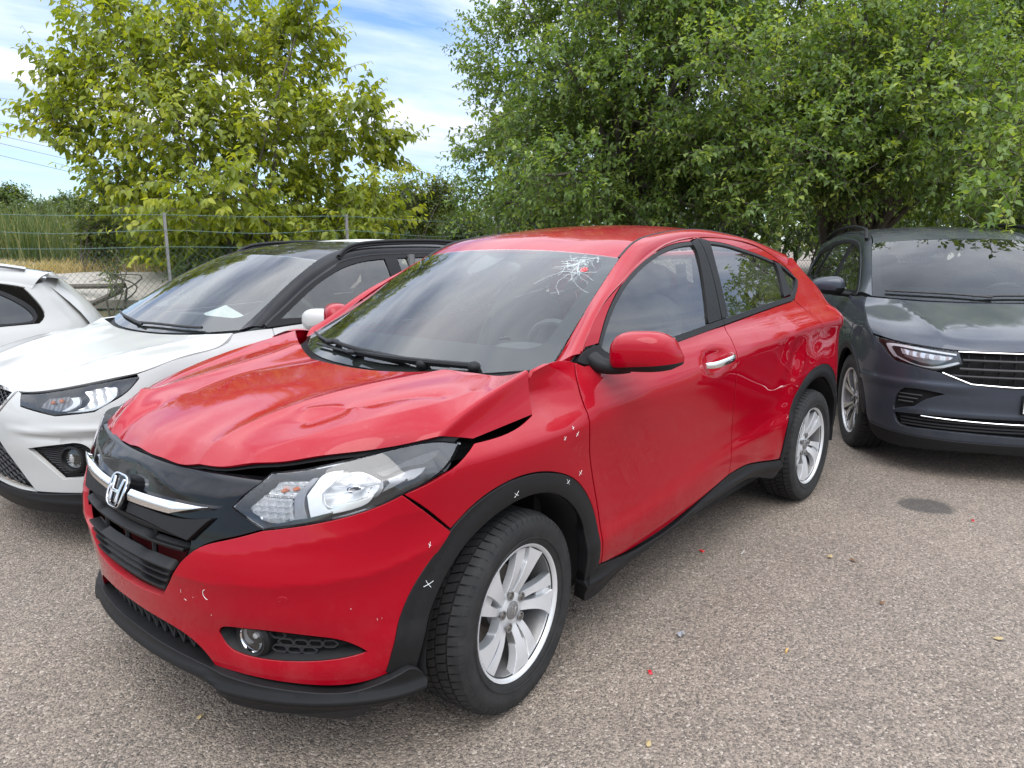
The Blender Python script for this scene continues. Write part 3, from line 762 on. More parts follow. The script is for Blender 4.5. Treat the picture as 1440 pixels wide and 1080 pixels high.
for s_ in (-1, 1):
    o_ = (0, s_, 0)
    dl, rl = (door_l, rdoor_l) if s_ < 0 else (door_r, rdoor_r)
    gf = B.side(s_, -.006)
    patch('window_pane', front_glass, gf, 'side_glass', dl, h=.05, thick=.004, gap=-.012, out=o_)
    patch('window_pane', rear_glass, gf, 'privacy_glass', rl, h=.05, thick=.004, gap=-.012, out=o_)
    patch('quarter_window', quart_glass, gf, 'privacy_glass', car, h=.05, thick=.004, gap=-.004, out=o_)
    # painted frame of the front door, seals
    L = loop(cut(DF, .468, 1.66), [(1.66, 1.516), (1.588, 1.500)], rev(shift(GF, -.006, .016)), [(.569, 1.134), (.468, 1.128)])
    patch('window_frame', L, B.side(s_, 0), 'red_paint', dl, h=.02, out=o_, thick=.02)
    L = loop(shift(GF, -.006, .016), [(1.588, 1.500), (1.588, 1.482)], rev(GF), [(.575, 1.118), (.569, 1.134)])
    patch('window_seal', L, B.side(s_, .002), 'seal', dl, h=.02, out=o_, thick=.02, gap=.0, bev=.001)
    gro = shift(GR, 0, .014)
    L = loop(cut(DF, 1.672, 2.585), [(2.585, 1.354), (2.56, 1.352), (2.52, 1.376), (2.45, 1.394)], rev(gro), [(1.776, 1.501), (1.672, 1.517)])
    patch('window_frame', L, B.side(s_, 0), 'red_paint', rl, h=.02, out=o_, thick=.02)
    L = loop(gro, [(2.44, 1.392), (2.44, 1.378)], rev(GR), [(1.776, 1.487), (1.776, 1.501)])
    patch('window_seal', L, B.side(s_, .002), 'seal', rl, h=.02, out=o_, thick=.02, gap=0, bev=.001)
    # pillar covers between and behind the doors
    L = loop([(1.588, 1.500), (1.674, 1.517)], [(1.674, 1.517), (1.675, 1.42), (1.568, 1.14)], [(1.568, 1.14), (1.424, 1.131)], rev(GB), [(1.588, 1.482), (1.588, 1.500)])
    patch('pillar_cover', L, B.side(s_, .004), PL, dl, h=.03, thick=.015, out=o_)
    L = loop([(1.674, 1.517), (1.776, 1.501), (1.776, 1.487)], [(1.776, 1.487), (1.705, 1.30), (1.645, 1.147)], [(1.645, 1.147), (1.572, 1.141)], [(1.572, 1.141), (1.675, 1.42), (1.674, 1.517)])
    patch('pillar_cover', L, B.side(s_, .004), PL, rl, h=.03, thick=.015, out=o_)
    L = loop([(2.44, 1.392), (2.515, 1.375)], [(2.515, 1.375), (2.515, 1.362), (2.50, 1.208)], [(2.50, 1.208), (2.37, 1.194)], [(2.37, 1.194), (2.455, 1.35), (2.44, 1.392)])
    patch('pillar_cover', L, B.side(s_, .004), PL, rl, h=.03, thick=.015, out=o_)
    L = loop([(2.515, 1.378), (2.60, 1.334), (2.672, 1.278)], [(2.672, 1.278), (2.648, 1.285)], [(2.648, 1.285), (2.58, 1.325), (2.515, 1.362)], [(2.515, 1.362), (2.515, 1.378)])
    patch('window_seal', L, B.side(s_, .003), PL, car, h=.02, out=o_, thick=.02, gap=0, bev=.001)
    # black sail the mirror arm grows from
    L = loop([(.40, 1.088), (.452, 1.118), (.569, 1.134)], [(.569, 1.134), (.575, 1.118), (.62, 1.092)], [(.62, 1.092), (.56, 1.066), (.44, 1.072)], [(.44, 1.072), (.40, 1.088)])
    patch('mirror_sail', L, B.side(s_, .006), PL, dl, h=.02, thick=.03, out=o_)
# --- screen pillars and cant rails (a band from the screen edge / roof gutter to the door frame)
EDGE = np.array([(.330, .735, 1.070), (.394, .716, 1.095), (.60, .672, 1.225), (.82, .624, 1.350), (.985, .588, 1.436), (1.112, .570, 1.492), (1.266, .552, 1.524), (1.5, .540, 1.548), (1.78, .532, 1.558), (2.08, .540, 1.538), (2.40, .562, 1.496), (2.62, .580, 1.452), (2.74, .588, 1.425)])
DD_ = [(.452, 1.112), (.478, 1.136), (.66, 1.257), (.86, 1.339), (1.02, 1.397), (1.136, 1.434), (1.30, 1.478), (1.52, 1.510), (1.78, 1.520), (2.06, 1.508), (2.362, 1.459), (2.55, 1.380), (2.60, 1.352)]
rows = []
for (ex, ey, ez), (dx, dz) in zip(EDGE, DD_):
    e = np.array([ex, -ey, ez]); d = np.array([dx, -float(B.S(dx, dz)), dz]); n = np.array([-.25, -.6, .75]); n /= np.linalg.norm(n)
    L_ = np.linalg.norm(d-e)
    rows.append([e, e*.66+d*.34+n*L_*.13, e*.33+d*.67+n*L_*.14, d])
tt = np.r_[0, np.cumsum(np.linalg.norm(np.diff(EDGE, axis=0), axis=1))]; tt /= tt[-1]
rail = grid_fn(rows, tt)
def mirf(fn): return lambda u, v: fn(u, v)*np.array([1, -1, 1])
sheet('roof_rail', rail, 70, 10, 'red_paint', car, out=(0, -1, .5), thick=.02)
sheet('roof_rail', mirf(rail), 70, 10, 'red_paint', car, out=(0, 1, .5), thick=.02)
# --- roof
RX = EDGE[4:]; rr = []
crown = [.030, .032, .034, .034, .034, .036, .040, .040, .038]
for (ex, ey, ez), k in zip(RX, crown):
    bow = -.055 if ex < 1.0 else (-.03 if ex < 1.2 else 0)
    rr.append([(ex+bow*(1-(y/1.)**2), y*(ey-.012), ez-.004+k*(1-abs(y)**2.4)) for y in (-1, -.8, -.5, 0, .5, .8, 1)])
ru = np.r_[0, np.cumsum(np.diff(RX[:, 0]))]; ru /= ru[-1]
roof_fn = grid_fn(rr, ru, [0, .1, .25, .5, .75, .9, 1])
def roof_d(u, v):
    P = roof_fn(u, v).copy(); w = np.exp(-((np.asarray(v)-.30)/.16)**2-((np.asarray(u)-.08)/.10)**2)
    P[..., 2] -= .010*w; return P
sheet('roof', roof_d, 60, 50, 'red_paint', car, thick=.01)
for s_ in (-1, 1):
    q = MB(); q.tube([(x, s_*(y-.006), z-.003) for x, y, z in crv(EDGE[4:], .05)], .0075, 6); q.build('roof_gutter_strip', 'seal', car)
q = MB(); q.ell((2.35, .02, 1.548), (.06, .016, .034), 14, 8); q.build('antenna', 'red_paint', car)
# --- screen
TOP = [(.985, .588, 1.436)]
def screen_pts():
    rows = []
    for f in (0, .35, .7, 1.0):
        e = [np.interp(f, [0, .12, .45, .78, 1], EDGE[:5, k]) for k in range(3)]
        c = np.array([.085+f*(.935-.085), 0, 1.030+f*(1.470-1.030)+.045*4*f*(1-f)*.5])
        row = []
        for y in (-1, -.7, -.35, 0, .35, .7, 1):
            k = abs(y)**2.3
            row.append((c[0]*(1-k)+e[0]*k, y*(e[1]-.003), c[2]*(1-k)+e[2]*k))
        rows.append(row)
    return rows
SCREEN = grid_fn(screen_pts(), [0, .35, .7, 1.0], [0, .15, .325, .5, .675, .85, 1])
def scr(off): 
    def f(u, v):
        e = 1e-3; u = np.asarray(u, float); v = np.asarray(v, float)
        P = SCREEN(u, v); n = np.cross(SCREEN(np.clip(u+e, 0, 1), v)-SCREEN(np.clip(u-e, 0, 1), v), SCREEN(u, np.clip(v+e, 0, 1))-SCREEN(u, np.clip(v-e, 0, 1)))
        n /= np.linalg.norm(n, axis=-1, keepdims=True)+1e-12
        n *= np.where(n[..., 2:3] < 0, -1, 1)
        return P+off*n
    return f
screen = sheet('windscreen', scr(0), 40, 50, 'windscreen', car, out=(-1, 0, 1))
ring_o = loop([(0, 0), (0, 1)], [(0, 1), (.998, 1)], [(.998, 1), (.998, 0)], [(.998, 0), (0, 0)], step=.03)
def rrect(u0, u1, v0, v1, r, rv=None):
    rv = rv or r; L = []
    for cu, cv, a0 in ((u1-r, v1-rv, 0), (u0+r, v1-rv, 90), (u0+r, v0+rv, 180), (u1-r, v0+rv, 270)):
        for k in range(8):
            a = R(a0+k*90/7); L.append((cu+r*math.cos(a), cv+rv*math.sin(a)))
    return np.array(L)
ring_i = rrect(.175, .965, .045, .955, .07, .05)
patch('screen_border', ring_o, scr(-.0025), 'seal', screen, holes=(ring_i,), h=.03, thick=0, gap=0, bev=0, out=(-1, 0, 1))
# --- bonnet: pushed up at the nose, folded
HF = [(-.600, .665, .852), (-.690, .45, .868), (-.735, .20, .872), (-.755, -.05, .880), (-.722, -.30, .881), (-.632, -.525, .914), (-.460, -.708, .949), (-.256, -.800, .958), (-.140, -.812, .930)]
HR_ = [(.258, .715, 1.106), (.150, .52, 1.066), (.020, .22, 1.050), (-.015, 0., 1.050), (-.010, -.20, 1.050), (.070, -.42, 1.056), (.118, -.60, 1.064), (.155, -.778, 1.088), (.128, -.818, .956)]
def _ins(L):
    a = [np.array(q) for q in L]; return a[:7]+[a[6]*.12+a[7]*.88, a[7], a[7]*.88+a[8]*.12, a[7]*.5+a[8]*.5+np.array([0, .004, 0]), a[8]]
HF, HR_ = _ins(HF), _ins(HR_)                 # extra stations keep the shoulder of the flank crisp
bulge = pchip([0, .05, .14, .34, .55, .76, 1], [0, .026, .046, .058, .050, .028, 0])
hf = np.array([0, .05, .12, .25, .45, .65, .85, 1]); hw_ = [1, 1, .95, .9, .85, .8, .6, .30, .26, .20, .1, .0]
HC = [[np.array(a)*(1-f)+np.array(b)*f+np.array([0, 0, float(bulge(f))*k]) for a, b, k in zip(HF, HR_, hw_)] for f in hf]
hv = np.r_[0, np.cumsum(np.linalg.norm(np.diff(np.array(HC[3]), axis=0), axis=1))]; hv /= hv[-1]
hood_s = grid_fn(HC, hf, hv)
FOLDS = [  # polyline in plan, height, half width of each crease
    ([(-.73, -.29), (-.58, -.30), (-.42, -.33), (-.25, -.37), (-.05, -.44), (.07, -.47)], .014, .060),
    ([(-.46, -.46), (-.36, -.50), (-.24, -.56), (-.13, -.66)], -.010, .035),
    ([(-.42, -.40), (-.37, -.46), (-.35, -.54)], .007, .022),
    ([(-.60, .50), (-.35, .40), (-.10, .42), (.12, .50)], .011, .045),
    ([(-.45, .28), (-.20, .30), (.02, .26)], -.007, .06),
    ([(-.50, .60), (-.25, .58), (.05, .62)], -.008, .030),
    ([(-.70, .36), (-.62, .40), (-.52, .52)], .020, .028),
    ([(-.74, .26), (-.66, .30), (-.58, .30)], -.012, .028),
    ([(-.64, -.47), (-.50, -.58), (-.30, -.68), (-.05, -.72)], .006, .05)]
def hood_fn(u, v):
    P = hood_s(u, v).copy(); q = P[..., :2].reshape(-1, 2); dz = np.zeros(len(q))
    for pl, h_, w_ in FOLDS:
        c = crv(pl, .03); A = c[:-1]; D = np.diff(c, axis=0); l2 = (D*D).sum(1)
        t = ((q[:, None]-A)*D).sum(2)/l2; tc_ = np.clip(t, 0, 1)
        d = np.sqrt((((q[:, None]-A)-tc_[..., None]*D)**2).sum(2)).min(1)
        dz += 1.2*h_*(np.exp(-np.sqrt((d/w_)**2+.002)+.045))
    fade = np.minimum(1, np.asarray(v).reshape(-1)*14)*np.minimum(1, (1-np.asarray(v).reshape(-1))*9)
    dz *= fade*np.minimum(1, .35+np.asarray(u).reshape(-1)*8)
    dz += .0012*np.sin(q[:, 0]*11+q[:, 1]*5)*np.sin(q[:, 1]*9-q[:, 0]*6)*fade
    # rippled torn leading edge
    uu = np.asarray(u).reshape(-1); dz += np.exp(-uu*30)*(.0035*np.sin(q[:, 1]*13+1)+.002*np.sin(q[:, 1]*37))*fade
    P[..., 2] += dz.reshape(P.shape[:-1])
    return P
us = np.concatenate([np.linspace(0, .15, 22)[:-1], np.linspace(.15, 1, 110)])
bonnet = sheet('bonnet', hood_fn, 0, 0, 'red_paint', car, thick=.007, us=us, vs=np.concatenate([np.linspace(0, .8, 170)[:-1], np.linspace(.8, 1, 70)]))
# inner skin under the torn nose
def under(u, v):
    P = hood_fn(np.asarray(u)*.5+.01, .04+.92*np.asarray(v)).copy(); P[..., 2] -= .022; return P
sheet('bonnet_liner', under, 14, 40, 'void', bonnet, out=(0, 0, -1))
# --- scuttle, wipers
def cowl(u, v):
    u = np.asarray(u, float); v = np.asarray(v, float)
    a = SCREEN(np.full_like(v, .02), v); b = hood_s(np.full_like(v, .97), 1-v)*1.0
    b = b+np.array([-.015, 0, -.035]); P = a*(1-u[..., None])+b*u[..., None]
    P[..., 2] -= .028*np.sin(u*math.pi)+.006; return P
scut = sheet('scuttle_panel', cowl, 12, 40, PL, car)
def on_scr(u, v, off): return scr(off)(np.array([u]), np.array([v]))[0]
for k, (pts, piv) in enumerate((([(.075, .93), (.085, .75), (.082, .55), (.055, .36)], (.035, .30)), ([(.045, .80), (.055, .60), (.045, .40), (.025, .22)], (.02, .16)))):
    q = MB(); path = crv([on_scr(u, v, .016) for u, v in pts], .02)
    q.tube(path, .006, 6)
    for i in range(len(path)-1):
        d = path[i+1]-path[i]
    q.build('wiper_blade', 'seal', car)
    q = MB(); p2 = crv([on_scr(piv[0], piv[1], .02), on_scr((piv[0]+pts[1][0])/2, (piv[1]+pts[1][1])/2+.02, .034), on_scr(pts[1][0], pts[1][1]-.03, .028)], .02)
    q.tube(p2, np.linspace(.013, .008, len(p2)), 8); q.ell(on_scr(pts[1][0], pts[1][1]-.03, .022), (.03, .035, .012), 12, 8); q.ell(on_scr(piv[0], piv[1], .015), (.025, .025, .022), 12, 8)
    q.build('wiper_arm', PL, car)
# --- nose
FR = B.front
HL_B = [(-.703, .759), (-.857, .779), (-1.073, .812), (-1.231, .846)]          # lower edge of the lamp
HL_T = [(-1.722, .936), (-1.531, .955), (-1.148, .949), (-.796, .913), (-.662, .899)]
HL_I = [(-.662, .899), (-.60, .852), (-.556, .804)]
HL_C = [(-.556, .804), (-.703, .759)]
HL_R = [(-1.231, .846), (-1.43, .882), (-1.722, .936)]
GR_S = [(-.703, .759), (-.58, .725), (-.479, .694), (-.40, .640)]                # cheek of the grille
GR_S2 = [(-.40, .640), (-.33, .57), (-.262, .508)]
GR_B = [(-.262, .508), (-.13, .499), (0, .497)]
LOW = [(-1.262, .352), (-1.139, .322), (-1.012, .307), (-.828, .310), (-.624, .317), (-.470, .322)]
LOW2 = [(-.470, .322), (-.429, .360), (-.325, .400), (-.14, .414), (0, .416)]
ARA = [(-1.528, .708), (-1.41, .627), (-1.325, .53), (-1.275, .42), (-1.262, .352)]
half = [[(-1.231, .846), (-1.377, .784), (-1.528, .708)], ARA, LOW, LOW2]
top = [HL_B[::-1], GR_S, GR_S2, GR_B]
segs = [*top] + [rev(mirx(s)) for s in reversed(top)] + [mirx(half[0])] + [mirx(s) for s in half[1:]] + [rev(s) for s in reversed(half[1:])] + [rev(half[0])]
bump_o = loop(*segs, step=.025)
FOG = [(-.512, .440), (-.53, .456), (-.60, .466), (-.733, .470), (-.90, .460), (-.999, .445), (-1.085, .410)]
FOG2 = [(-1.085, .410), (-.993, .396), (-.80, .384), (-.613, .384), (-.536, .404), (-.512, .440)]
fog_o = loop(FOG, FOG2, step=.02)
def bump_off(a, z):
    # fog-lamp brow: a soft ledge round the opening, and a hollow that runs forward of it
    a = np.abs(a); q = np.exp(-((a-.78)/.34)**2-((z-.425)/.052)**2)
    c1 = np.interp(a, [0, .5, .9, 1.15, 1.3, 1.55], [.60, .600, .622, .640, .662, .70]); c2 = np.interp(a, [0, .6, .85, 1.1, 1.22, 1.5], [.68, .689, .728, .758, .79, .79])
    e1 = np.sqrt((z-c1)**2+.004**2); e2 = np.sqrt((z-c2)**2+.004**2)
    return -.018*q + .008*np.exp(-e1/.035) + .003*np.exp(-e2/.025)
bumper = patch('front_bumper', bump_o, FR(bump_off), 'red_paint', car, holes=(fog_o, fog_o*np.array([-1, 1])), h=.012, out=(-1, 0, 0), thick=.02)
# fog-lamp bezels
def ring2(L, d): return inset(L if area(L) > 0 else L[::-1], d)
for s_ in (1, -1):
    fo = fog_o*np.array([s_, 1])
    lc = (-.628*s_, .427)
    def bez(a, z, lc=lc):
        d = np.hypot((a-lc[0])*.62, z-lc[1]); return -.020-.030*np.clip(1-((d-.036)/.05)**2, 0, 1)*(d < .09)-.02
    bz = patch('fog_bezel', fo, FR(lambda a, z: -.045+0*a), 'black_plastic', bumper, h=.02, out=(-1, 0, 0), gap=-.012, thick=0)
    # funnel wall
    P0 = FR(-.004)(fo[:, 0], fo[:, 1]); fi = ring2(fo, .014); fo2 = fo if area(fo) > 0 else fo[::-1]
    P0 = FR(-.010)(fo2[:, 0], fo2[:, 1]); P1 = FR(-.046)(fi[:, 0], fi[:, 1]); n = len(P0)
    q = MB(); q.add(np.r_[P0, P1], [(i, (i+1) % n, (i+1) % n+n, i+n) for i in range(n)]); q.build('fog_bezel', 'black_plastic', bumper, True, 60)
    # honeycomb bars
    q = MB()
    for r_ in range(3):
        zc = .404+.024*r_
        for k in range(5):
            a0 = .735+.058*k+(.029 if r_ % 2 else 0)
            hx = [(a0+.034*math.cos(R(t)), zc+.0135*math.sin(R(t))) for t in range(0, 361, 60)]
            if not inside(np.array([(-h_[0], h_[1]) for h_ in hx]), inset(fog_o if area(fog_o) > 0 else fog_o[::-1], .004)).all(): continue
            pth = FR(-.030)(np.array([-s_*h_[0] for h_ in hx]), np.array([h_[1] for h_ in hx])); q.tube(pth, .0035, 5, False)
    q.build('fog_mesh', 'grey_plastic', bumper)
    ctr = FR(-.035)(np.array([lc[0]]), np.array([lc[1]]))[0]
    fl = bpy.data.objects.new('fog_lamp', None); COL.objects.link(fl); fl.parent = car; fl.location = ctr; fl.rotation_euler = (0, 0, s_*.28)
    q = MB(); q.lathe([(.062, .02), (.060, -.006), (.050, -.016), (.042, -.010), (.040, .012)], 32, axis=0); q.build('bezel_ring', 'black_plastic', fl)
    q = MB(); q.lathe([(.0415, -.009), (.0395, -.013), (.0375, -.009)], 32, axis=0); q.build('chrome_ring', 'chrome', fl)
    q = MB(); q.lathe([(0, .03), (.015, .026), (.03, .012), (.039, .0)], 32, axis=0); q.lathe([(0, .0), (.008, .002), (.010, .02)], 12, axis=0); q.build('reflector', 'lamp_silver', fl)
    q = MB(); q.lathe([(0, -.014), (.02, -.0125), (.038, -.008)], 32, axis=0); q.build('lens', 'lamp_lens', fl)
# parking sensors, bumper-beam gaps
for a_, z_ in ((-.80, .575), (.80, .575), (-1.33, .56)):
    c = FR(bump_off)(np.array([a_]), np.array([z_]))[0]
    t = np.linspace(0, 2*math.pi, 20, endpoint=False)
    patch('parking_sensor', np.c_[a_+.019*np.cos(t), z_+.011*np.sin(t)], FR(lambda a, z: bump_off(a, z)+.0012), 'red_paint', bumper, h=.01, thick=.002, gap=0, bev=.0008, out=(-1, 0, 0))
# central lower intake, lip, undertray
it = loop(LOW2, rev(mirx(LOW2)), [(.470, .322), (0, .325), (-.470, .322)], step=.03)
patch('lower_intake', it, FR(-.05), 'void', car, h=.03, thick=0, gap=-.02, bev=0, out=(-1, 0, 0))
q = MB()
for k in range(13):
    a0 = -.36+.06*k
    q.tube(FR(-.03)(np.array([a0-.03, a0, a0+.03]), np.array([.335, .385, .335])), .005, 5, False)
q.build('intake_mesh', 'grey_plastic', car)
def lip_off(a, z):
    a = np.abs(a); c = np.exp(-((a-.56)/.10)**2)*np.clip((z-.22)/.06, 0, 1)
    w = np.clip((a-.44)/.08, 0, 1)
    return .010 + .020*np.exp(-((z-(.298-.020*w))/.020)**2) + w*.012
LT = [(-1.262, .352), (-1.139, .322), (-1.012, .307), (-.828, .310), (-.624, .317), (-.520, .324), (-.470, .327)]
LT2 = [(-.470, .327), (-.30, .334), (0, .338)]
LB = [(0, .283), (-.25, .279), (-.42, .275)]
LB2 = [(-.42, .275), (-.47, .238), (-.60, .220), (-.92, .232), (-1.2, .247), (-1.33, .262), (-1.37, .30)]
LE = [(-1.37, .30), (-1.30, .345), (-1.262, .352)]
lip_o = loop(LT, LT2, rev(mirx(LT2)), rev(mirx(LT)), rev(mirx(LE)), rev(mirx(LB2)), rev(mirx(LB)), LB, LB2, LE, step=.025)
patch('bumper_lip', lip_o, FR(lip_off), 'black_plastic', car, h=.014, thick=.05, out=(-1, 0, 0), bev=.004, gap=0)
tray = loop([(-1.15, .245), (-.85, .240), (-.50, .235), (0, .275)], [(0, .275), (.50, .235), (.85, .240), (1.15, .245)], [(1.15, .245), (1.05, .155), (.6, .145)], [(.6, .145), (0, .19), (-.6, .145)], [(-.6, .145), (-1.05, .155), (-1.15, .245)], step=.03)
patch('undertray', tray, FR(lambda a, z: -.018+.25*(z-.25)), 'grey_plastic', car, h=.03, thick=.02, out=(-1, 0, 0))
# --- headlamps
def headlamp(s_):
    # the far lamp was knocked down a little by the blow
    FR = (lambda off=0.: B.front(off)) if s_ > 0 else (lambda off=0.: (lambda a, z: B.front(off)(a, np.asarray(z)-.075*np.clip((np.abs(np.asarray(a))-.62)/.45, 0, 1))))
    m_ = lambda L: [(s_*a, z) for a, z in L]
    lo = loop(m_(HL_I), m_(HL_C), m_(HL_B), m_(HL_R), m_(HL_T), step=.02)
    hl = patch('headlight', lo, FR(-.075), 'lamp_dark', car, h=.03, thick=0, gap=-.004, bev=0, out=(-1, 0, 0))
    lo2 = lo if area(lo) > 0 else lo[::-1]; n = len(lo2); i2 = inset(lo2, .004)
    q = MB(); q.add(np.r_[FR(-.001)(lo2[:, 0], lo2[:, 1]), FR(-.075)(i2[:, 0], i2[:, 1])], [(i, (i+1) % n, (i+1) % n+n, i+n) for i in range(n)]); q.build('housing_wall', 'lamp_dark', hl, True, 60)
    def part(nm, L, off, mat, **k):
        kw = dict(h=.012, thick=.012, gap=0, bev=.002, out=(-1, 0, 0)); kw.update(k)
        return patch(nm, loop(*[m_(x) for x in L], step=.012), FR(off), mat, hl, **kw)
    # faceted indicator cell
    def fac(a, z):
        u = np.abs(a)*95; w = z*150
        return -.052+.016*np.abs((u/3.1+np.floor(w/2.4)*.37) % 1-.5)+.010*((w/2.4) % 1)
    part('indicator_reflector', [[(-.585, .806), (-.697, .772), (-.790, .786)], [(-.790, .786), (-.752, .842), (-.800, .893)], [(-.800, .893), (-.672, .886)], [(-.672, .886), (-.625, .845), (-.585, .806)]], fac, 'lamp_silver', h=.0055, thick=.01)
    for a0, z0 in ((-.70, .862), (-.745, .868)):
        c = FR(-.038)(np.array([s_*a0]), np.array([z0]))[0]; q = MB(); q.ell(c, (.012, .008, .006), 10, 8); q.build('indicator_bulb', 'amber', hl)
    # dark divider and bright chevron
    part('divider', [[(-.756, .846), (-.806, .898), (-.838, .903)], [(-.838, .903), (-.798, .854), (-.845, .790)], [(-.845, .790), (-.794, .785)], [(-.794, .785), (-.756, .846)]], -.028, 'lamp_smoke')
    part('light_guide', [[(-.802, .852), (-.842, .904), (-.96, .924)], [(-.96, .924), (-.905, .897), (-.862, .856)], [(-.862, .856), (-.885, .825), (-.935, .806)], [(-.935, .806), (-.852, .792)], [(-.852, .792), (-.802, .852)]], -.030, 'lamp_white')
    part('lower_bezel', [[(-.935, .806), (-.89, .818), (-.93, .826), (-1.03, .834), (-1.10, .845)], [(-1.10, .845), (-1.085, .826), (-.935, .800)], [(-.935, .800), (-.935, .806)]], -.034, 'lamp_silver')
    # main reflector bowl with a bulb shield
    def bowl(a, z):
        d = ((np.abs(a)-.985)/.135)**2+((z-.864)/.050)**2
        return -.078+.048*np.clip(d, 0, 1.1)+.003*np.floor(((np.abs(a)-.985)*34+z*20) % 2)*(z < .862)
    part('main_reflector', [[(-.862, .856), (-.905, .897), (-.98, .917), (-1.06, .916), (-1.115, .893)], [(-1.115, .893), (-1.11, .858), (-1.09, .845)], [(-1.09, .845), (-1.0, .829), (-.91, .822), (-.862, .856)]], bowl, 'lamp_silver', h=.008)
    c = FR(-.052)(np.array([s_*-.99]), np.array([.872]))[0]
    q = MB(); q.ell(c, (.03, .022, .010), 14, 8); q.build('bulb_shield', 'chrome', hl)
    part('outer_reflector', [[(-1.150, .900), (-1.28, .918), (-1.42, .920)], [(-1.42, .920), (-1.32, .893), (-1.22, .868), (-1.135, .850)], [(-1.135, .850), (-1.160, .876), (-1.150, .900)]], -.032, 'lamp_smoke')
    part('outer_bezel', [[(-1.105, .915), (-1.35, .938), (-1.62, .945)], [(-1.62, .945), (-1.42, .924), (-1.28, .922), (-1.14, .904)], [(-1.14, .904), (-1.105, .915)]], -.024, 'lamp_dark')
    patch('lens', lo, FR(.001), 'lamp_lens', hl, h=.04, thick=.006, gap=.003, bev=.003, out=(-1, 0, 0))
    return hl
headlamp(1); headlamp(-1)
# --- grille
GT = [(-.662, .899), (-.40, .885), (-.20, .876), (0, .874)]
CB = [(-.40, .640), (-.42, .69), (-.36, .735), (-.20, .738), (0, .736)]           # where the gloss panel ends above the slats
gp = loop(GT, rev(mirx(GT)), mirx(HL_I), mirx(HL_C), mirx(GR_S), rev(mirx(CB))[::-1], rev(CB), rev(GR_S), rev(HL_C), rev(HL_I), step=.02)
def face_off(a, z):
    a_ = np.abs(a)
    # folded facets: a ridge that climbs from the emblem to the lamp, and a step down to the bar
    r = np.interp(a_, [0, .10, .30, .50, .70], [.85, .845, .815, .825, .86])
    k = np.interp(a_, [.22, .44], [0, 1])
    return -.010+.018*np.exp(-np.sqrt((z-r)**2+.006**2)/.03)*(1-.4*k) - .05*np.clip((z-.865)/.04, 0, 1)**2
gp = loop(GT, rev(mirx(GT)), mirx(HL_I), mirx(HL_C), mirx(GR_S), mirx(CB), rev(CB), rev(GR_S), rev(HL_C), rev(HL_I), step=.02)
grille = patch('grille_panel', gp, FR(face_off), 'gloss_black', car, h=.009, thick=.03, out=(-1, 0, 0))
for s_ in (1, -1):
    L = loop([(s_*a, z) for a, z in ((-.062, .782), (-.20, .785), (-.341, .790), (-.49, .795))], [(s_*-.49, .795), (s_*-.317, .755)], [(s_*a, z) for a, z in ((-.317, .755), (-.20, .752), (-.062, .748))], [(s_*-.062, .748), (s_*-.062, .782)], step=.02)
    def cbo(a, z):
        return .012+.012*np.exp(-((z-np.interp(np.abs(a), [0, .34, .49], [.765, .772, .793]))/.014)**2)
    patch('chrome_bar', L, FR(cbo), 'chrome', grille, h=.005, thick=.02, gap=0, bev=.002, out=(-1, 0, 0))
    L = loop([(s_*a, z) for a, z in ((-.05, .746), (-.20, .749), (-.36, .752), (-.50, .77))], [(s_*-.50, .77), (s_*-.42, .70)], [(s_*a, z) for a, z in ((-.42, .70), (-.20, .715), (-.05, .716))], [(s_*-.05, .716), (s_*-.05, .746)], step=.02)
    patch('grille_band', L, FR(.006), 'black_plastic', grille, h=.02, thick=.02, gap=0, bev=.003, out=(-1, 0, 0))
# emblem
EB = np.array([(math.copysign(abs(math.cos(t))**.55, math.cos(t))*(.064+.008*math.sin(t)), .762+math.copysign(abs(math.sin(t))**.55, math.sin(t))*.046) for t in np.linspace(0, 2*math.pi, 48, endpoint=False)])
EB[:, 0] += .02
plate = patch('emblem', EB, FR(.020), 'gloss_black', car, h=.012, thick=.03, gap=0, bev=.003, out=(-1, 0, 0))
inner = EB.copy(); inner[:, 0] = .02+(inner[:, 0]-.02)*.84; inner[:, 1] = .762+(inner[:, 1]-.762)*.88
patch('emblem_ring', EB, FR(.026), 'chrome', plate, holes=(inner,), h=.02, thick=.008, gap=0, bev=.002, out=(-1, 0, 0))
letter_h(plate, (.02, .762), .098, .070, FR(.027))
# recess and slats
rec = loop([(-.40, .640), (-.42, .70), (-.36, .742), (0, .742)], [(0, .742), (.36, .742), (.42, .70), (.40, .640)], mirx(GR_S2), rev(mirx(GR_B)), rev(GR_B), rev(GR_S2), step=.02)
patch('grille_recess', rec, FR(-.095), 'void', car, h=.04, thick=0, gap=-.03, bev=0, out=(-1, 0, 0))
L = loop([(-.34, .665), (.34, .665)], [(.34, .665), (.28, .565)], [(.28, .565), (-.28, .565)], [(-.28, .565), (-.34, .665)], step=.04)
patch('bumper_beam', L, FR(-.075), 'dark_red', car, h=.04, thick=.01, out=(-1, 0, 0))
def slat(z0, z1, aw, off=-.012, tilt=0., mat='black_plastic'):
    L = loop([(-aw, z1+tilt), (-aw*.5, z1), (0, z1-.002), (aw*.5, z1), (aw, z1-tilt)], [(aw, z1-tilt), (aw*.985, z0-tilt)], [(aw*.985, z0-tilt), (aw*.5, z0), (0, z0-.002), (-aw*.5, z0), (-aw*.985, z0+tilt)], [(-aw*.985, z0+tilt), (-aw, z1+tilt)], step=.03)
    def so(a, z): return off+.012*np.clip((z-z0)/(z1-z0), 0, 1)
    return patch('grille_slat', L, FR(so), mat, car, h=.03, thick=.03, gap=0, bev=.003, out=(-1, 0, 0))
slat(.697, .711, .425); slat(.660, .674, .405, tilt=.003)
slat(.588, .606, .335, -.010, -.004); slat(.566, .583, .318); slat(.542, .560, .300); slat(.511, .534, .278)
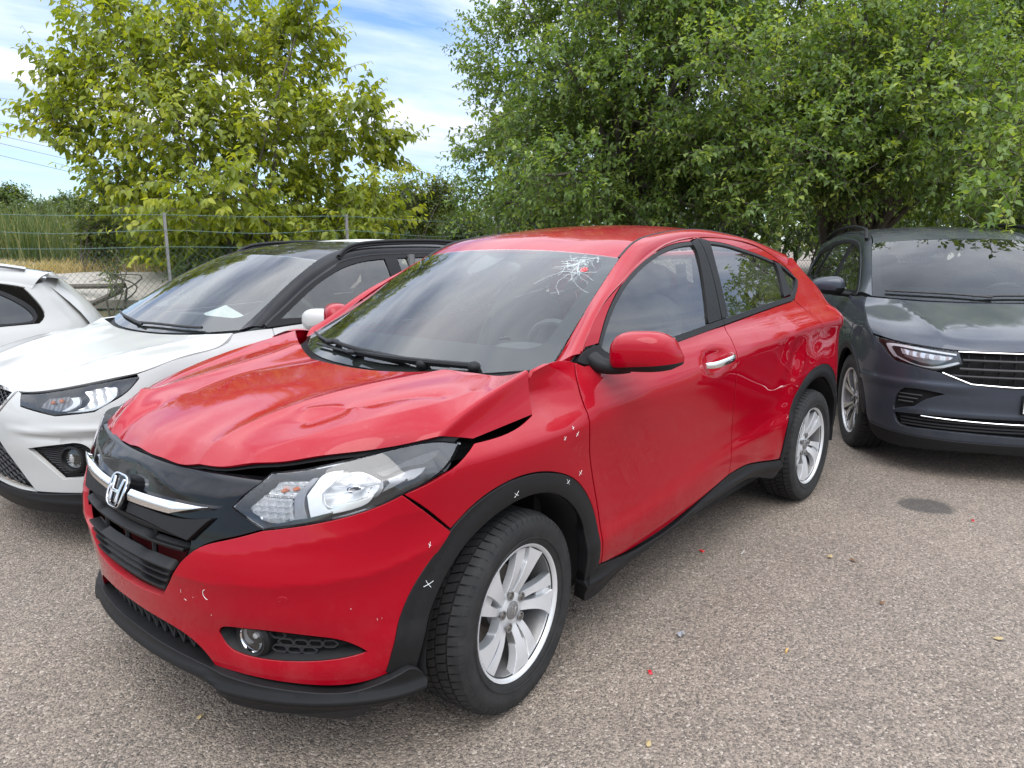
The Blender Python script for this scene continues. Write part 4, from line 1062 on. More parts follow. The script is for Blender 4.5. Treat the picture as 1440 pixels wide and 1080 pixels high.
for a_ in (-.2, .2, 0):
    q = MB(); q.tube(FR(-.03)(np.full(4, a_), np.linspace(.51, .74, 4)), .008, 6); q.build('grille_strut', 'black_plastic', car)
# engine-bay darkness: firewall, slam panel, inner wings and floor, so no light comes through the gaps
q = MB(); q.box((.30, 0, .62), (.04, 1.40, .80)); q.box((-.25, 0, .30), (1.0, 1.0, .03)); q.box((1.6, 0, .24), (2.6, 1.5, .04)); q.build('floor_pan', 'void', car)
q = MB(); q.box((-.15, 0, .64), (.80, .80, .46)); q.box((-.10, -.55, .86), (.55, .36, .03)); q.box((-.10, .55, .86), (.55, .36, .03)); q.box((-.58, 0, .80), (.06, 1.1, .05))
q.box((-.33, -.60, .72), (.25, .28, .26)); q.box((-.33, .60, .72), (.25, .28, .26)); q.build('engine_bay', 'void', car)
# light clip seen through the gap
q = MB(); q.box((-.665, .02, .872), (.05, .05, .018), .4, taper=.6); q.box((-.65, -.08, .866), (.03, .03, .02), .2); q.build('latch_bracket', 'white_trim', car)
# tailgate, rear bumper (not in view, closes the body)
def rear(u, v):
    u = np.asarray(u, float); v = np.asarray(v, float)
    z = .36+u*.95; a = (v-.5)*2
    w = B.W(np.full_like(z, 2.9), z)*.86; x = 3.16+.28*(1-np.abs(a)**3)*1.0 - .30*np.clip((z-.95)/.4, 0, 1)**1.3
    return np.stack([x, w*a, z], -1)
sheet('tailgate', rear, 14, 20, 'red_paint', car, out=(1, 0, 0))
def rwin(u, v):
    u = np.asarray(u, float); a = (np.asarray(v, float)-.5)*2
    x = 3.12-u*.34; z = 1.14+u*.28+.02*(1-a*a); return np.stack([x+.05*(1-a*a), (.70-.13*u)*a, z], -1)
sheet('rear_window', rwin, 8, 12, 'privacy_glass', car, out=(1, 0, 1))
q = MB(); q.tube([(2.74, -.56, 1.392), (2.84, 0, 1.42), (2.74, .56, 1.392)], .026, 8); q.build('roof_spoiler', 'red_paint', car)
for s_ in (-1, 1):
    L = loop([(2.90, 1.125), (3.02, 1.10), (3.10, 1.06)], [(3.10, 1.06), (3.12, .99), (3.04, .97)], [(3.04, .97), (2.97, 1.03), (2.90, 1.125)])
    tl = patch('tail_lamp', L, B.side(s_, .004), 'tail_red', car, h=.02, thick=.02, out=(0, s_, 0))
    t = np.linspace(0, 2*math.pi, 24, endpoint=False)
fuel = [(2.70+.075*math.copysign(abs(math.cos(a))**.5, math.cos(a)), 1.065+.085*math.copysign(abs(math.sin(a))**.5, math.sin(a))) for a in np.linspace(0, 2*math.pi, 40, endpoint=False)]
patch('fuel_flap', np.array(fuel), B.side(-1, .0012), 'red_paint', car, h=.02, thick=.003, gap=0, bev=.001, out=(0, -1, 0))
# --- wheels
wh, cap, yh = make_wheel('wheel', .328, .219, .215, 'five_twin', car)
wh.location = (0, -.7675, .328); wh.rotation_euler = (0, .35, -.0)
letter_h(cap, (0, 0), .032, .026, lambda u, v: np.stack([-np.asarray(u), np.full_like(np.asarray(u, float), yh-.0175), np.asarray(v)], -1), 'satin_metal', .001)
w2 = copy_tree(wh, car); w2.location = (2.61, -.77, .328); w2.rotation_euler = (0, -.5, 0)
w3 = copy_tree(wh, car); w3.location = (0, .7675, .328); w3.rotation_euler = (0, .9, math.pi)
w4 = copy_tree(wh, car); w4.location = (2.61, .77, .328); w4.rotation_euler = (0, .2, math.pi)
for w_, st in ((wh, .10), (w3, .10)):
    e = w_.rotation_euler; w_.rotation_euler = (Matrix.Rotation(st+(math.pi if w_ is w3 else 0), 3, 'Z') @ Matrix.Rotation(e[1], 3, 'Y')).to_euler()
# --- door mirrors
def mirror(s_, parent, dx=0., dy=0.):
    # shell: rings from the inner to the outer end, each a rounded section; open side faces rearward
    rings = []
    for k, y in enumerate(np.linspace(0, 1, 12)):
        w = math.sin(math.pi*min(1, .10+.90*(1-(1-y)**1.0)))**.0
        e = (1-abs(2*y-1)**3.2)**.5 if 0 < y < 1 else .10
        top_ = 1.105+.092*e+.004*y; bot = 1.075-.022*e+.008*y
        fx = .545-.115*e*(1-.35*y)+.035*y; bx = .585+.05*y
        for t in np.linspace(0, 2*math.pi, 24, endpoint=False):
            c, s2 = math.cos(t), math.sin(t)
            xx = (fx+bx)/2-(bx-fx)/2*math.copysign(abs(c)**.75, c); zz = (top_+bot)/2+(top_-bot)/2*math.copysign(abs(s2)**.7, s2)
            rings.append((xx+dx, s_*(.862+dy+y*(.222+dy)), zz))
    F0 = [(i*24+k, i*24+(k+1) % 24, (i+1)*24+(k+1) % 24, (i+1)*24+k) for i in range(11) for k in range(24)]+[tuple(range(24)), tuple(11*24+k for k in range(24))]
    for nm, mat, up_ in (('mirror_shell', 'red_paint', True), ('mirror_base', 'black_plastic', False)):
        q = MB(); q.add(np.array(rings), F0); o = q.build(nm, mat, parent, True, 60)
        b_ = bmesh.new(); b_.from_mesh(o.data)
        bmesh.ops.bisect_plane(b_, geom=b_.verts[:]+b_.edges[:]+b_.faces[:], plane_co=(.5, s_*.97, 1.080), plane_no=(0, -s_*.10, 1), clear_inner=up_, clear_outer=not up_)
        b_.to_mesh(o.data); b_.free()
    q = MB(); pth = crv([(.50, s_*.79, 1.085), (.50, s_*.83, 1.070), (.515+dx*.6, s_*(.88+dy), 1.064), (.53+dx, s_*(.93+dy), 1.068)], .01)
    q.tube(pth, np.linspace(.034, .020, len(pth)), 12); q.build('mirror_arm', 'black_plastic', parent)
    q = MB(); q.box((.607+dx, s_*(.975+dy*1.5), 1.125), (.004, .17, .10)); q.build('mirror_glass', 'chrome', parent)
mirror(-1, door_l); mirror(1, door_r, .10, -.035)      # the far mirror is half folded in
# --- door handles
def handle(x, z, s_, parent):
    y = -float(B.S(x, z))*-s_
    pth = crv([(x-.115, y+s_*-.002, z-.010), (x-.09, y+s_*.030, z-.006), (x, y+s_*.040, z), (x+.09, y+s_*.032, z+.008), (x+.118, y+s_*.004, z+.012)], .01)
    q = MB(); n = len(pth); V = []
    for i, c in enumerate(pth):
        hh = .016*(1-.25*abs(2*i/(n-1)-1)**2)
        for t in np.linspace(0, 2*math.pi, 12, endpoint=False):
            V.append((c[0], c[1]+s_*.009*math.copysign(abs(math.cos(t))**.7, math.cos(t)), c[2]+hh*math.copysign(abs(math.sin(t))**.7, math.sin(t))))
    q.add(V, [(i*12+k, i*12+(k+1) % 12, (i+1)*12+(k+1) % 12, (i+1)*12+k) for i in range(n-1) for k in range(12)]+[tuple(range(12)), tuple((n-1)*12+k for k in range(12))])
    return q.build('door_handle', 'chrome', parent, True, 50)
handle(1.335, .988, -1, door_l); handle(1.335, .988, 1, door_r)
# --- cabin
def seat(x, y, parent, w=.50, name='seat'):
    q = MB(); q.ell((x, y, .62), (.27, w/2, .10), 20, 12, .5, .5)
    q.ell((x+.30, y, .90), (.09, w/2*.95, .36), 20, 12, .55, .55, rotm(0, .30, 0))
    for s_ in (-1, 1): q.ell((x+.27, y+s_*w*.42, .86), (.10, .05, .28), 12, 10, rot=rotm(0, .30, 0))
    st = q.build(name, 'seat_cloth', parent)
    q = MB(); q.ell((x+.415, y, 1.31), (.05, .125, .085), 20, 12, .6, .6, rotm(0, .2, 0)); q.tube([(x+.40, y-.05, 1.18), (x+.41, y-.05, 1.30)], .006, 6); q.tube([(x+.40, y+.05, 1.18), (x+.41, y+.05, 1.30)], .006, 6)
    q.build('headrest', 'seat_cloth', st)
def cabin(parent, sy=-.37, dashmat='interior'):
    dash = grid_fn([[(x, y*(.66+.02*k), z-.02*abs(y)**2) for y in (-1, -.5, 0, .5, 1)] for k, (x, z) in enumerate(((.20, 1.00), (.45, 1.045), (.66, 1.05), (.78, .99), (.80, .85), (.74, .60)))])
    d = sheet('dashboard', dash, 24, 24, dashmat, parent)
    q = MB(); q.ell((.62, sy, 1.05), (.14, .18, .05), 16, 10); q.build('instrument_hood', dashmat, d)
    q = MB()
    t = np.linspace(0, 2*math.pi, 41); Rw = .185; tilt = rotm(0, -.45, 0)
    ringp = np.array([(0, Rw*math.cos(a), Rw*math.sin(a)) for a in t]) @ tilt.T + np.array([.90, sy, 1.00])
    q.tube(ringp, .016, 8, False)
    for a in (0, math.pi, 1.5*math.pi):
        q.tube(np.array([(0, .05*math.cos(a), .05*math.sin(a)), (0, Rw*math.cos(a), Rw*math.sin(a))]) @ tilt.T+np.array([.90, sy, 1.00]), .014, 8)
    q.ell((.89, sy, 1.0), (.03, .07, .06), 14, 10); q.tube([(.70, sy, .93), (.89, sy, 1.0)], .03, 8); q.build('steering_wheel', 'interior', parent)
    for y in (-.37, .37): seat(1.15, y, parent)
    q = MB(); q.ell((2.02, 0, .64), (.25, .62, .10), 20, 10, .5, .5); q.ell((2.32, 0, .92), (.09, .62, .32), 20, 10, .5, .5, rotm(0, .3, 0)); bs = q.build('rear_seat', 'seat_cloth', parent)
    for y in (-.36, .36):
        q = MB(); q.ell((2.43, y, 1.26), (.05, .12, .07), 16, 10, .6, .6); q.build('headrest', 'seat_cloth', bs)
    hl = grid_fn([[(x, y*.52, z-.03*y*y) for y in (-1, -.5, 0, .5, 1)] for x, z in ((1.04, 1.430), (1.4, 1.515), (1.9, 1.53), (2.5, 1.46))])
    sheet('headliner', hl, 16, 12, 'headliner', parent, out=(0, 0, -1))
    # belts and pillar trim seen through the screen
    for s_ in (-1, 1):
        q = MB(); q.tube([(1.58, s_*.66, .75), (1.60, s_*.67, 1.10), (1.66, s_*.59, 1.42)], [.03, .035, .03], 6); q.build('pillar_trim', 'interior_grey', parent)
        q = MB(); q.box((1.55, s_*.60, 1.14), (.006, .05, .52), rot=rotm(s_*.2, .1, 0)); q.build('seat_belt', 'interior', parent)
cabin(car)
# mirror and camera pod behind the screen
pod = grid_fn([[tuple(scr(-.012-d*(1-abs(2*v-1)**2))(np.array([u]), np.array([.47+.12*v*w_+.06*(1-w_)]))[0]) for v in (0, .25, .5, .75, 1)] for u, w_, d in ((.97, 1, .02), (.9, 1, .05), (.82, .8, .06), (.77, .45, .03), (.755, .15, .01))])
sheet('camera_pod', pod, 14, 14, 'interior_grey', car, out=(1, 0, -1))
q = MB(); c = SCREEN(np.array([.84]), np.array([.52]))[0]; q.ell((c[0]+.13, c[1], c[2]-.03), (.02, .12, .035), 18, 10, .7, .7); q.build('rear_view_mirror', 'interior', car)
# paper and sticker marks on the glass, cracks
def on_glass(name, L, mat, off=.0012): return patch(name, np.array(L), scr(off), mat, screen, h=.02, thick=0, gap=0, bev=0, out=(-1, 0, 1))
rc = random.Random(4)
blob = [(.845+.017*math.cos(t)*(1+.35*rc.random()), .088+.0105*math.sin(t)*(1+.5*rc.random())) for t in np.linspace(0, 2*math.pi, 18, endpoint=False)]
on_glass('red_tape', blob, 'red_sticker')
for dz, wv in ((0, .026), (.009, .024), (.018, .010)):
    on_glass('glass_print', [(.235+dz, .150-wv/2+.0), (.235+dz, .150+wv/2), (.241+dz, .150+wv/2), (.241+dz, .150-wv/2)], 'interior_grey')
def crack_path(u, v, ang, n, st, wig):
    P = [(u, v)]
    for k in range(n):
        ang += rc.gauss(0, wig); u += math.sin(ang)*st; v += math.cos(ang)*st*.62
        if not (.03 < u < .985 and .012 < v < .99): break
        P.append((u, v))
    return P
q = MB()
hub = [(.925, .115), (.875, .135), (.82, .105)]
def crack(pth, r_):
    if len(pth) > 2: q.tube(scr(.0015)(np.array([w[0] for w in pth]), np.array([w[1] for w in pth])), r_, 3, False)
for hu, hv_ in hub:
    for k in range(18): crack(crack_path(hu+rc.gauss(0, .010), hv_+rc.gauss(0, .010), rc.uniform(0, 6.28), rc.randint(3, 8), rc.uniform(.010, .020), .35), rc.uniform(.0005, .0009))
    for k in range(7):       # ring fractures
        r_ = rc.uniform(.02, .085); a0 = rc.uniform(0, 6.28); t = np.linspace(a0, a0+rc.uniform(.5, 1.6), 7)
        crack([(hu+r_*math.sin(x)*rc.uniform(.94, 1.06), hv_+.62*r_*math.cos(x)*rc.uniform(.94, 1.06)) for x in t if hu+r_*math.sin(x) < .985 and hv_+.62*r_*math.cos(x) > .012], rc.uniform(.0004, .0007))
for a, n in ((-1.45, 20), (-1.9, 14), (-1.1, 12)): crack(crack_path(.86, .12, a, n, .020, .18), .0006)
for k in range(3): crack(crack_path(rc.uniform(.6, .85), rc.uniform(.12, .3), rc.uniform(0, 6.28), 6, .03, .2), .0003)
q.build('glass_crack', 'crack', screen, kind='stuff')
# crushed-glass bloom at the point of impact
for k in range(16):
    u, v = .91+rc.gauss(0, .035), .118+rc.gauss(0, .03)
    if u > .97 or v < .05: continue
    r_ = rc.uniform(.002, .006); on_glass('glass_chip', [(u+r_*math.cos(t+rc.random())*rc.uniform(.4, 1.2), v+.6*r_*math.sin(t+rc.random())*rc.uniform(.4, 1.2)) for t in np.linspace(0, 5.6, 6)], 'crack', .0016)
# chalk crosses on wing, arch trim and bumper; scuffs
def chalk_cross(fn, u, v, r_, ang, out, parent, su=1.):
    q = MB()
    for a in (ang, ang+1.4+rc.random()*.4):
        k = r_*rc.uniform(.7, 1.15); t = np.linspace(-1, 1, 6)
        uu = u+su*k*np.cos(a)*t; vv = v+k*np.sin(a)*t+.0015*t*t
        q.tube(fn(uu, vv), .0007, 4, False)
    q.build('chalk_mark', 'chalk', parent)
sdw = B.side(-1, .0008); aw = lambda u, v: arch_fn(0, -1, .46, .385)(u, v)+np.array([0, -.001, 0])
marks = [(sdw, .265, .893, .008), (sdw, .285, .868, .009), (sdw, .215, .868, .007), (sdw, .315, .725, .010)]
for f_, u, v, r_ in marks: chalk_cross(f_, u, v, r_, rc.uniform(.2, 1.2), 0, car)
for u, v in ((-.035, .745), (.235, .715), (-.385, .575)): chalk_cross(aw, u, v, .014, rc.uniform(.2, 1.2), 0, car)
fb = FR(lambda a, z: bump_off(a, z)+.0008)
chalk_cross(fb, -1.40, .688, .009, .5, 0, bumper)
q = MB()
for k in range(8):
    a0, z0 = rc.uniform(-1.2, -.35), rc.uniform(.46, .60); d = rc.uniform(-.3, 3); l_ = rc.uniform(.002, .012)
    q.tube(fb(a0+np.linspace(0, l_*math.cos(d), 4), z0+np.linspace(0, l_*math.sin(d), 4)), .0005, 4, False)
t = np.linspace(-.5, 2.2, 9); q.tube(fb(-.505+.018*np.cos(t-.9), .56+.016*np.sin(t-.9)), .0008, 4, False)
q.build('paint_scuff', 'chalk', bumper)
# ---------------------------------------------------------------- the other parked cars
def arc(cx, r, a0, a1, n=14, zc=.335): return [(cx+r*math.cos(R(a)), zc+r*math.sin(R(a))) for a in np.linspace(a0, a1, n)]
def hexmesh(name, poly, cw, ch, fn, mat, parent, r=.004, s=1):
    q = MB(); lo, hi = poly.min(0), poly.max(0); row = 0; z = lo[1]
    while z < hi[1]+ch:
        a = lo[0]+(cw*.75 if row % 2 else 0)
        while a < hi[0]+cw:
            hx = np.array([(a+cw/2*math.cos(R(t)), z+ch/2*math.sin(R(t))) for t in (180, 120, 60, 0)]+[(a+cw, z)])
            if inside(hx, poly).sum() >= 4: q.tube(fn(np.clip(hx[:, 0], lo[0], hi[0]), np.clip(hx[:, 1], lo[1], hi[1])), r, 4, False)
            a += cw*1.5
        z += ch*.5; row += 1
    return q.build(name, mat, parent)
def common(root, B, k):
    """flanks, glass, roof, screen, bonnet, wheels of one car from a table of measurements"""
    wb, ra, tw = k['wb'], k['ra'], k['trim']; zb = .335; pm, rm = k['paint'], k['roofpaint']
    HS, SFx, SMx, x_end = k['hoodside'], k['sf'], k['sm'], k['x_end']
    belt = k['belt']; DDt = k['dd']; EG = np.array(k['edge'])
    zbelt = lambda x: float(np.interp(x, [q[0] for q in belt], [q[1] for q in belt]))
    SFc = [(SFx+.02, zbelt(SFx)), (SFx-.005, .85), (SFx+.02, .6), (SFx+.06, zb)]
    SMc = [(SMx, zbelt(SMx)), (SMx-.02, .85), (SMx, .6), (SMx, zb+.02)]
    SRc = [(wb-.10, zbelt(wb-.10)), (wb-.02, .98), (wb-.05, zb+ra)]
    shut = k['shut']
    a_end = 180-math.degrees(math.asin(min(1, max(-1, (shut[-1][1]-.335)/ra))))
    AF = arc(0, ra, 0, a_end); AF[-1] = shut[-1]
    wing = loop(HS, [HS[-1], (SFx+.02, zbelt(SFx))] if k.get('pil') is None else [HS[-1], *k['pil'], (SFx+.02, zbelt(SFx))], SFc, [(SFx+.06, zb), (ra, zb)], AF, rev(shut), step=.035)
    both('front_wing', wing, B, pm, root, h=.035)
    fd = loop(SFc, [(SFx+.06, zb), (SMx, zb+.02)], rev(SMc), rev([q for q in cut(belt, SFx+.02, SMx)]), step=.035)
    dl, dr = both('front_door', fd, B, pm, root, h=.035)
    AR = arc(wb, ra, 180, 0, 20)
    iu = 9
    rd = loop(SMc, [(SMx, zb+.02), (wb-ra, zb)], AR[:iu+1], [AR[iu], *rev(SRc[:-1])], rev(cut(belt, SMx, wb-.10)), step=.035)
    rl, rr_ = both('rear_door', rd, B, pm, root, h=.035)
    qd = loop(rev(AR[iu:]), [AR[iu], *rev(SRc[:-1])], cut(belt, wb-.10, belt[-1][0]), [belt[-1], *k['cpil']], [k['cpil'][-1], *k['tail']], [k['tail'][-1], (wb+ra, zb)], step=.035)
    both('rear_quarter', qd, B, pm, root, h=.035)
    for s_ in (-1, 1):
        o_ = (0, s_, 0); door, rdoor = (dl, rl) if s_ < 0 else (dr, rr_)
        for cx in (0, wb):
            if tw > 0:
                L = loop(arc(cx, ra+.004, 178, 2, 24), arc(cx, ra-tw, 2, 178, 24), step=.04)
                patch('wheel_arch_trim', L, B.side(s_, .010), 'black_plastic', root, h=.025, thick=.03, out=o_)
            q = MB(); t = np.linspace(-.15, math.pi+.15, 21); r_ = ra-tw-.005
            V = [(cx+r_*math.cos(a), s_*y, .335+r_*math.sin(a)) for a in t for y in (k['hw']-.03, .42)]
            q.add(V, [(i*2, (i+1)*2, (i+1)*2+1, i*2+1) for i in range(20)]); q.add([(cx+r_*math.cos(a), s_*.42, .335+r_*math.sin(a)) for a in t]+[(cx, s_*.42, .335)], [(i, i+1, 21) for i in range(20)])
            q.build('wheel_arch_liner', 'void', root)
        L = loop([(ra-.02, zb+.005), (wb-ra+.02, zb+.005)], [(wb-ra+.02, zb+.005), (wb-ra-.02, .215)], [(wb-ra-.02, .215), (ra+.02, .215)], [(ra+.02, .215), (ra-.02, zb+.005)])
        patch('sill_cladding', L, B.side(s_, .008), 'black_plastic', root, h=.05, thick=.05, out=o_)
        # side glass and its black surround, in one plane under the frames
        gl = k['glass']; names = (('privacy_glass' if k.get('privacy') == 2 else 'side_glass', door, 'window_pane'), ('privacy_glass' if k.get('privacy') else 'side_glass', rdoor, 'window_pane'), ('privacy_glass', root, 'quarter_window'))
        for P_, (mt, par, nm) in zip(gl, names):
            patch(nm, np.array(loop(*P_, step=.04)), B.side(s_, -.006), mt, par, h=.06, thick=.004, gap=-.01, out=o_)
        sur = loop(k['dlo_top'], [k['dlo_top'][-1], k['dlo_bot'][-1]], rev(k['dlo_bot']), [k['dlo_bot'][0], k['dlo_top'][0]], step=.04)
        patch('window_surround', sur, B.side(s_, .002), 'black_plastic', root, holes=[loop(*P_, step=.04) for P_ in gl], h=.03, thick=.015, out=o_, gap=.001)
    # pillars / rails
    rows = []
    for e, (dx, dz) in zip(EG, DDt):
        e = np.array([e[0], -e[1], e[2]]); d = np.array([dx, -float(B.S(dx, dz)), dz]); n = np.array([-.25, -.6, .75]); L_ = np.linalg.norm(d-e)
        rows.append([e, e*.66+d*.34+n*L_*.13, e*.33+d*.67+n*L_*.13, d])
    tt = np.r_[0, np.cumsum(np.linalg.norm(np.diff(EG, axis=0), axis=1))]; tt /= tt[-1]
    rf = grid_fn(rows, tt)
    sheet('roof_rail', rf, 60, 8, rm, root, out=(0, -1, .5), thick=.02); sheet('roof_rail', mirf(rf), 60, 8, rm, root, out=(0, 1, .5), thick=.02)
    i0 = k['i_roof']; RX = EG[i0:]; rr = []
    for j, (ex, ey, ez) in enumerate(RX):
        bow = (-.06, -.03, 0)[min(j, 2)]
        rr.append([(ex+bow*(1-y*y), y*(ey-.01), ez-.003+k['crown']*(1-abs(y)**2.4)) for y in (-1, -.8, -.5, 0, .5, .8, 1)])
    ru = np.r_[0, np.cumsum(np.diff(RX[:, 0]))]; ru /= ru[-1]
    sheet('roof', grid_fn(rr, ru, [0, .1, .25, .5, .75, .9, 1]), 40, 30, rm, root, thick=.01)
    # screen
    es = EG[:i0+1]; ft = np.r_[0, np.cumsum(np.linalg.norm(np.diff(es, axis=0), axis=1))]; ft /= ft[-1]
    rows = []; cb, ct = k['screen_c']
    for f in (0, .35, .7, 1.):
        e = [np.interp(f, ft, es[:, i]) for i in range(3)]; c = np.array(cb)*(1-f)+np.array(ct)*f+np.array([0, 0, .10*f*(1-f)])
        rows.append([(c[0]*(1-abs(y)**2.3)+e[0]*abs(y)**2.3, y*(e[1]-.003), c[2]*(1-abs(y)**2.3)+e[2]*abs(y)**2.3) for y in (-1, -.7, -.35, 0, .35, .7, 1)])
    SCF = grid_fn(rows, [0, .35, .7, 1.], [0, .15, .325, .5, .675, .85, 1])
    sc_ = sheet('windscreen', SCF, 24, 30, k.get('screen_mat', 'windscreen'), root, out=(-1, 0, 1))
    bf = lambda u, v: SCF(u, v)+np.array([.002, 0, -.003])
    patch('screen_border', loop([(0, 0), (0, 1)], [(0, 1), (.998, 1)], [(.998, 1), (.998, 0)], [(.998, 0), (0, 0)]), bf, 'seal', sc_, holes=(rrect(.16, .95, .04, .96, .06, .05),), h=.05, thick=0, gap=0, bev=0, out=(-1, 0, 1))
    # bonnet
    hfr = k['bonnet_f']; hre = k['bonnet_r']; P0 = np.array([B.front()(np.array([a]), np.array([z]))[0] for a, z in hfr]); P1 = np.array(hre)
    fs = np.array([0, .06, .15, .35, .6, .85, 1]); bl = pchip([0, .06, .15, .35, .6, .85, 1], k['bulge'])
    nb = len(P0); wgt = 1-np.abs(np.linspace(-1, 1, nb))**4
    HC_ = [[P0[j]*(1-f)+P1[j]*f+np.array([0, 0, float(bl(f))*(.25+.75*wgt[j])]) for j in range(nb)] for f in fs]
    HSc = np.array(HS)                       # the bonnet edge follows the top of the wing
    for i, f in enumerate(fs):
        x_ = HSc[0, 0]+(HSc[-1, 0]-HSc[0, 0])*f; z_ = float(np.interp(x_, HSc[:, 0], HSc[:, 1]))
        E_ = np.array([x_, float(B.S(x_, z_))-.004, z_+.002])
        for sd, js in ((1, range(nb)), (-1, range(nb-1, -1, -1))):
            d_ = E_*np.array([1, sd, 1])-np.array(HC_[i][0 if sd > 0 else -1])
            if np.sign(P0[0][1]) != 1: pass
            for w_, j in zip((1, .55, .2), js): HC_[i][j] = HC_[i][j]+d_*w_
    hs_ = grid_fn(HC_, fs)
    def hfn(u, v):
        P = hs_(u, v).copy(); a = np.abs(np.asarray(v)*2-1); u_ = np.asarray(u)
        c = .72-.26*(1-u_); P[..., 2] += k['crease']*np.exp(-np.sqrt(((a-c)/.05)**2+.02))*np.minimum(1, u_*6)*np.minimum(1, (1-u_)*5+.3)
        return P
    bn = sheet('bonnet', hfn, 50, 70, pm, root, thick=.015)
    def cw(u, v):
        u = np.asarray(u, float); v = np.asarray(v, float); a = SCF(np.full_like(v, .02), v); b = hs_(np.full_like(v, .97), 1-v if P1[0][1] > 0 else v)+np.array([-.01, 0, -.03])
        P = a*(1-u[..., None])+b*u[..., None]; P[..., 2] -= .02*np.sin(u*math.pi)+.006; return P
    sheet('scuttle_panel', cw, 8, 30, 'black_plastic', root)
    for pts in ([(.07, .95), (.075, .72), (.04, .52)], [(.05, .60), (.06, .40), (.03, .15)]):
        q = MB(); w = np.array(pts); C = crv(w, .03); q.tube(SCF(C[:, 0], C[:, 1])+np.array([-.012, 0, .014]), .008, 6); q.build('wiper', 'seal', root)
    # wheels
    wh, cap, yh = make_wheel('wheel', k['Rt'], k['Rr'], k['tw'], k['wheel'], root)
    yw = k['track']; zc = k['Rt']
    wh.location = (0, -yw, zc); wh.rotation_euler = (0, .3, k.get('steer', 0))
    for x, y in ((wb, -yw), (0, yw), (wb, yw)):
        w_ = copy_tree(wh, root); w_.location = (x, y, zc); w_.rotation_euler = (0, .5, math.pi if y > 0 else 0)
        if x == 0: w_.rotation_euler = (Matrix.Rotation(k.get('steer', 0)+math.pi, 3, 'Z') @ Matrix.Rotation(.3, 3, 'Y')).to_euler()
    # tail end, floor, engine darkness
    def rear(u, v):
        u = np.asarray(u, float); a = (np.asarray(v, float)-.5)*2; z = .3+u*(k['tail'][0][1]-.3+.08)
        w = B.W(np.full_like(z, wb+.2), z)*.84; x0_ = x_end-.30+.28*(1-np.abs(a)**3)-.35*np.clip((z-.95)/.45, 0, 1)**1.3
        return np.stack([x0_, w*a, z], -1)
    sheet('tailgate', rear, 14, 20, pm, root, out=(1, 0, 0))
    er = EG[-1]; zt = k['tail'][0][1]+.06
    def rwin_(u, v):
        u = np.asarray(u, float); a = (np.asarray(v, float)-.5)*2; lo_ = x_end-.30-.35*max(0, (zt-.95)/.45)**1.3
        return np.stack([lo_+.26*(1-np.abs(a)**3)*(1-u)+(er[0]-lo_)*u, (float(B.W(wb, zt))*.84*(1-u)+(er[1]+.03)*u)*a, zt-.04+u*(er[2]-zt+.04)+.03*u*(1-a*a)], -1)
    sheet('rear_window', rwin_, 8, 14, 'privacy_glass', root, out=(1, 0, 1))
    q = MB(); q.box((.32, 0, .62), (.04, 1.36, .74)); q.build('bulkhead', 'void', root)
    q = MB(); q.box((wb/2, 0, .26), (wb+.3, 1.40, .05)); q.build('floor_pan', 'void', root)
    q = MB(); q.box((-.12, 0, .56), (.62, .80, .50)); q.build('engine_bay', 'void', root)
    cabin(root)
    return dict(dl=dl, dr=dr, scr=SCF, hood=hfn, bn=bn)
def small_mirror(s_, parent, c, d, shell, base):
    # shell tapered towards the car, flat glass on the rear side
    def sh(lo, hi, nm, mt):
        q = MB(); q.ell(c, d, 22, 14, .75, .7); V = q.V[0]
        kx = (V[:, 1]-c[1])*s_/d[1]; V[:, 2] = c[2]+(V[:, 2]-c[2])*(1-.18*kx); V[:, 0] += .03*kx; V[:, 0] = np.minimum(V[:, 0], c[0]+d[0]*.45)
        F = [f for f in q.F if lo <= V[list(f)][:, 2].mean() < hi]; q.F = F
        return q.build(nm, mt, parent, True, 60)
    zc = c[2]-d[2]*.35
    sh(zc, 9, 'mirror_shell', shell); sh(-9, zc, 'mirror_base', base)
    q = MB(); p_ = crv([(c[0]+.0, c[1]-s_*(d[1]+.07), c[2]-d[2]*.9-.01), (c[0], c[1]-s_*d[1]*.9, c[2]-d[2]*.9), (c[0], c[1]-s_*d[1]*.3, c[2]-d[2]*.8)], .02); q.tube(p_, .022, 10); q.build('mirror_arm', base, parent)

# ============ white crossover with a black roof
def pose(o, P): o.location = (P[0], P[1], P[3]); o.rotation_euler = (0, 0, P[2])
A = ARONA; ar = thing('parked_car', 'white crossover with black roof parked close beside the red car', 'car'); pose(ar, ARONA_POSE)
aE = [(.20, .745, 1.040), (.36, .715, 1.135), (.54, .672, 1.245), (.72, .628, 1.340), (.86, .590, 1.402), (.99, .562, 1.445), (1.16, .545, 1.478), (1.5, .535, 1.494), (1.95, .535, 1.492), (2.4, .555, 1.455), (2.72, .575, 1.405)]
aD = [(.33, 1.045), (.43, 1.100), (.56, 1.170), (.74, 1.265), (.90, 1.333), (1.03, 1.380), (1.20, 1.410), (1.5, 1.425), (1.95, 1.420), (2.4, 1.375), (2.72, 1.31)]
abelt = [(.30, 1.035), (.6, 1.045), (1.3, 1.065), (2.0, 1.085), (2.46, 1.10), (2.66, 1.115)]
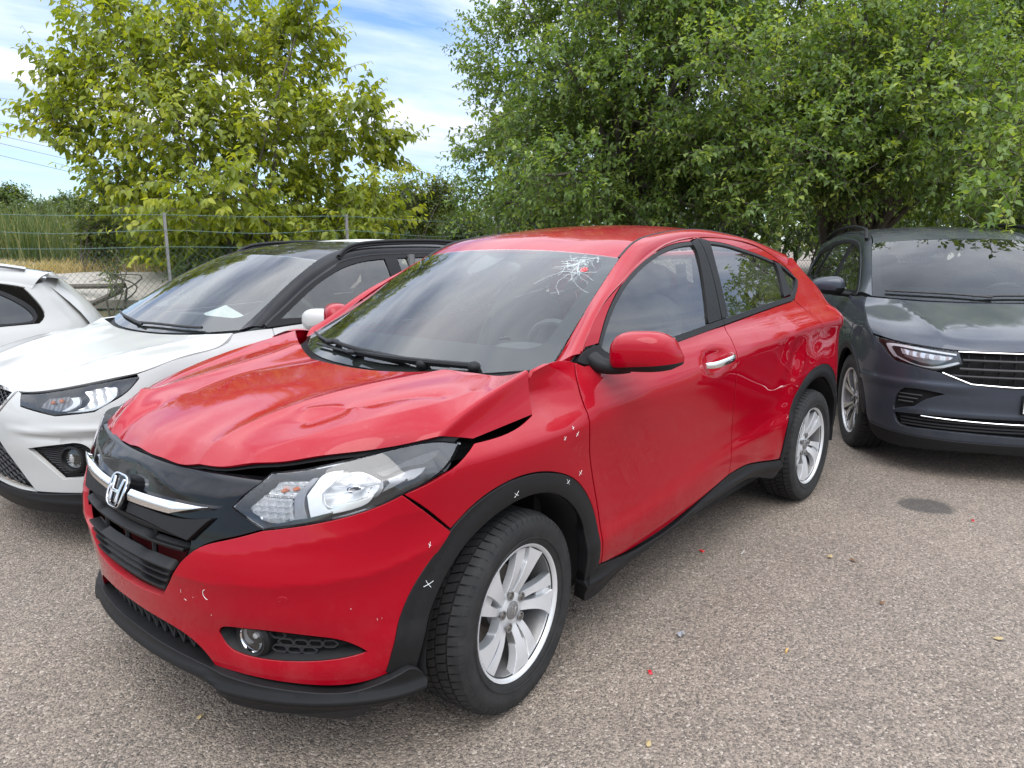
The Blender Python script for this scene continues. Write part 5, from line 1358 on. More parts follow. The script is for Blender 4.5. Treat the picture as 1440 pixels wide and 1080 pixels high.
kA = dict(wb=2.566, ra=.385, trim=.04, paint='white_paint', roofpaint='black_paint', hw=.885, x_end=3.32,
          hoodside=[(-.42, .893), (-.30, .926), (-.22, .943), (.014, .972), (.10, 1.003), (.131, 1.030)], pil=[(.22, 1.036)], sf=.36, sm=1.48,
          shut=[(-.42, .893), (-.40, .80), (-.30, .575)], belt=abelt, dd=aD, edge=aE, i_roof=4, crown=.03,
          cpil=[(2.72, 1.20), (2.72, 1.31)], tail=[(2.95, 1.20), (3.10, 1.0), (3.20, .7), (3.18, .335)],
          glass=[([[(.46, 1.082), (.62, 1.17), (.80, 1.262), (1.02, 1.345), (1.22, 1.385), (1.41, 1.398)], [(1.41, 1.398), (1.40, 1.09)], [(1.40, 1.09), (.9, 1.075), (.46, 1.082)]]),
                 ([[(1.53, 1.400), (1.9, 1.398), (2.22, 1.37)], [(2.22, 1.37), (2.34, 1.12)], [(2.34, 1.12), (1.50, 1.095)], [(1.50, 1.095), (1.53, 1.400)]]),
                 ([[(2.30, 1.35), (2.52, 1.29)], [(2.52, 1.29), (2.60, 1.15), (2.42, 1.135)], [(2.42, 1.135), (2.30, 1.35)]])],
          dlo_top=[(.345, 1.052), (.44, 1.106), (.56, 1.172), (.74, 1.267), (.90, 1.335), (1.03, 1.382), (1.20, 1.412), (1.5, 1.427), (1.95, 1.422), (2.4, 1.377), (2.66, 1.32)],
          dlo_bot=[(.345, 1.040), (.6, 1.047), (1.3, 1.067), (2.0, 1.087), (2.46, 1.102), (2.66, 1.117)],
          screen_c=[(.015, 0, 1.005), (.80, 0, 1.435)],
          bonnet_f=[(1.25, .893), (1.0, .874), (.70, .835), (.42, .802), (.2, .800), (0, .802), (-.2, .800), (-.42, .802), (-.70, .835), (-1.0, .874), (-1.25, .893)],
          bonnet_r=[(.131, .785, 1.032), (.10, .66, 1.02), (.06, .50, 1.010), (.02, .34, 1.004), (0, .17, 1.0), (-.01, 0, 1.0), (0, -.17, 1.0), (.02, -.34, 1.004), (.06, -.50, 1.010), (.10, -.66, 1.02), (.131, -.785, 1.032)],
          bulge=[0, .030, .042, .045, .034, .014, 0], crease=.012, Rt=.320, Rr=.22, tw=.205, track=.765, wheel='five_double')
ra_ = common(ar, A, kA)
FA = A.front
hb = [(-1.25, .885), (-1.14, .81), (-1.033, .768), (-.936, .728)]; hb2 = [(-.936, .728), (-.683, .706)]; hb3 = [(-.683, .706), (-.397, .734)]; hb4 = [(-.397, .734), (-.36, .79)]
gri = [[(-.36, .79), (-.32, .802)], [(-.32, .802), (-.20, .690), (-.13, .655)], [(-.13, .655), (0, .655)]]
sideA = [[(-1.25, .885), (-1.30, .80), (-1.47, .575)], [(-1.47, .575), (-1.33, .44), (-1.22, .30)], [(-1.22, .30), (-.86, .315), (-.456, .300)], [(-.456, .300), (-.33, .29), (0, .29)]]
topA = [hb, hb2, hb3, hb4]+gri
segs = topA+[rev(mirx(s)) for s in reversed(topA)]+[mirx(s) for s in sideA]+[rev(s) for s in reversed(sideA)]
fogA = loop([(-.476, .530), (-.60, .550), (-.80, .574)], [(-.80, .574), (-.88, .562), (-.955, .505)], [(-.955, .505), (-.90, .405)], [(-.90, .405), (-.692, .389)], [(-.692, .389), (-.60, .45), (-.476, .530)], step=.025)
lowA = loop([(-.16, .556), (.16, .556)], [(.16, .556), (.456, .302)], [(.456, .302), (-.456, .302)], [(-.456, .302), (-.16, .556)], step=.03)
def aoff(a, z):
    a = np.abs(a); return .014*np.exp(-((z-(.628+.05*(a-.7)))/.022)**2)*np.clip((a-.25)*4, 0, 1) - .012*np.exp(-((z-.60)/.02)**2)*np.clip((a-.3)*3, 0, 1)
bumpA = patch('front_bumper', loop(*segs, step=.03), FA(aoff), 'white_paint', ar, holes=(fogA, fogA*np.array([-1, 1]), lowA), h=.025, thick=.02, out=(-1, 0, 0))
gA = loop([(-.32, .802), (0, .812), (.32, .802)], [(.32, .802), (.20, .690), (.13, .655)], [(.13, .655), (-.13, .655)], [(-.13, .655), (-.20, .690), (-.32, .802)], step=.03)
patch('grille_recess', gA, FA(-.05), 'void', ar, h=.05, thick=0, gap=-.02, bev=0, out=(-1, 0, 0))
gi = ring2(gA, .018); gar = patch('grille_surround', gA, FA(.006), 'chrome', ar, holes=(gi,), h=.03, thick=.03, out=(-1, 0, 0), gap=0, bev=.003)
hexmesh('grille_mesh', gi, .040, .024, FA(-.012), 'gloss_black', ar, .0045)
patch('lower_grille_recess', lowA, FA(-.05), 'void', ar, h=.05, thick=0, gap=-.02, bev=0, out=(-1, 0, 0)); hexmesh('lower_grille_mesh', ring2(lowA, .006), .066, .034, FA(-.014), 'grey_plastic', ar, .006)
for s_ in (1, -1):
    fo = fogA*np.array([s_, 1])
    patch('fog_panel', fo, FA(-.030), 'black_plastic', bumpA, h=.03, thick=.0, gap=-.01, bev=0, out=(-1, 0, 0))
    q = MB()
    for z in np.arange(.40, .57, .012):
        a = np.linspace(-.97, -.46, 40); ok = inside(np.c_[a, np.full_like(a, z)], ring2(fogA, .008)); a = a[ok]
        if len(a) > 4: q.tube(FA(lambda a_, z_: -.027+.003*np.sin(a_*60))(s_*a, z+.003*np.sin(a*40)), .0035, 4, False)
    q.build('fog_louvre', 'grey_plastic', bumpA, kind='stuff')
    c = FA(-.02)(np.array([-.775*s_]), np.array([.488]))[0]; fl = bpy.data.objects.new('fog_lamp', None); COL.objects.link(fl); fl.parent = ar; fl.location = c; fl.rotation_euler = (0, 0, s_*.45)
    q = MB(); q.lathe([(.072, .02), (.066, -.012), (.056, -.016), (.050, -.006), (.048, .02)], 28, axis=0); q.build('bezel_ring', 'black_plastic', fl)
    q = MB(); q.lathe([(0, .03), (.02, .026), (.047, .004)], 28, axis=0); q.ell((.012, s_*.022, .0), (.01, .016, .03), 10, 8); q.build('reflector', 'lamp_silver', fl)
    q = MB(); q.lathe([(0, -.008), (.03, -.006), (.048, 0)], 28, axis=0); q.build('lens', 'lamp_lens', fl)
    m_ = lambda L: [(s_*a, z) for a, z in L]
    lo = loop(m_(rev(hb4)), m_(rev(hb3)), m_(rev(hb2)), m_(rev(hb)), m_([(-1.25, .885), (-1.0, .866), (-.70, .827), (-.50, .800), (-.36, .790)]), step=.025)
    hl = patch('headlight', lo, FA(-.07), 'lamp_dark', ar, h=.04, thick=0, gap=-.004, bev=0, out=(-1, 0, 0))
    lo2 = lo if area(lo) > 0 else lo[::-1]; n = len(lo2); i2 = inset(lo2, .004)
    q = MB(); q.add(np.r_[FA(-.001)(lo2[:, 0], lo2[:, 1]), FA(-.07)(i2[:, 0], i2[:, 1])], [(i, (i+1) % n, (i+1) % n+n, i+n) for i in range(n)]); q.build('housing_wall', 'lamp_dark', hl, True, 60)
    def part(nm, L, off, mt): return patch(nm, loop(*[m_(x) for x in L], step=.015), FA(off), mt, hl, h=.012, thick=.012, gap=0, bev=.002, out=(-1, 0, 0))
    rib = lambda a, z: -.045+.012*np.abs(((np.abs(a)*13+z*9) % 1)-.5)*2
    part('reflector', [[(-.80, .826), (-.95, .846), (-1.03, .842)], [(-1.03, .842), (-1.05, .80), (-.93, .745)], [(-.93, .745), (-.78, .733)], [(-.78, .733), (-.86, .78), (-.80, .826)]], rib, 'lamp_silver')
    part('light_guide', [[(-.98, .838), (-1.05, .838), (-1.06, .80)], [(-1.06, .80), (-.95, .742), (-.72, .722)], [(-.72, .722), (-.93, .756), (-1.02, .80), (-.98, .838)]], -.030, 'lamp_white')
    part('light_guide', [[(-.72, .795), (-.78, .80)], [(-.78, .80), (-.80, .77), (-.72, .728)], [(-.72, .728), (-.68, .728)], [(-.68, .728), (-.75, .77), (-.72, .795)]], -.030, 'lamp_white')
    part('reflector', [[(-.52, .790), (-.68, .806)], [(-.68, .806), (-.72, .77), (-.64, .725)], [(-.64, .725), (-.48, .742)], [(-.48, .742), (-.52, .790)]], lambda a, z: -.055+.01*np.abs(((np.abs(a)*30) % 1)-.5), 'lamp_smoke')
    for a0, z0 in ((-.60, .770), (-.66, .780)):
        c = FA(-.035)(np.array([s_*a0]), np.array([z0]))[0]; q = MB(); q.ell(c, (.012, .012, .010), 12, 8); q.build('indicator_bulb', 'amber', hl)
    patch('lens', lo, FA(.001), 'lamp_lens', hl, h=.05, thick=.005, gap=.003, bev=.003, out=(-1, 0, 0))
lipA = loop([(-1.24, .318), (-.86, .322), (-.456, .300), (0, .292)], [(0, .292), (.456, .300), (.86, .322), (1.24, .318)], [(1.24, .318), (1.2, .23), (.8, .20), (.33, .185)], [(.33, .185), (0, .18), (-.33, .185)], [(-.33, .185), (-.8, .20), (-1.2, .23), (-1.24, .318)], step=.04)
patch('bumper_lip', lipA, FA(lambda a, z: .012+.010*np.exp(-((z-.262)/.02)**2)), 'black_plastic', ar, h=.025, thick=.04, out=(-1, 0, 0), bev=.004)
small_mirror(-1, ra_['dl'], (.60, -.955, 1.075), (.075, .115, .062), 'ivory_paint', 'ivory_paint'); small_mirror(1, ra_['dr'], (.60, .955, 1.075), (.075, .115, .062), 'ivory_paint', 'ivory_paint')
for s_ in (-1, 1):
    q = MB(); C = crv([(1.02, s_*.600, 1.425), (1.10, s_*.585, 1.475), (1.25, s_*.575, 1.505), (1.7, s_*.565, 1.520), (2.2, s_*.575, 1.502), (2.45, s_*.590, 1.455)], .05)
    q.tube(C, .012, 8); q.tube(C-np.array([0, 0, .018]), .010, 6); q.build('roof_bar', 'black_plastic', ar)
    patch('seam', np.array([(.35, 1.0), (.351, 1.0), (.351, .99), (.35, .99)]), A.side(s_, .001), 'seal', ar, thick=0) if False else None
q = MB()
pv = np.array([(-.10, -.07, 0), (.12, -.09, .01), (.13, .07, .0), (-.06, .09, .035), (.03, -.02, .085)])
q.add(pv+np.array([0, 0, 0]), [(0, 1, 4), (1, 2, 4), (2, 3, 4), (3, 0, 4)])
pap = q.build('paper', 'white_trim', None, True, 20); cth, sth = math.cos(ARONA_POSE[2]), math.sin(ARONA_POSE[2])
pap.location = (ARONA_POSE[0]+.42*cth+.18*sth, ARONA_POSE[1]+.42*sth-.18*cth, 1.050); tag(pap, 'crumpled white paper lying on the dashboard of the white crossover', 'paper')

# ============ dark grey SUV
Tb = TIG; ti = thing('parked_car', 'dark grey SUV parked under the overhanging tree', 'car'); pose(ti, TIG_POSE)
tE = [(.10, .775, 1.115), (.28, .745, 1.215), (.48, .706, 1.318), (.70, .664, 1.415), (.90, .622, 1.492), (1.05, .596, 1.540), (1.25, .582, 1.575), (1.6, .572, 1.598), (2.1, .572, 1.598), (2.6, .59, 1.560), (2.95, .61, 1.50)]
tD = [(.36, 1.10), (.45, 1.160), (.62, 1.255), (.84, 1.355), (1.02, 1.425), (1.16, 1.468), (1.36, 1.500), (1.65, 1.515), (2.1, 1.512), (2.6, 1.46), (2.95, 1.37)]
tbelt = [(.30, 1.09), (.6, 1.095), (1.3, 1.110), (2.0, 1.125), (2.58, 1.14), (2.85, 1.155)]
kT = dict(wb=2.68, ra=.45, trim=.045, paint='grey_paint', roofpaint='grey_paint', hw=.90, x_end=3.60,
          hoodside=[(-.47, .905), (-.40, .945), (-.30, .985), (-.105, 1.040), (.03, 1.085), (.06, 1.108)], pil=[(.20, 1.112)], sf=.38, sm=1.52,
          shut=[(-.47, .905), (-.46, .80), (-.40, .541)], belt=tbelt, dd=tD, edge=tE, i_roof=4, crown=.035,
          cpil=[(2.95, 1.26), (2.95, 1.37)], tail=[(3.20, 1.25), (3.35, 1.05), (3.45, .7), (3.42, .335)], privacy=2,
          glass=[([[(.48, 1.135), (.66, 1.245), (.86, 1.338), (1.08, 1.425), (1.28, 1.465), (1.46, 1.482)], [(1.46, 1.482), (1.44, 1.130)], [(1.44, 1.130), (.9, 1.12), (.48, 1.135)]]),
                 ([[(1.57, 1.488), (1.9, 1.49), (2.28, 1.462)], [(2.28, 1.462), (2.42, 1.155)], [(2.42, 1.155), (1.54, 1.135)], [(1.54, 1.135), (1.57, 1.488)]]),
                 ([[(2.36, 1.445), (2.70, 1.38)], [(2.70, 1.38), (2.80, 1.20), (2.50, 1.165)], [(2.50, 1.165), (2.36, 1.445)]])],
          dlo_top=[(.375, 1.108), (.46, 1.166), (.62, 1.257), (.84, 1.357), (1.02, 1.427), (1.16, 1.470), (1.36, 1.502), (1.65, 1.517), (2.1, 1.514), (2.6, 1.462), (2.85, 1.39)],
          dlo_bot=[(.375, 1.094), (.6, 1.097), (1.3, 1.112), (2.0, 1.127), (2.58, 1.142), (2.85, 1.157)],
          screen_c=[(-.06, 0, 1.085), (.82, 0, 1.520)],
          bonnet_f=[(1.20, .908), (.95, .884), (.72, .864), (.50, .848), (.25, .848), (0, .850), (-.25, .848), (-.50, .848), (-.72, .864), (-.95, .884), (-1.20, .908)],
          bonnet_r=[(.06, .812, 1.110), (.02, .70, 1.10), (-.03, .54, 1.090), (-.07, .36, 1.085), (-.09, .18, 1.082), (-.10, 0, 1.082), (-.09, -.18, 1.082), (-.07, -.36, 1.085), (-.03, -.54, 1.090), (.02, -.70, 1.10), (.06, -.812, 1.110)],
          bulge=[0, .028, .040, .038, .024, .008, 0], crease=.018, screen_mat='windscreen_dark', Rt=.350, Rr=.236, tw=.225, track=.79, wheel='five_double', steer=.03)
rt_ = common(ti, Tb, kT)
FT = Tb.front
th = [[(-1.22, .900), (-1.08, .84), (-1.00, .79), (-.928, .752)], [(-.928, .752), (-.639, .711)], [(-.639, .711), (-.60, .700), (-.429, .640)], [(-.429, .640), (-.15, .632), (0, .632)]]
ts = [[(-1.22, .900), (-1.30, .80), (-1.43, .541)], [(-1.43, .541), (-1.30, .38), (-1.24, .30)], [(-1.24, .30), (-1.0, .285), (-.6, .272), (0, .268)]]
segs = th+[rev(mirx(s)) for s in reversed(th)]+[mirx(s) for s in ts]+[rev(s) for s in reversed(ts)]
lowT = loop([(-.93, .412), (-.70, .422), (-.35, .428), (0, .43)], [(0, .43), (.35, .428), (.70, .422), (.93, .412)], [(.93, .412), (.90, .345), (.70, .330), (0, .318)], [(0, .318), (-.70, .330), (-.90, .345), (-.93, .412)], step=.03)
wingT = loop([(-.935, .435), (-.90, .54), (-.845, .582)], [(-.845, .582), (-.74, .585), (-.584, .570)], [(-.584, .570), (-.70, .525), (-.766, .478)], [(-.766, .478), (-.935, .435)], step=.025)
def toff(a, z):
    a = np.abs(a); return .012*np.exp(-((z-.612)/.02)**2)*np.clip((a-.3)*4, 0, 1) + .010*np.exp(-((z-.455)/.018)**2)*(a < .8)
bumpT = patch('front_bumper', loop(*segs, step=.03), FT(toff), 'grey_paint', ti, holes=(lowT, wingT, wingT*np.array([-1, 1])), h=.025, thick=.02, out=(-1, 0, 0))
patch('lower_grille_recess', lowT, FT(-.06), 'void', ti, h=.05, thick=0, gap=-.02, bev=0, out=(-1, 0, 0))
for z in (.345, .365, .388):
    q = MB(); a = np.linspace(-.88, .88, 40); q.tube(FT(-.02)(a, np.full_like(a, z)), .006, 5); q.build('lower_grille_slat', 'grey_plastic', ti)
q = MB(); a = np.linspace(-.72, .72, 44); q.tube(FT(.0)(a, .404+.012*np.abs(a/.72)**2), .004, 6); q.build('chrome_strip', 'chrome', ti)
for s_ in (1, -1):
    fo = wingT*np.array([s_, 1]); patch('air_curtain', fo, FT(-.030), 'void', bumpT, h=.04, thick=0, gap=-.006, bev=0, out=(-1, 0, 0))
    for z in (.495, .520, .545):
        a = np.linspace(-.90, -.775+(z-.5)*1.2, 12); q = MB(); q.tube(FT(-.012)(s_*a, np.full_like(a, z)), .006, 5); q.build('curtain_louvre', 'grey_plastic', bumpT)
    m_ = lambda L: [(s_*a, z) for a, z in L]
    lo = loop(m_(th[0]), m_(th[1]), m_([(-.639, .711), (-.484, .765)]), m_([(-.484, .765), (-.505, .842)]), m_([(-.505, .842), (-.72, .856), (-.95, .875), (-1.22, .900)]), step=.025)
    hl = patch('headlight', lo, FT(-.06), 'lamp_dark', ti, h=.04, thick=0, gap=-.004, bev=0, out=(-1, 0, 0))
    def part(nm, L, off, mt): return patch(nm, loop(*[m_(x) for x in L], step=.015), FT(off), mt, hl, h=.015, thick=.012, gap=0, bev=.002, out=(-1, 0, 0))
    part('light_guide', [[(-1.05, .855), (-.95, .862), (-.52, .828)], [(-.52, .828), (-.52, .816)], [(-.52, .816), (-.93, .845), (-.99, .835), (-.93, .775)], [(-.93, .775), (-.955, .775), (-1.03, .83), (-1.05, .855)]], -.018, 'lamp_white')
    part('light_guide', [[(-.93, .772), (-.66, .725), (-.50, .766)], [(-.50, .766), (-.51, .774), (-.66, .736), (-.93, .782)], [(-.93, .782), (-.93, .772)]], -.018, 'lamp_white')
    part('reflector', [[(-.92, .838), (-.54, .808)], [(-.54, .808), (-.56, .785), (-.90, .800)], [(-.90, .800), (-.92, .838)]], lambda a, z: -.045+.01*np.abs(((np.abs(a)*16) % 1)-.5)*2, 'lamp_silver')
    part('reflector', [[(-.89, .792), (-.57, .778)], [(-.57, .778), (-.66, .748), (-.88, .782)], [(-.88, .782), (-.89, .792)]], -.045, 'lamp_smoke')
    patch('lens', lo, FT(.001), 'lamp_lens', hl, h=.05, thick=.005, gap=.003, bev=.003, out=(-1, 0, 0))
gT = loop([(-.505, .842), (0, .846), (.505, .842)], [(.505, .842), (.484, .765), (.60, .704)], [(.60, .704), (.429, .642), (0, .634)], [(0, .634), (-.429, .642), (-.60, .704)], [(-.60, .704), (-.484, .765), (-.505, .842)], step=.03)
patch('grille_recess', gT, FT(-.06), 'void', ti, h=.05, thick=0, gap=-.02, bev=0, out=(-1, 0, 0))
for z, aw, r_ in ((.790, .485, .009), (.735, .50, .010), (.690, .55, .008)):
    q = MB(); a = np.linspace(-aw, aw, 40); q.tube(FT(-.012)(a, np.full_like(a, z)), r_, 6); q.build('grille_slat', 'grey_plastic', ti)
for a_ in np.linspace(-.45, .45, 11):
    q = MB(); z = np.linspace(.65, .83, 5); q.tube(FT(-.03)(np.full(5, a_), z), .007, 5); q.build('grille_rib', 'black_plastic', ti)
q = MB(); a = np.linspace(-.51, .51, 40); q.tube(FT(.004)(a, .838+0*a), .0042, 6); q.build('chrome_strip', 'chrome', ti)
q = MB(); a = np.r_[np.linspace(-.60, -.43, 8), np.linspace(-.40, .40, 24), np.linspace(.43, .60, 8)]; q.tube(FT(.004)(a, np.interp(np.abs(a), [0, .2, .429, .60], [.636, .637, .645, .706])), .0042, 6); q.build('chrome_strip', 'chrome', ti)
lipT = loop([(-1.22, .312), (-1.0, .293), (-.6, .280), (0, .276)], [(0, .276), (.6, .280), (1.0, .293), (1.22, .312)], [(1.22, .312), (1.15, .22), (.5, .205), (0, .20)], [(0, .20), (-.5, .205), (-1.15, .22), (-1.22, .312)], step=.04)
patch('bumper_lip', lipT, FT(.014), 'black_plastic', ti, h=.04, thick=.04, out=(-1, 0, 0), bev=.004)
pl_ = patch('number_plate', loop([(-.136, .588), (.136, .588)], [(.136, .588), (.136, .478)], [(.136, .478), (-.136, .478)], [(-.136, .478), (-.136, .588)], step=.05), FT(.022), 'white_trim', ti, h=.05, thick=.02, gap=0, out=(-1, 0, 0))
pi_ = np.array([(-.130, .582), (.130, .582), (.130, .484), (-.130, .484)]); po_ = np.array([(-.138, .590), (.138, .590), (.138, .476), (-.138, .476)])
patch('plate_frame', po_, FT(.025), 'black_plastic', pl_, holes=(pi_,), h=.05, thick=.02, gap=0, out=(-1, 0, 0))
t = np.linspace(0, 2*math.pi, 20, endpoint=False)
for s_ in (-1, 1): patch('parking_sensor', np.c_[s_*.455+.020*np.cos(t), .545+.016*np.sin(t)], FT(lambda a, z: toff(a, z)+.001), 'grey_paint', bumpT, h=.02, thick=.002, gap=0, bev=.001, out=(-1, 0, 0))
for s_, dd2 in ((1, rt_['dr']), (-1, rt_['dl'])):
    small_mirror(s_, dd2, (.56, s_*1.005, 1.165), (.085, .125, .072), 'grey_paint', 'black_plastic')
    q = MB(); C = crv([(1.00, s_*.645, 1.525), (1.10, s_*.625, 1.585), (1.3, s_*.610, 1.618), (1.9, s_*.600, 1.640), (2.5, s_*.615, 1.60), (2.75, s_*.64, 1.54)], .05); q.tube(C, .016, 8); q.build('roof_bar', 'black_plastic', ti)
    q = MB(); y = float(Tb.S(1.40, .96)); C = crv([(1.30, s_*(y-.01), .955), (1.32, s_*(y+.03), .957), (1.45, s_*(y+.03), .963), (1.47, s_*(y-.01), .965)], .01); q.tube(C, .011, 8); q.build('door_handle', 'grey_paint', dd2)

# ============ rear end of a white estate car, mostly out of the picture
Wb = WAG; wa = thing('parked_car', 'white estate car at the left edge, only its rear end showing', 'car'); pose(wa, WAG_POSE); wa.scale = (1, 1, .955)
wE = [(.15, .745, 1.04), (.4, .70, 1.17), (.7, .64, 1.30), (.95, .595, 1.375), (1.15, .575, 1.405), (1.5, .56, 1.432), (2.0, .555, 1.440), (2.5, .56, 1.425), (2.9, .57, 1.395), (3.12, .575, 1.360)]
wD = [(.34, 1.03), (.5, 1.10), (.76, 1.215), (1.0, 1.29), (1.2, 1.325), (1.55, 1.35), (2.0, 1.352), (2.5, 1.33), (2.85, 1.275), (2.95, 1.24)]
wbelt = [(.30, .975), (.6, .975), (1.3, .975), (2.0, .975), (2.6, .978), (2.93, .985)]
kW = dict(wb=2.64, ra=.39, trim=0.012, paint='ivory_paint', roofpaint='ivory_paint', hw=.88, x_end=3.62,
          hoodside=[(-.42, .80), (-.2, .86), (.10, .98)], pil=[(.22, 1.0)], sf=.36, sm=1.46, shut=[(-.42, .80), (-.40, .70), (-.34, .526)], belt=wbelt, dd=wD, edge=wE, i_roof=3, crown=.03,
          cpil=[(2.99, 1.05), (2.95, 1.17), (2.90, 1.255)], tail=[(3.16, 1.28), (3.36, 1.10), (3.50, .95), (3.52, .7), (3.48, .335)],
          glass=[([[(.5, 1.06), (.8, 1.20), (1.1, 1.28), (1.38, 1.31)], [(1.38, 1.31), (1.38, 1.005)], [(1.38, 1.005), (.5, 1.005)], [(.5, 1.005), (.5, 1.06)]]),
                 ([[(1.5, 1.318), (1.9, 1.325), (2.15, 1.315)], [(2.15, 1.315), (2.18, 1.005)], [(2.18, 1.005), (1.5, 1.005)], [(1.5, 1.005), (1.5, 1.318)]]),
                 ([[(2.27, 1.308), (2.5, 1.292), (2.72, 1.22), (2.88, 1.09), (2.905, 1.04)], [(2.905, 1.04), (2.89, 1.012), (2.6, 1.005), (2.27, 1.005)], [(2.27, 1.005), (2.27, 1.308)]])],
          dlo_top=[(.36, 1.035), (.5, 1.102), (.76, 1.217), (1.0, 1.292), (1.2, 1.327), (1.55, 1.345), (2.0, 1.346), (2.5, 1.318), (2.76, 1.235), (2.92, 1.10), (2.935, 1.03)],
          dlo_bot=[(.36, .98), (.6, .977), (1.3, .977), (2.0, .977), (2.6, .980), (2.90, .988)],
          screen_c=[(-.02, 0, 1.0), (.88, 0, 1.40)],
          bonnet_f=[(1.2, .80), (.6, .77), (0, .76), (-.6, .77), (-1.2, .80)], bonnet_r=[(.10, .79, .985), (.03, .4, .985), (0, 0, .985), (.03, -.4, .985), (.10, -.79, .985)],
          bulge=[0, .02, .03, .03, .02, .008, 0], crease=.005, Rt=.315, Rr=.22, tw=.205, track=.76, wheel='five_double')
common(wa, Wb, kW)
def wnose(u, v): 
    u = np.asarray(u, float); v = np.asarray(v, float); return Wb.front()((v-.5)*2.7, .25+u*.52)
sheet('front_bumper', wnose, 10, 24, 'ivory_paint', wa, out=(-1, 0, 0))
for s_ in (-1, 1):
    q = MB(); C = crv([(1.1, s_*.60, 1.40), (1.2, s_*.595, 1.452), (1.6, s_*.585, 1.474), (2.2, s_*.58, 1.470), (2.7, s_*.59, 1.44), (2.95, s_*.60, 1.395)], .06); q.tube(C, .017, 8); q.build('roof_bar', 'satin_metal', wa)
    q = MB(); C = crv([(2.55, s_*.595, 1.385), (2.8, s_*.60, 1.36), (3.08, s_*.60, 1.32)], .06); q.tube(C, .016, 8); q.build('roof_trim', 'satin_metal', wa)
sp_ = grid_fn([[(x, y*(.58), z-.02*y*y) for y in (-1, -.6, 0, .6, 1)] for x, z in ((3.02, 1.372), (3.14, 1.358), (3.25, 1.334))])
sheet('roof_spoiler', sp_, 14, 16, 'ivory_paint', wa, thick=.018)
# ---------------------------------------------------------------- plants, fence, bank
CP = np.array(CAM_POS)
def at(u, v, D):
    """a spot in the place, found from where it lies in the photograph and how far away it stands"""
    return CP+D*(_f+_r*(u-720)/CAM_F-_u*(v-540)/CAM_F)
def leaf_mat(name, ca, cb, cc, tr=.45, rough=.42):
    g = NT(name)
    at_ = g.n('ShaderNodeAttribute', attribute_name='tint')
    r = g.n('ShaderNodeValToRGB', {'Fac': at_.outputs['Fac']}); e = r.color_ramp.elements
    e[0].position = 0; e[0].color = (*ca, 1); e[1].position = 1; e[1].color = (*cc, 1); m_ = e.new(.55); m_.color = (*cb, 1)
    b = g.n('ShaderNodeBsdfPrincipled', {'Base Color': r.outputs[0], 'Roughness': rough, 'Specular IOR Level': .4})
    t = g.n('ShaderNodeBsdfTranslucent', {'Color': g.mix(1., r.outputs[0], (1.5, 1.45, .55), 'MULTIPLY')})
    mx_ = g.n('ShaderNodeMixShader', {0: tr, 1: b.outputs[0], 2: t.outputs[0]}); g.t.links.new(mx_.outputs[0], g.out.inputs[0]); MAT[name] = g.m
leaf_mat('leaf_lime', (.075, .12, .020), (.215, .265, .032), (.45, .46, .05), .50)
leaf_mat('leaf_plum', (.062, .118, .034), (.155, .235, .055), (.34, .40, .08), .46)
leaf_mat('leaf_shrub', (.035, .065, .018), (.085, .130, .032), (.20, .23, .05), .40)
leaf_mat('blade_reed', (.06, .10, .03), (.11, .15, .05), (.24, .23, .10), .3, .6)
leaf_mat('blade_dry', (.30, .22, .09), (.48, .36, .17), (.62, .50, .28), .3, .7)
g = NT('bark'); nz = g.noise(14, 7, .7); w = g.n('ShaderNodeTexNoise', {'Scale': 5., 'Detail': 6., 'Vector': g.n('ShaderNodeMapping', {'Vector': g.co(), 'Scale': (6, 6, .8)}).outputs[0]})
MAT['bark'] = g.pbr(Base_Color=g.mix(w.outputs['Fac'], (.045, .035, .028), (.15, .125, .10)), Roughness=.9, Normal=g.bump(w.outputs['Fac'], .8, .02))
g = NT('galvanised'); nz = g.noise(40, 4, .6); MAT['galvanised'] = g.pbr(Base_Color=g.mix(nz.outputs['Fac'], (.16, .155, .15), (.34, .33, .32)), Roughness=.55, Metallic=.5)
plain('green_wire', (.075, .135, .11), .5)
plain('concrete', (.36, .33, .29), .9, bump=.5, scale=6)
LEAF = np.array([(0, 0, 0), (.15, .19, .05), (.38, .30, .09), (.70, .18, .03), (1.05, 0, -.12), (.70, -.18, .03), (.38, -.30, .09), (.15, -.19, .05), (.45, 0, -.02)])
LEAF_F = np.array([(8, 0, 1), (8, 1, 2), (8, 2, 3), (8, 3, 4), (8, 4, 5), (8, 5, 6), (8, 6, 7), (8, 7, 0)])
def leaves_mesh(name, P, X, N, size, tint, mat, parent=None, width=.62, kind='stuff'):
    X = X/(np.linalg.norm(X, axis=1, keepdims=True)+1e-9); N = N-(N*X).sum(1, keepdims=True)*X; N /= np.linalg.norm(N, axis=1, keepdims=True)+1e-9; Y = np.cross(N, X)
    L = LEAF; n = len(P); k = len(L)
    V = P[:, None]+size[:, None, None]*(L[None, :, 0:1]*X[:, None]+L[None, :, 1:2]*Y[:, None]*width/.62+L[None, :, 2:3]*N[:, None])
    F = (LEAF_F[None]+(np.arange(n)*k)[:, None, None]).reshape(-1, 3)
    return fast_mesh(name, V.reshape(-1, 3), F, np.repeat(tint, k), mat, parent, kind)
def fast_mesh(name, V, F, tint, mat, parent, kind):
    me = bpy.data.meshes.new(name); nv, nf, m = len(V), len(F), F.shape[1]
    me.vertices.add(nv); me.vertices.foreach_set('co', V.astype(np.float32).ravel())
    me.loops.add(nf*m); me.loops.foreach_set('vertex_index', F.astype(np.int32).ravel())
    me.polygons.add(nf); me.polygons.foreach_set('loop_start', (np.arange(nf)*m).astype(np.int32))
    me.update(calc_edges=True)
    a = me.attributes.new('tint', 'FLOAT', 'POINT'); a.data.foreach_set('value', tint.astype(np.float32))
    me.polygons.foreach_set('use_smooth', np.ones(nf, bool)); me.update()
    return link(name, me, mat, parent, kind)
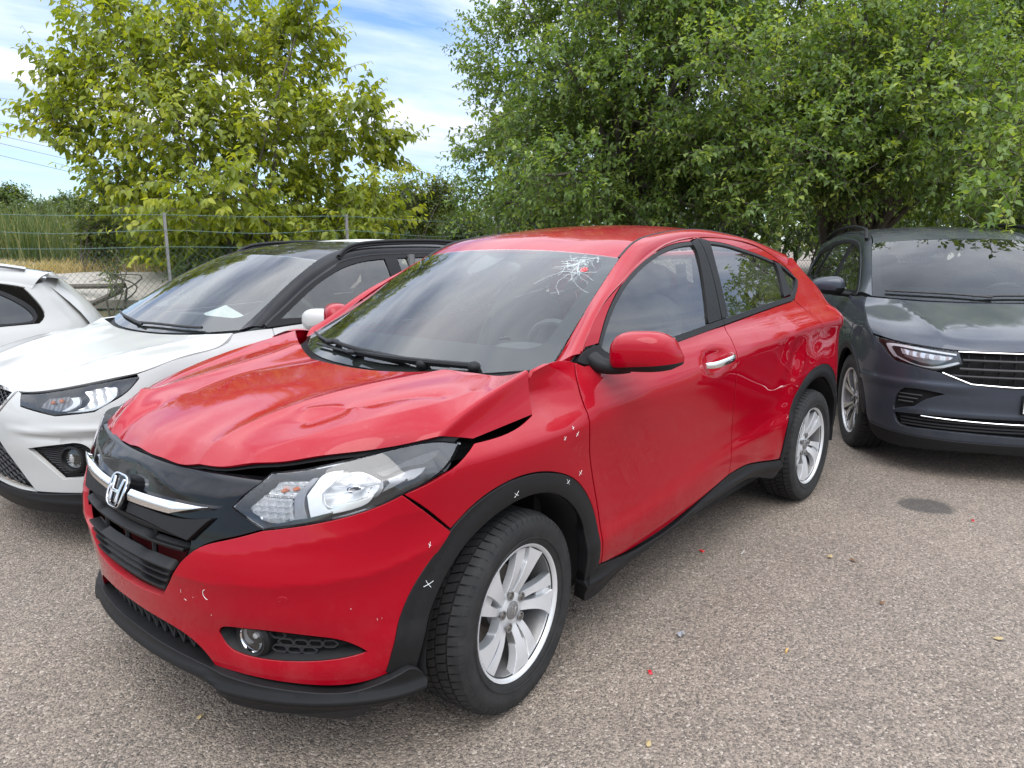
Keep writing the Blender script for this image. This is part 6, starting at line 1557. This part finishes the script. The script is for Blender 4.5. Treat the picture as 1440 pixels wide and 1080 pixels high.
def twigs_mesh(name, paths, r0, mat, parent):
    """many thin three-sided twigs: paths is (n, m, 3)"""
    n, m, _ = paths.shape; T = np.gradient(paths, axis=1); T /= np.linalg.norm(T, axis=2, keepdims=True)+1e-9
    A = np.cross(T, np.array([.31, .52, .79])); A /= np.linalg.norm(A, axis=2, keepdims=True)+1e-9; Bv = np.cross(T, A)
    rr = r0*np.linspace(1, .35, m)[None, :, None]
    V = np.stack([paths+rr*(math.cos(t)*A+math.sin(t)*Bv) for t in (0, 2.094, 4.189)], 2)      # n,m,3,3
    idx = np.arange(n*m*3).reshape(n, m, 3); F = []
    for k in range(3):
        k2 = (k+1) % 3; F.append(np.stack([idx[:, :-1, k], idx[:, :-1, k2], idx[:, 1:, k2], idx[:, 1:, k]], -1).reshape(-1, 4))
    return fast_mesh(name, V.reshape(-1, 3), np.concatenate(F), np.zeros(n*m*3), mat, parent, 'stuff')
def shoots(clumps, per, L0, L1, up, droop, rng, outc=None, fill=.45):
    """curved shoots springing from inside the clumps: returns (n, m, 3)"""
    out = []
    vol = np.array([np.prod(c[1])**(2/3) for c in clumps]); cnt = np.maximum(3, (per*vol/vol.sum())).astype(int)
    for (c, rad), k in zip(clumps, cnt):
        d = rng.normal(size=(k, 3)); d /= np.linalg.norm(d, axis=1, keepdims=True)
        rr = (fill+(1-fill)*rng.random((k, 1))**.6)
        L = rng.uniform(L0, L1, (k, 1)); s = c+d*rad*rr
        dr = d*.55+np.array([0, 0, up])+rng.normal(size=(k, 3))*.38
        if outc is not None: o = s-outc; o /= np.linalg.norm(o, axis=1, keepdims=True); dr += o*.35
        dr /= np.linalg.norm(dr, axis=1, keepdims=True); s = s-dr*L*.55
        t = np.linspace(0, 1, 6)[None, :, None]
        P = s[:, None]+dr[:, None]*L[:, None]*t; P[:, :, 2] -= (droop*L*(t[:, :, 0]**2.0))
        out.append(P)
    return np.concatenate(out)
def dress(paths, spacing, size, spread, hang, rng, tint0=.5, tintv=.2, lightup=None):
    """leaves alternating along shoots -> positions, axes, normals, sizes, tints"""
    n, m, _ = paths.shape; L = np.linalg.norm(np.diff(paths, axis=1), axis=2).sum(1); k = max(4, int(L.mean()/spacing))
    t = (np.arange(k)+.5)/k; t = t[None]+rng.uniform(-.4, .4, (n, k))/k; t = np.clip(.12+.88*t, 0, .999)*(m-1)
    i = np.floor(t).astype(int); f = (t-i)[..., None]; ar = np.arange(n)[:, None]
    P = paths[ar, i]*(1-f)+paths[ar, np.minimum(i+1, m-1)]*f; T = paths[ar, np.minimum(i+1, m-1)]-paths[ar, i]; T /= np.linalg.norm(T, axis=2, keepdims=True)+1e-9
    ref = rng.normal(size=(n, 1, 3)); S = np.cross(T, ref); S /= np.linalg.norm(S, axis=2, keepdims=True)+1e-9
    ang = (np.arange(k)*2.4)[None, :, None]+rng.normal(size=(n, k, 1))*.3; B2 = np.cross(T, S); Sd = S*np.cos(ang)+B2*np.sin(ang)
    X = T*.55+Sd*spread+np.array([0, 0, -hang])+rng.normal(size=(n, k, 3))*.18
    N = np.array([0, 0, 1.])+rng.normal(size=(n, k, 3))*.38-.25*Sd
    sz = size*rng.uniform(.62, 1.2, (n, k))*(1-.35*(t/(m-1))**3)
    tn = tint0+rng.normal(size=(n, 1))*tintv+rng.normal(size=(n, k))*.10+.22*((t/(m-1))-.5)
    if lightup is not None: tn = tn+lightup(P)
    return P.reshape(-1, 3), X.reshape(-1, 3), N.reshape(-1, 3), sz.ravel(), np.clip(tn.ravel(), 0, 1)
def plant(name, label, cat, base, clumps, group, rng, per, L, up, droop, spacing, size, spread, hang, mat, stems=1, trunk=.09, tint=(.5, .2), cull=None, twig=.006, leaf_parts=0, fill=.45):
    root = thing(name, label, cat, tuple(base), 0, group); b = np.array(base)
    cen = np.mean([c[0] for c in clumps], axis=0)
    # stems and limbs
    tops = []
    for s_ in range(stems):
        a = 2*math.pi*s_/max(1, stems)+rng.random(); o = np.array([math.cos(a), math.sin(a), 0])
        h_ = (cen[2]-b[2])*rng.uniform(.55, .8); q = MB(); P = crv([b+o*.10, b+o*.22+np.array([0, 0, h_*.4]), b+o*.5*rng.uniform(.5, 1.3)+(cen-b)*np.array([.4, .4, 0])+np.array([0, 0, h_])], .15)-b
        q.tube(P, np.linspace(trunk, trunk*.5, len(P)), 9); q.build('trunk', 'bark', root); tops.append(P+b)
    for c, rad in clumps:
        if np.linalg.norm(c[:2]-cen[:2]) > 2.0: continue
        tp = tops[rng.integers(len(tops))]; s0 = tp[rng.integers(len(tp)//2, len(tp))]
        mid = (s0+c)/2+rng.normal(size=3)*.12+np.array([0, 0, .15]); P = crv([s0, mid, c, c+(c-s0)*.18], .15)-b
        q = MB(); q.tube(P, np.linspace(trunk*.42, trunk*.10, len(P)), 6); q.build('branch', 'bark', root)
    SH = shoots(clumps, per, L[0], L[1], up, droop, rng, cen, fill)
    if cull is not None: SH = SH[cull(SH[:, 3])]
    tw = twigs_mesh('twigs', SH-b, twig, 'bark', root)
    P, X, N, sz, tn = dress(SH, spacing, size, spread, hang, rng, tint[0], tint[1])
    keep = np.ones(len(P), bool)
    if leaf_parts:
        # the leaves nearest the viewer that can be told apart one by one
        pr = (P-CP) @ _f; uu = 720+CAM_F*((P-CP) @ _r)/pr; vv = 540-CAM_F*((P-CP) @ _u)/pr
        sc_ = np.where((uu > 5) & (uu < 1435) & (vv > 5) & (vv < 330), sz/pr, 0); pick = np.argsort(-sc_)[:leaf_parts]; keep[pick] = False
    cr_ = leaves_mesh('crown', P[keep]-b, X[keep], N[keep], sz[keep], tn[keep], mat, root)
    if leaf_parts:
        protos = []
        for j in range(4):
            o = leaves_mesh('leaf', np.zeros((1, 3)), np.array([[1., 0, 0]]), np.array([[0., 0, 1]]), np.ones(1), np.full(1, .3+.2*j), mat, None, kind=None); protos.append(o.data); bpy.data.objects.remove(o)
        for i in pick:
            x = X[i]/np.linalg.norm(X[i]); n_ = N[i]-(N[i] @ x)*x; n_ /= np.linalg.norm(n_); y = np.cross(n_, x)
            o = bpy.data.objects.new('leaf', protos[int(np.clip(tn[i]*4, 0, 3))]); COL.objects.link(o); o.parent = root
            M_ = Matrix(((x[0], y[0], n_[0], 0), (x[1], y[1], n_[1], 0), (x[2], y[2], n_[2], 0), (0, 0, 0, 1))); o.matrix_local = Matrix.Translation(Vector(P[i]-b)) @ M_ @ Matrix.Scale(float(sz[i]), 4)
    return root
def clump(u, v, D, ru, rv, rd=None):
    k = D/CAM_F; c = at(u, v, D)
    return (c, np.array([ru*k, (rd or ru)*k, rv*k]))
# --- lime-green tree behind the fence
rg = np.random.default_rng(11)
DL = 13.3
spec = [(190, 85, 105, 75), (300, 35, 110, 70), (410, 70, 80, 70), (110, 170, 62, 55), (85, 95, 45, 45), (250, 170, 110, 85), (390, 190, 110, 85), (490, 165, 62, 62), (545, 195, 38, 42), (300, 280, 110, 60), (440, 280, 95, 60),
        (180, 255, 70, 55), (350, 345, 110, 50), (525, 290, 60, 52), (470, 340, 80, 40), (250, 345, 70, 45), (150, 20, 60, 45), (60, 135, 30, 26), (430, 10, 40, 40)]
cl = [clump(u, v, DL+rg.normal()*.7, a, b_) for u, v, a, b_ in spec]
gb = at(345, 342, DL); gb[2] = .0
plant('lime_tree', 'bright lime-green broadleaf tree rising behind the wire fence', 'tree', gb, cl, None, rg, 1600, (.6, 1.4), .55, .16, .064, .175, .75, .85, 'leaf_lime', stems=4, trunk=.07, tint=(.52, .16), leaf_parts=300, twig=.007, fill=.3)
# --- dense plum trees on the right
def right_clumps(seed, u0, u1, n, D0, extra, vmin=-90):
    r2 = np.random.default_rng(seed); out = []
    for i in range(n):
        u = r2.uniform(u0, u1); v = r2.uniform(vmin, 285); a = r2.uniform(60, 100)
        if u < 800 and v < 60: continue
        D = D0+r2.uniform(-1.6, 1.3)-.004*max(0, 200-abs(u-1050))
        out.append(clump(u, v, D, a, a*.72))
    return out+[clump(*e) for e in extra]+[clump(u, v, D0+.6, 90, 60) for u in np.arange(max(u0, 840)+30, u1, 95) for v in (-70, 40)]
rg = np.random.default_rng(23)
cA = right_clumps(5, 715, 1040, 34, 11.0, [(668, 215, 11.2, 38, 40), (690, 110, 11.2, 42, 40), (665, 280, 11, 38, 42), (745, 20, 11.2, 60, 28), (700, 8, 11.2, 30, 12), (730, 180, 10.5, 70, 60), (740, 290, 10.4, 80, 40), (860, 300, 10.0, 90, 40), (960, 285, 9.8, 70, 40), (835, 110, 10, 90, 70)])
bA = at(905, 342, 11.6); bA[2] = 0
plant('plum_tree', 'dense dark-green fruit tree behind the red car roof', 'tree', bA, cA, 'fruit trees on the right', rg, 5200, (.35, .8), .25, .14, .040, .088, .9, .22, 'leaf_plum', stems=2, trunk=.13, tint=(.42, .17), twig=.005)
cB = right_clumps(9, 1010, 1500, 40, 10.2, [(1380, 120, 7.6, 80, 70), (1430, 190, 7.0, 60, 60), (1395, 262, 6.4, 42, 42), (1400, 318, 6.1, 26, 26), (1340, 200, 7.8, 70, 50), (1250, 215, 8.6, 60, 50), (1290, 120, 8.4, 80, 60), (1200, 60, 9.0, 90, 60)])
bB = at(1175, 342, 11.2); bB[2] = 0
plant('plum_tree', 'dense fruit tree overhanging the dark grey SUV', 'tree', bB, cB, 'fruit trees on the right', rg, 6400, (.35, .8), .25, .14, .040, .086, .9, .22, 'leaf_plum', stems=3, trunk=.14, tint=(.47, .18), twig=.005, leaf_parts=300)
cC = right_clumps(13, 1500, 2300, 34, 10.0, [])
bC = at(1850, 342, 10.5); bC[2] = 0
plant('plum_tree', 'fruit tree at the far right edge beyond the dark grey SUV', 'tree', bC, cC, 'fruit trees on the right', rg, 1100, (.6, 1.2), .10, .34, .06, .12, .8, .42, 'leaf_plum', stems=2, trunk=.13, tint=(.42, .17))
# --- shrubs between and behind
def shrub(u, v, D, ru, rv, label, seed, per=260, tint=(.45, .18), size=.085, mat='leaf_shrub', nm='shrub'):
    r2 = np.random.default_rng(seed); b = at(u, 342, D); b[2] = .2 if D > 13 else 0
    cs = [clump(u+r2.uniform(-.6, .6)*ru, v+r2.uniform(-.5, .6)*rv, D+r2.normal()*.4, ru*.5, rv*.5) for _ in range(6)]
    plant(nm, label, 'shrub', b, cs, 'shrubs along the fence', r2, per, (.4, .9), .3, .2, .05, size, .8, .3, mat, stems=2, trunk=.03, tint=tint, twig=.005)
shrub(600, 290, 15.5, 60, 55, 'light green shrub in the gap between the two big trees', 31, 420, (.62, .18))
shrub(655, 320, 13.5, 40, 34, 'dark shrub low in the gap beside the dense tree', 32, 200, (.30, .15))
shrub(140, 325, 13.6, 40, 55, 'small-leaved bush behind the fence at left, right of the dry grass', 33, 260, (.55, .2))
shrub(265, 385, 12.9, 60, 50, 'bush at the foot of the lime-green tree beside the first fence post', 34, 320, (.45, .2))
shrub(395, 372, 13.2, 70, 40, 'dark bush behind the fence in front of the lime-green tree', 35, 260, (.25, .15))
shrub(150, 262, 19., 26, 22, 'dark rounded bush standing over the reeds', 36, 160, (.12, .1))
for i, (u, D) in enumerate(((760, 15), (880, 15), (1010, 14.5), (1130, 15), (1260, 14.5), (1390, 14))):
    shrub(u, 285, D, 95, 70, ('low dark shrub behind the dense trees, leftmost of the row', 'low dark shrub behind the dense trees, second from left', 'low dark shrub behind the dense trees, third from left', 'low dark shrub behind the dense trees, third from right', 'low dark shrub behind the dense trees, second from right', 'low dark shrub behind the dense trees, rightmost of the row')[i], 40+i, 200, (.22, .15), .12)
shrub(158, 372, 11.7, 9, 42, 'tall thin weed growing up through the fence mesh', 51, 30, (.7, .15), .05, nm='weed')
# --- bank behind the fence: concrete apron, dry grass, reeds
fa, fb_ = at(232, 342, 10.9)[:2], at(487, 342, 11.9)[:2]; fd_ = (fb_-fa)/np.linalg.norm(fb_-fa); fn_ = np.array([-fd_[1], fd_[0]]); fn_ = fn_ if fn_ @ _f[:2] > 0 else -fn_
def fp_(s, d, z): return (*(fa+fd_*s+fn_*d), z)
def bank(u, v):
    u = np.asarray(u, float); v = np.asarray(v, float); s = -16+u*21; d = .3+v*60
    z = np.interp(d, [0, 1.2, 2.6, 3.2, 5.5, 8, 70], [.0, .35, .80, 1.02, 1.15, 1.2, 1.2])+.05*np.sin(s*1.3)*np.clip(d/3, 0, 1)+.03*np.sin(s*3.1+d)
    xy = fa+fd_*s[..., None]+fn_*d[..., None]; return np.concatenate([xy, z[..., None]], -1)
g = NT('bank_soil'); nz = g.noise(1.4, 6, .65); n2_ = g.noise(30, 5, .7)
MAT['bank_soil'] = g.pbr(Base_Color=g.mix(g.ramp(nz.outputs['Fac'], .4, .65), g.mix(n2_.outputs['Fac'], (.16, .12, .07), (.36, .29, .18)), (.10, .11, .04)), Roughness=.95, Normal=g.bump(n2_.outputs['Fac'], .8, .03))
sheet('bank', bank, 80, 60, 'bank_soil', None, vs=np.linspace(0, 1, 60)**2.0, kind='structure')
def apron(u, v):
    u = np.asarray(u, float); v = np.asarray(v, float); s = -14+u*18; d = 1.6+v*1.3
    z = .62+v*.42+.012*np.sin(s*4); xy = fa+fd_*s[..., None]+fn_*d[..., None]; return np.concatenate([xy, z[..., None]], -1)
sheet('concrete_apron', apron, 60, 6, 'concrete', None, kind='structure', thick=.15)
def blades(name, label, cat, n, s0, s1, d0, d1, zb, h0, h1, w, mat, seed, lean=.25):
    r2 = np.random.default_rng(seed); s = r2.uniform(s0, s1, n); d = r2.uniform(d0, d1, n); h_ = r2.uniform(h0, h1, n)
    B0 = np.concatenate([fa+fd_*s[:, None]+fn_*d[:, None], np.full((n, 1), zb)], 1); ln = r2.normal(size=(n, 3))*lean; ln[:, 2] = 1
    sd = r2.normal(size=(n, 3)); sd[:, 2] = 0; sd /= np.linalg.norm(sd, axis=1, keepdims=True)
    V = []
    for t, ww in ((0, 1), (.5, .85), (1, .1)):
        c = B0+h_[:, None]*np.stack([ln[:, 0]*t*t, ln[:, 1]*t*t, np.full(n, t)], 1); V += [c-sd*w*ww/2, c+sd*w*ww/2]
    V = np.stack(V, 1); F = np.concatenate([np.stack([np.arange(n)*6+a for a in (0, 1, 3, 2)], 1), np.stack([np.arange(n)*6+a for a in (2, 3, 5, 4)], 1)])
    o = fast_mesh(name, V.reshape(-1, 3), F, np.repeat(r2.random(n), 6), mat, None, 'stuff'); o['label'] = label; o['category'] = cat
    return o
blades('dry_grass', 'straw-coloured dry grass on the bank behind the fence', 'grass', 9000, -14, 1.5, 2.9, 5.0, 1.0, .12, .32, .012, 'blade_dry', 61, .5)
blades('reeds', 'tall tangled reeds on the bank at left', 'reeds', 12000, -16, 2.5, 6.0, 10.5, 1.1, .7, 1.45, .022, 'blade_reed', 62, .22)
blades('weeds', 'short weeds along the foot of the fence', 'weeds', 1500, -8, 6, -.1, .5, .0, .1, .45, .012, 'blade_reed', 63, .5)
for i, (u, v, ru, rv) in enumerate(((30, 290, 60, 26), (100, 292, 50, 22), (-50, 285, 60, 30))):
    shrub(u, v-4, 23+i, ru, rv, ('leafy hedge top showing above the reeds, middle of three', 'leafy hedge top showing above the reeds, rightmost of three', 'leafy hedge top showing above the reeds, leftmost of three')[i], 70+i, 260, (.45, .18), .13)
# --- far belt of trees that closes the horizon
r2 = np.random.default_rng(77); n_ = 26000
uu = r2.uniform(-250, 2300, n_); DD2 = r2.uniform(30, 42, n_); top_ = 288+14*np.sin(uu*.021)+9*np.sin(uu*.057+1)+6*np.sin(uu*.13)
top_ = np.where((uu > 690), top_-150, top_)
vv = top_+(352-top_)*r2.random(n_)**.8
PP = CP+DD2[:, None]*(_f+_r*((uu-720)/CAM_F)[:, None]-_u*((vv-540)/CAM_F)[:, None])
ft_ = leaves_mesh('distant_trees', PP, r2.normal(size=(n_, 3)), r2.normal(size=(n_, 3))+np.array([0, 0, .8]), r2.uniform(.35, .75, n_), np.clip(r2.normal(.45, .2, n_)+.3*np.sin(uu*.03), 0, 1), 'leaf_shrub', None)
ft_['label'] = 'far-off belt of trees along the horizon'; ft_['category'] = 'trees'
# --- verge of dark earth and weeds under the dense trees
g = NT('verge_soil'); nz = g.noise(3., 6, .65); n2_ = g.noise(40, 5, .7)
MAT['verge_soil'] = g.pbr(Base_Color=g.mix(g.ramp(nz.outputs['Fac'], .4, .62), g.mix(n2_.outputs['Fac'], (.035, .028, .018), (.11, .085, .055)), (.05, .065, .022)), Roughness=.95, Normal=g.bump(n2_.outputs['Fac'], .8, .03))
ve = [at(u_, 342, D_)[:2] for u_, D_ in ((640, 10.6), (800, 9.9), (1000, 9.4), (1200, 9.2), (1500, 9.2), (2000, 9.2), (2700, 9.0), (2700, 34), (600, 34))]
flat('verge', [tuple(q_) for q_ in ve], .006, 'verge_soil')
r2 = np.random.default_rng(91); n_ = 9000; uu = r2.uniform(640, 2400, n_); Dv = 9.6+r2.random(n_)**2*10
PP = CP+Dv[:, None]*(_f+_r*((uu-720)/CAM_F)[:, None]); PP[:, 2] = .02+r2.random(n_)**2*.5
gw = leaves_mesh('verge_weeds', PP, r2.normal(size=(n_, 3))+np.array([0, 0, .6]), r2.normal(size=(n_, 3))+np.array([0, 0, .8]), r2.uniform(.06, .16, n_), np.clip(r2.normal(.35, .2, n_), 0, 1), 'leaf_shrub', None)
gw['label'] = 'low leafy weeds on the earth under the dense trees'; gw['category'] = 'weeds'
# --- wire fence
fence = thing('wire_fence', 'green chain-link fence with grey posts and barbed strands', 'fence', (fa[0], fa[1], 0))
sp0 = np.linalg.norm(fb_-fa)
def ff(s, z, d=0.): return np.array([*(fd_*s+fn_*d), z])
for k in range(-4, 6):
    s = k*sp0+(0 if k in (0, 1) else rg.normal()*.05); ln = rg.normal()*.02 if k not in (0, 1) else .0
    q = MB()
    for dx, dy in ((.045, .008), (.008, .045)):
        q.box(ff(s, .98)+np.array([fd_[0], fd_[1], 0])*(dx/2)+np.array([fn_[0], fn_[1], 0])*(dy/2), (dx, dy, 1.98), math.atan2(fd_[1], fd_[0]))
    q.build('post', 'galvanised', fence)
for z, sag in ((1.94, .02), (1.72, .05), (1.48, .02)):
    q = MB(); s = np.linspace(-4*sp0, 5*sp0, 55); P = np.array([ff(a, z-sag*math.sin(math.pi*((a/sp0) % 1))**2-(.10*max(0, a/sp0-1)), -.03) for a in s]); q.tube(P, .0042, 5, False)
    if z > 1.6:
        for a in np.arange(-4*sp0, 5*sp0, .11):
            c = ff(a, z-sag*math.sin(math.pi*((a/sp0) % 1))**2-(.10*max(0, a/sp0-1)), -.03)
            for k in range(2):
                d = rg.normal(size=3)*.016; q.tube([c-d, c+d], .0025, 3, False)
    q.build('wire_strand', 'green_wire', fence)
H = 1.48; cell = .085; paths = []
for a in np.arange(-4*sp0-H, 5*sp0, cell):
    for sg in (1, -1):
        s0_, s1_ = (a, a+H*.9) if sg > 0 else (a+H*.9, a)
        paths.append([ff(s0_+(s1_-s0_)*t, .02+H*t, -.028-.002*sg) for t in (0, .5, 1)])
tm = twigs_mesh('chain_link_mesh', np.array(paths), .0040, 'green_wire', fence)
# fallen timbers behind the fence
for P_, lb in (([at(95, 403, 12.2), at(175, 402, 12.0)], 'dark weathered rail lying level behind the fence'), ([at(128, 428, 12.0), at(172, 408, 11.9)], 'dark weathered rail leaning at a slant behind the fence')):
    q = MB(); q.tube([np.array(P_[0]), np.array(P_[1])], .045, 6); o = q.build('timber_rail', 'bark'); tag(o, lb, 'rail')
# --- overhead power lines, far off
for i, (v0, v1) in enumerate(((148, 172), (168, 190), (184, 203), (195, 215), (212, 232))):
    a, b = at(-60, v0-8, 70), at(620, v1+70, 150); t = np.linspace(0, 1, 30)[:, None]; P = a*(1-t)+b*t; P[:, 2] -= 3.*np.sin(t[:, 0]*math.pi)
    q = MB(); q.tube(P, .022, 5, False); o = q.build('power_line', 'interior_grey'); tag(o, ('thin power line crossing the sky at left, topmost of five', 'thin power line at left, second from top', 'thin power line at left, middle of five', 'thin power line at left, second from bottom', 'thin power line at left, lowest of five')[i], 'power line', 'power lines')
# --- litter on the asphalt
def ground(u, v):
    o, d = CP, _f+_r*(u-720)/CAM_F-_u*(v-540)/CAM_F; t = -o[2]/d[2]; return o+t*d
def bit(name, u, v, dims, mat, label, rz, cat, shape='box'):
    c = ground(u, v); q = MB()
    if shape == 'box': q.box((0, 0, dims[2]/2+.003), dims, 0, taper=.75)
    elif shape == 'tube': q.tube([(-dims[0]/2, 0, dims[1]+.003), (dims[0]*.2, 0, dims[1]+.003), (dims[0]/2, 0, dims[1]+.003)], dims[1], 8)
    else:
        t = np.linspace(0, 2*math.pi, 9, endpoint=False); V = [(dims[0]/2*math.cos(a)*(.8+.3*rg.random()), dims[1]/2*math.sin(a)*(.8+.3*rg.random()), .004+dims[2]*rg.random()) for a in t]+[(0, 0, .004+dims[2])]; q.add(V, [(i, (i+1) % 9, 9) for i in range(9)])
    o = q.build(name, mat, None, True, 30); o.location = (c[0], c[1], 0); o.rotation_euler = (0, 0, rz); tag(o, label, cat)
plain('filter_tan', (.50, .30, .10), .8); plain('leaf_dead', (.16, .085, .04), .9); plain('leaf_yellow', (.36, .27, .13), .8)
bit('cigarette_end', 1106, 917, (.028, .004, 0), 'filter_tan', 'tan cigarette end lying on the asphalt in front right', .2, 'cigarette end', 'tube')
bit('plastic_shard', 914, 947, (.022, .014, .006), 'tail_red', 'red plastic shard on the asphalt near the front wheel', .8, 'shard')
bit('plastic_shard', 1368, 733, (.022, .014, .006), 'tail_red', 'red plastic shard on the asphalt near the oil stain', .3, 'shard')
bit('plastic_shard', 987, 776, (.024, .014, .006), 'red_sticker', 'orange-red plastic shard beside the rear door sill', 1.3, 'shard')
bit('stone', 957, 894, (.04, .032, .016), 'lamp_smoke', 'dark stone lying on the asphalt near the front wheel', .3, 'stone', 'leaf')
bit('twig', 1044, 779, (.05, .004, 0), 'concrete', 'short pale twig on the asphalt beside the car', .1, 'twig', 'tube')
bit('dry_leaf', 1167, 784, (.05, .022, .008), 'leaf_yellow', 'yellow dry leaf on the asphalt, middle right', .2, 'leaf', 'leaf')
bit('dry_leaf', 1200, 790, (.045, .025, .01), 'leaf_dead', 'dark dry leaf beside the yellow one', 1.2, 'leaf', 'leaf')
bit('dry_leaf', 1404, 900, (.035, .025, .01), 'leaf_yellow', 'small tan leaf at the right edge of the asphalt', 2., 'leaf', 'leaf')
bit('dry_leaf', 1240, 850, (.03, .022, .01), 'leaf_dead', 'small brown leaf on the open asphalt', .5, 'leaf', 'leaf')
bit('dry_leaf', 912, 1048, (.03, .02, .008), 'leaf_yellow', 'pale leaf at the bottom of the picture', .5, 'leaf', 'leaf')
bit('dry_leaf', 282, 1010, (.028, .02, .008), 'leaf_yellow', 'yellow leaf under the front bumper', .5, 'leaf', 'leaf')
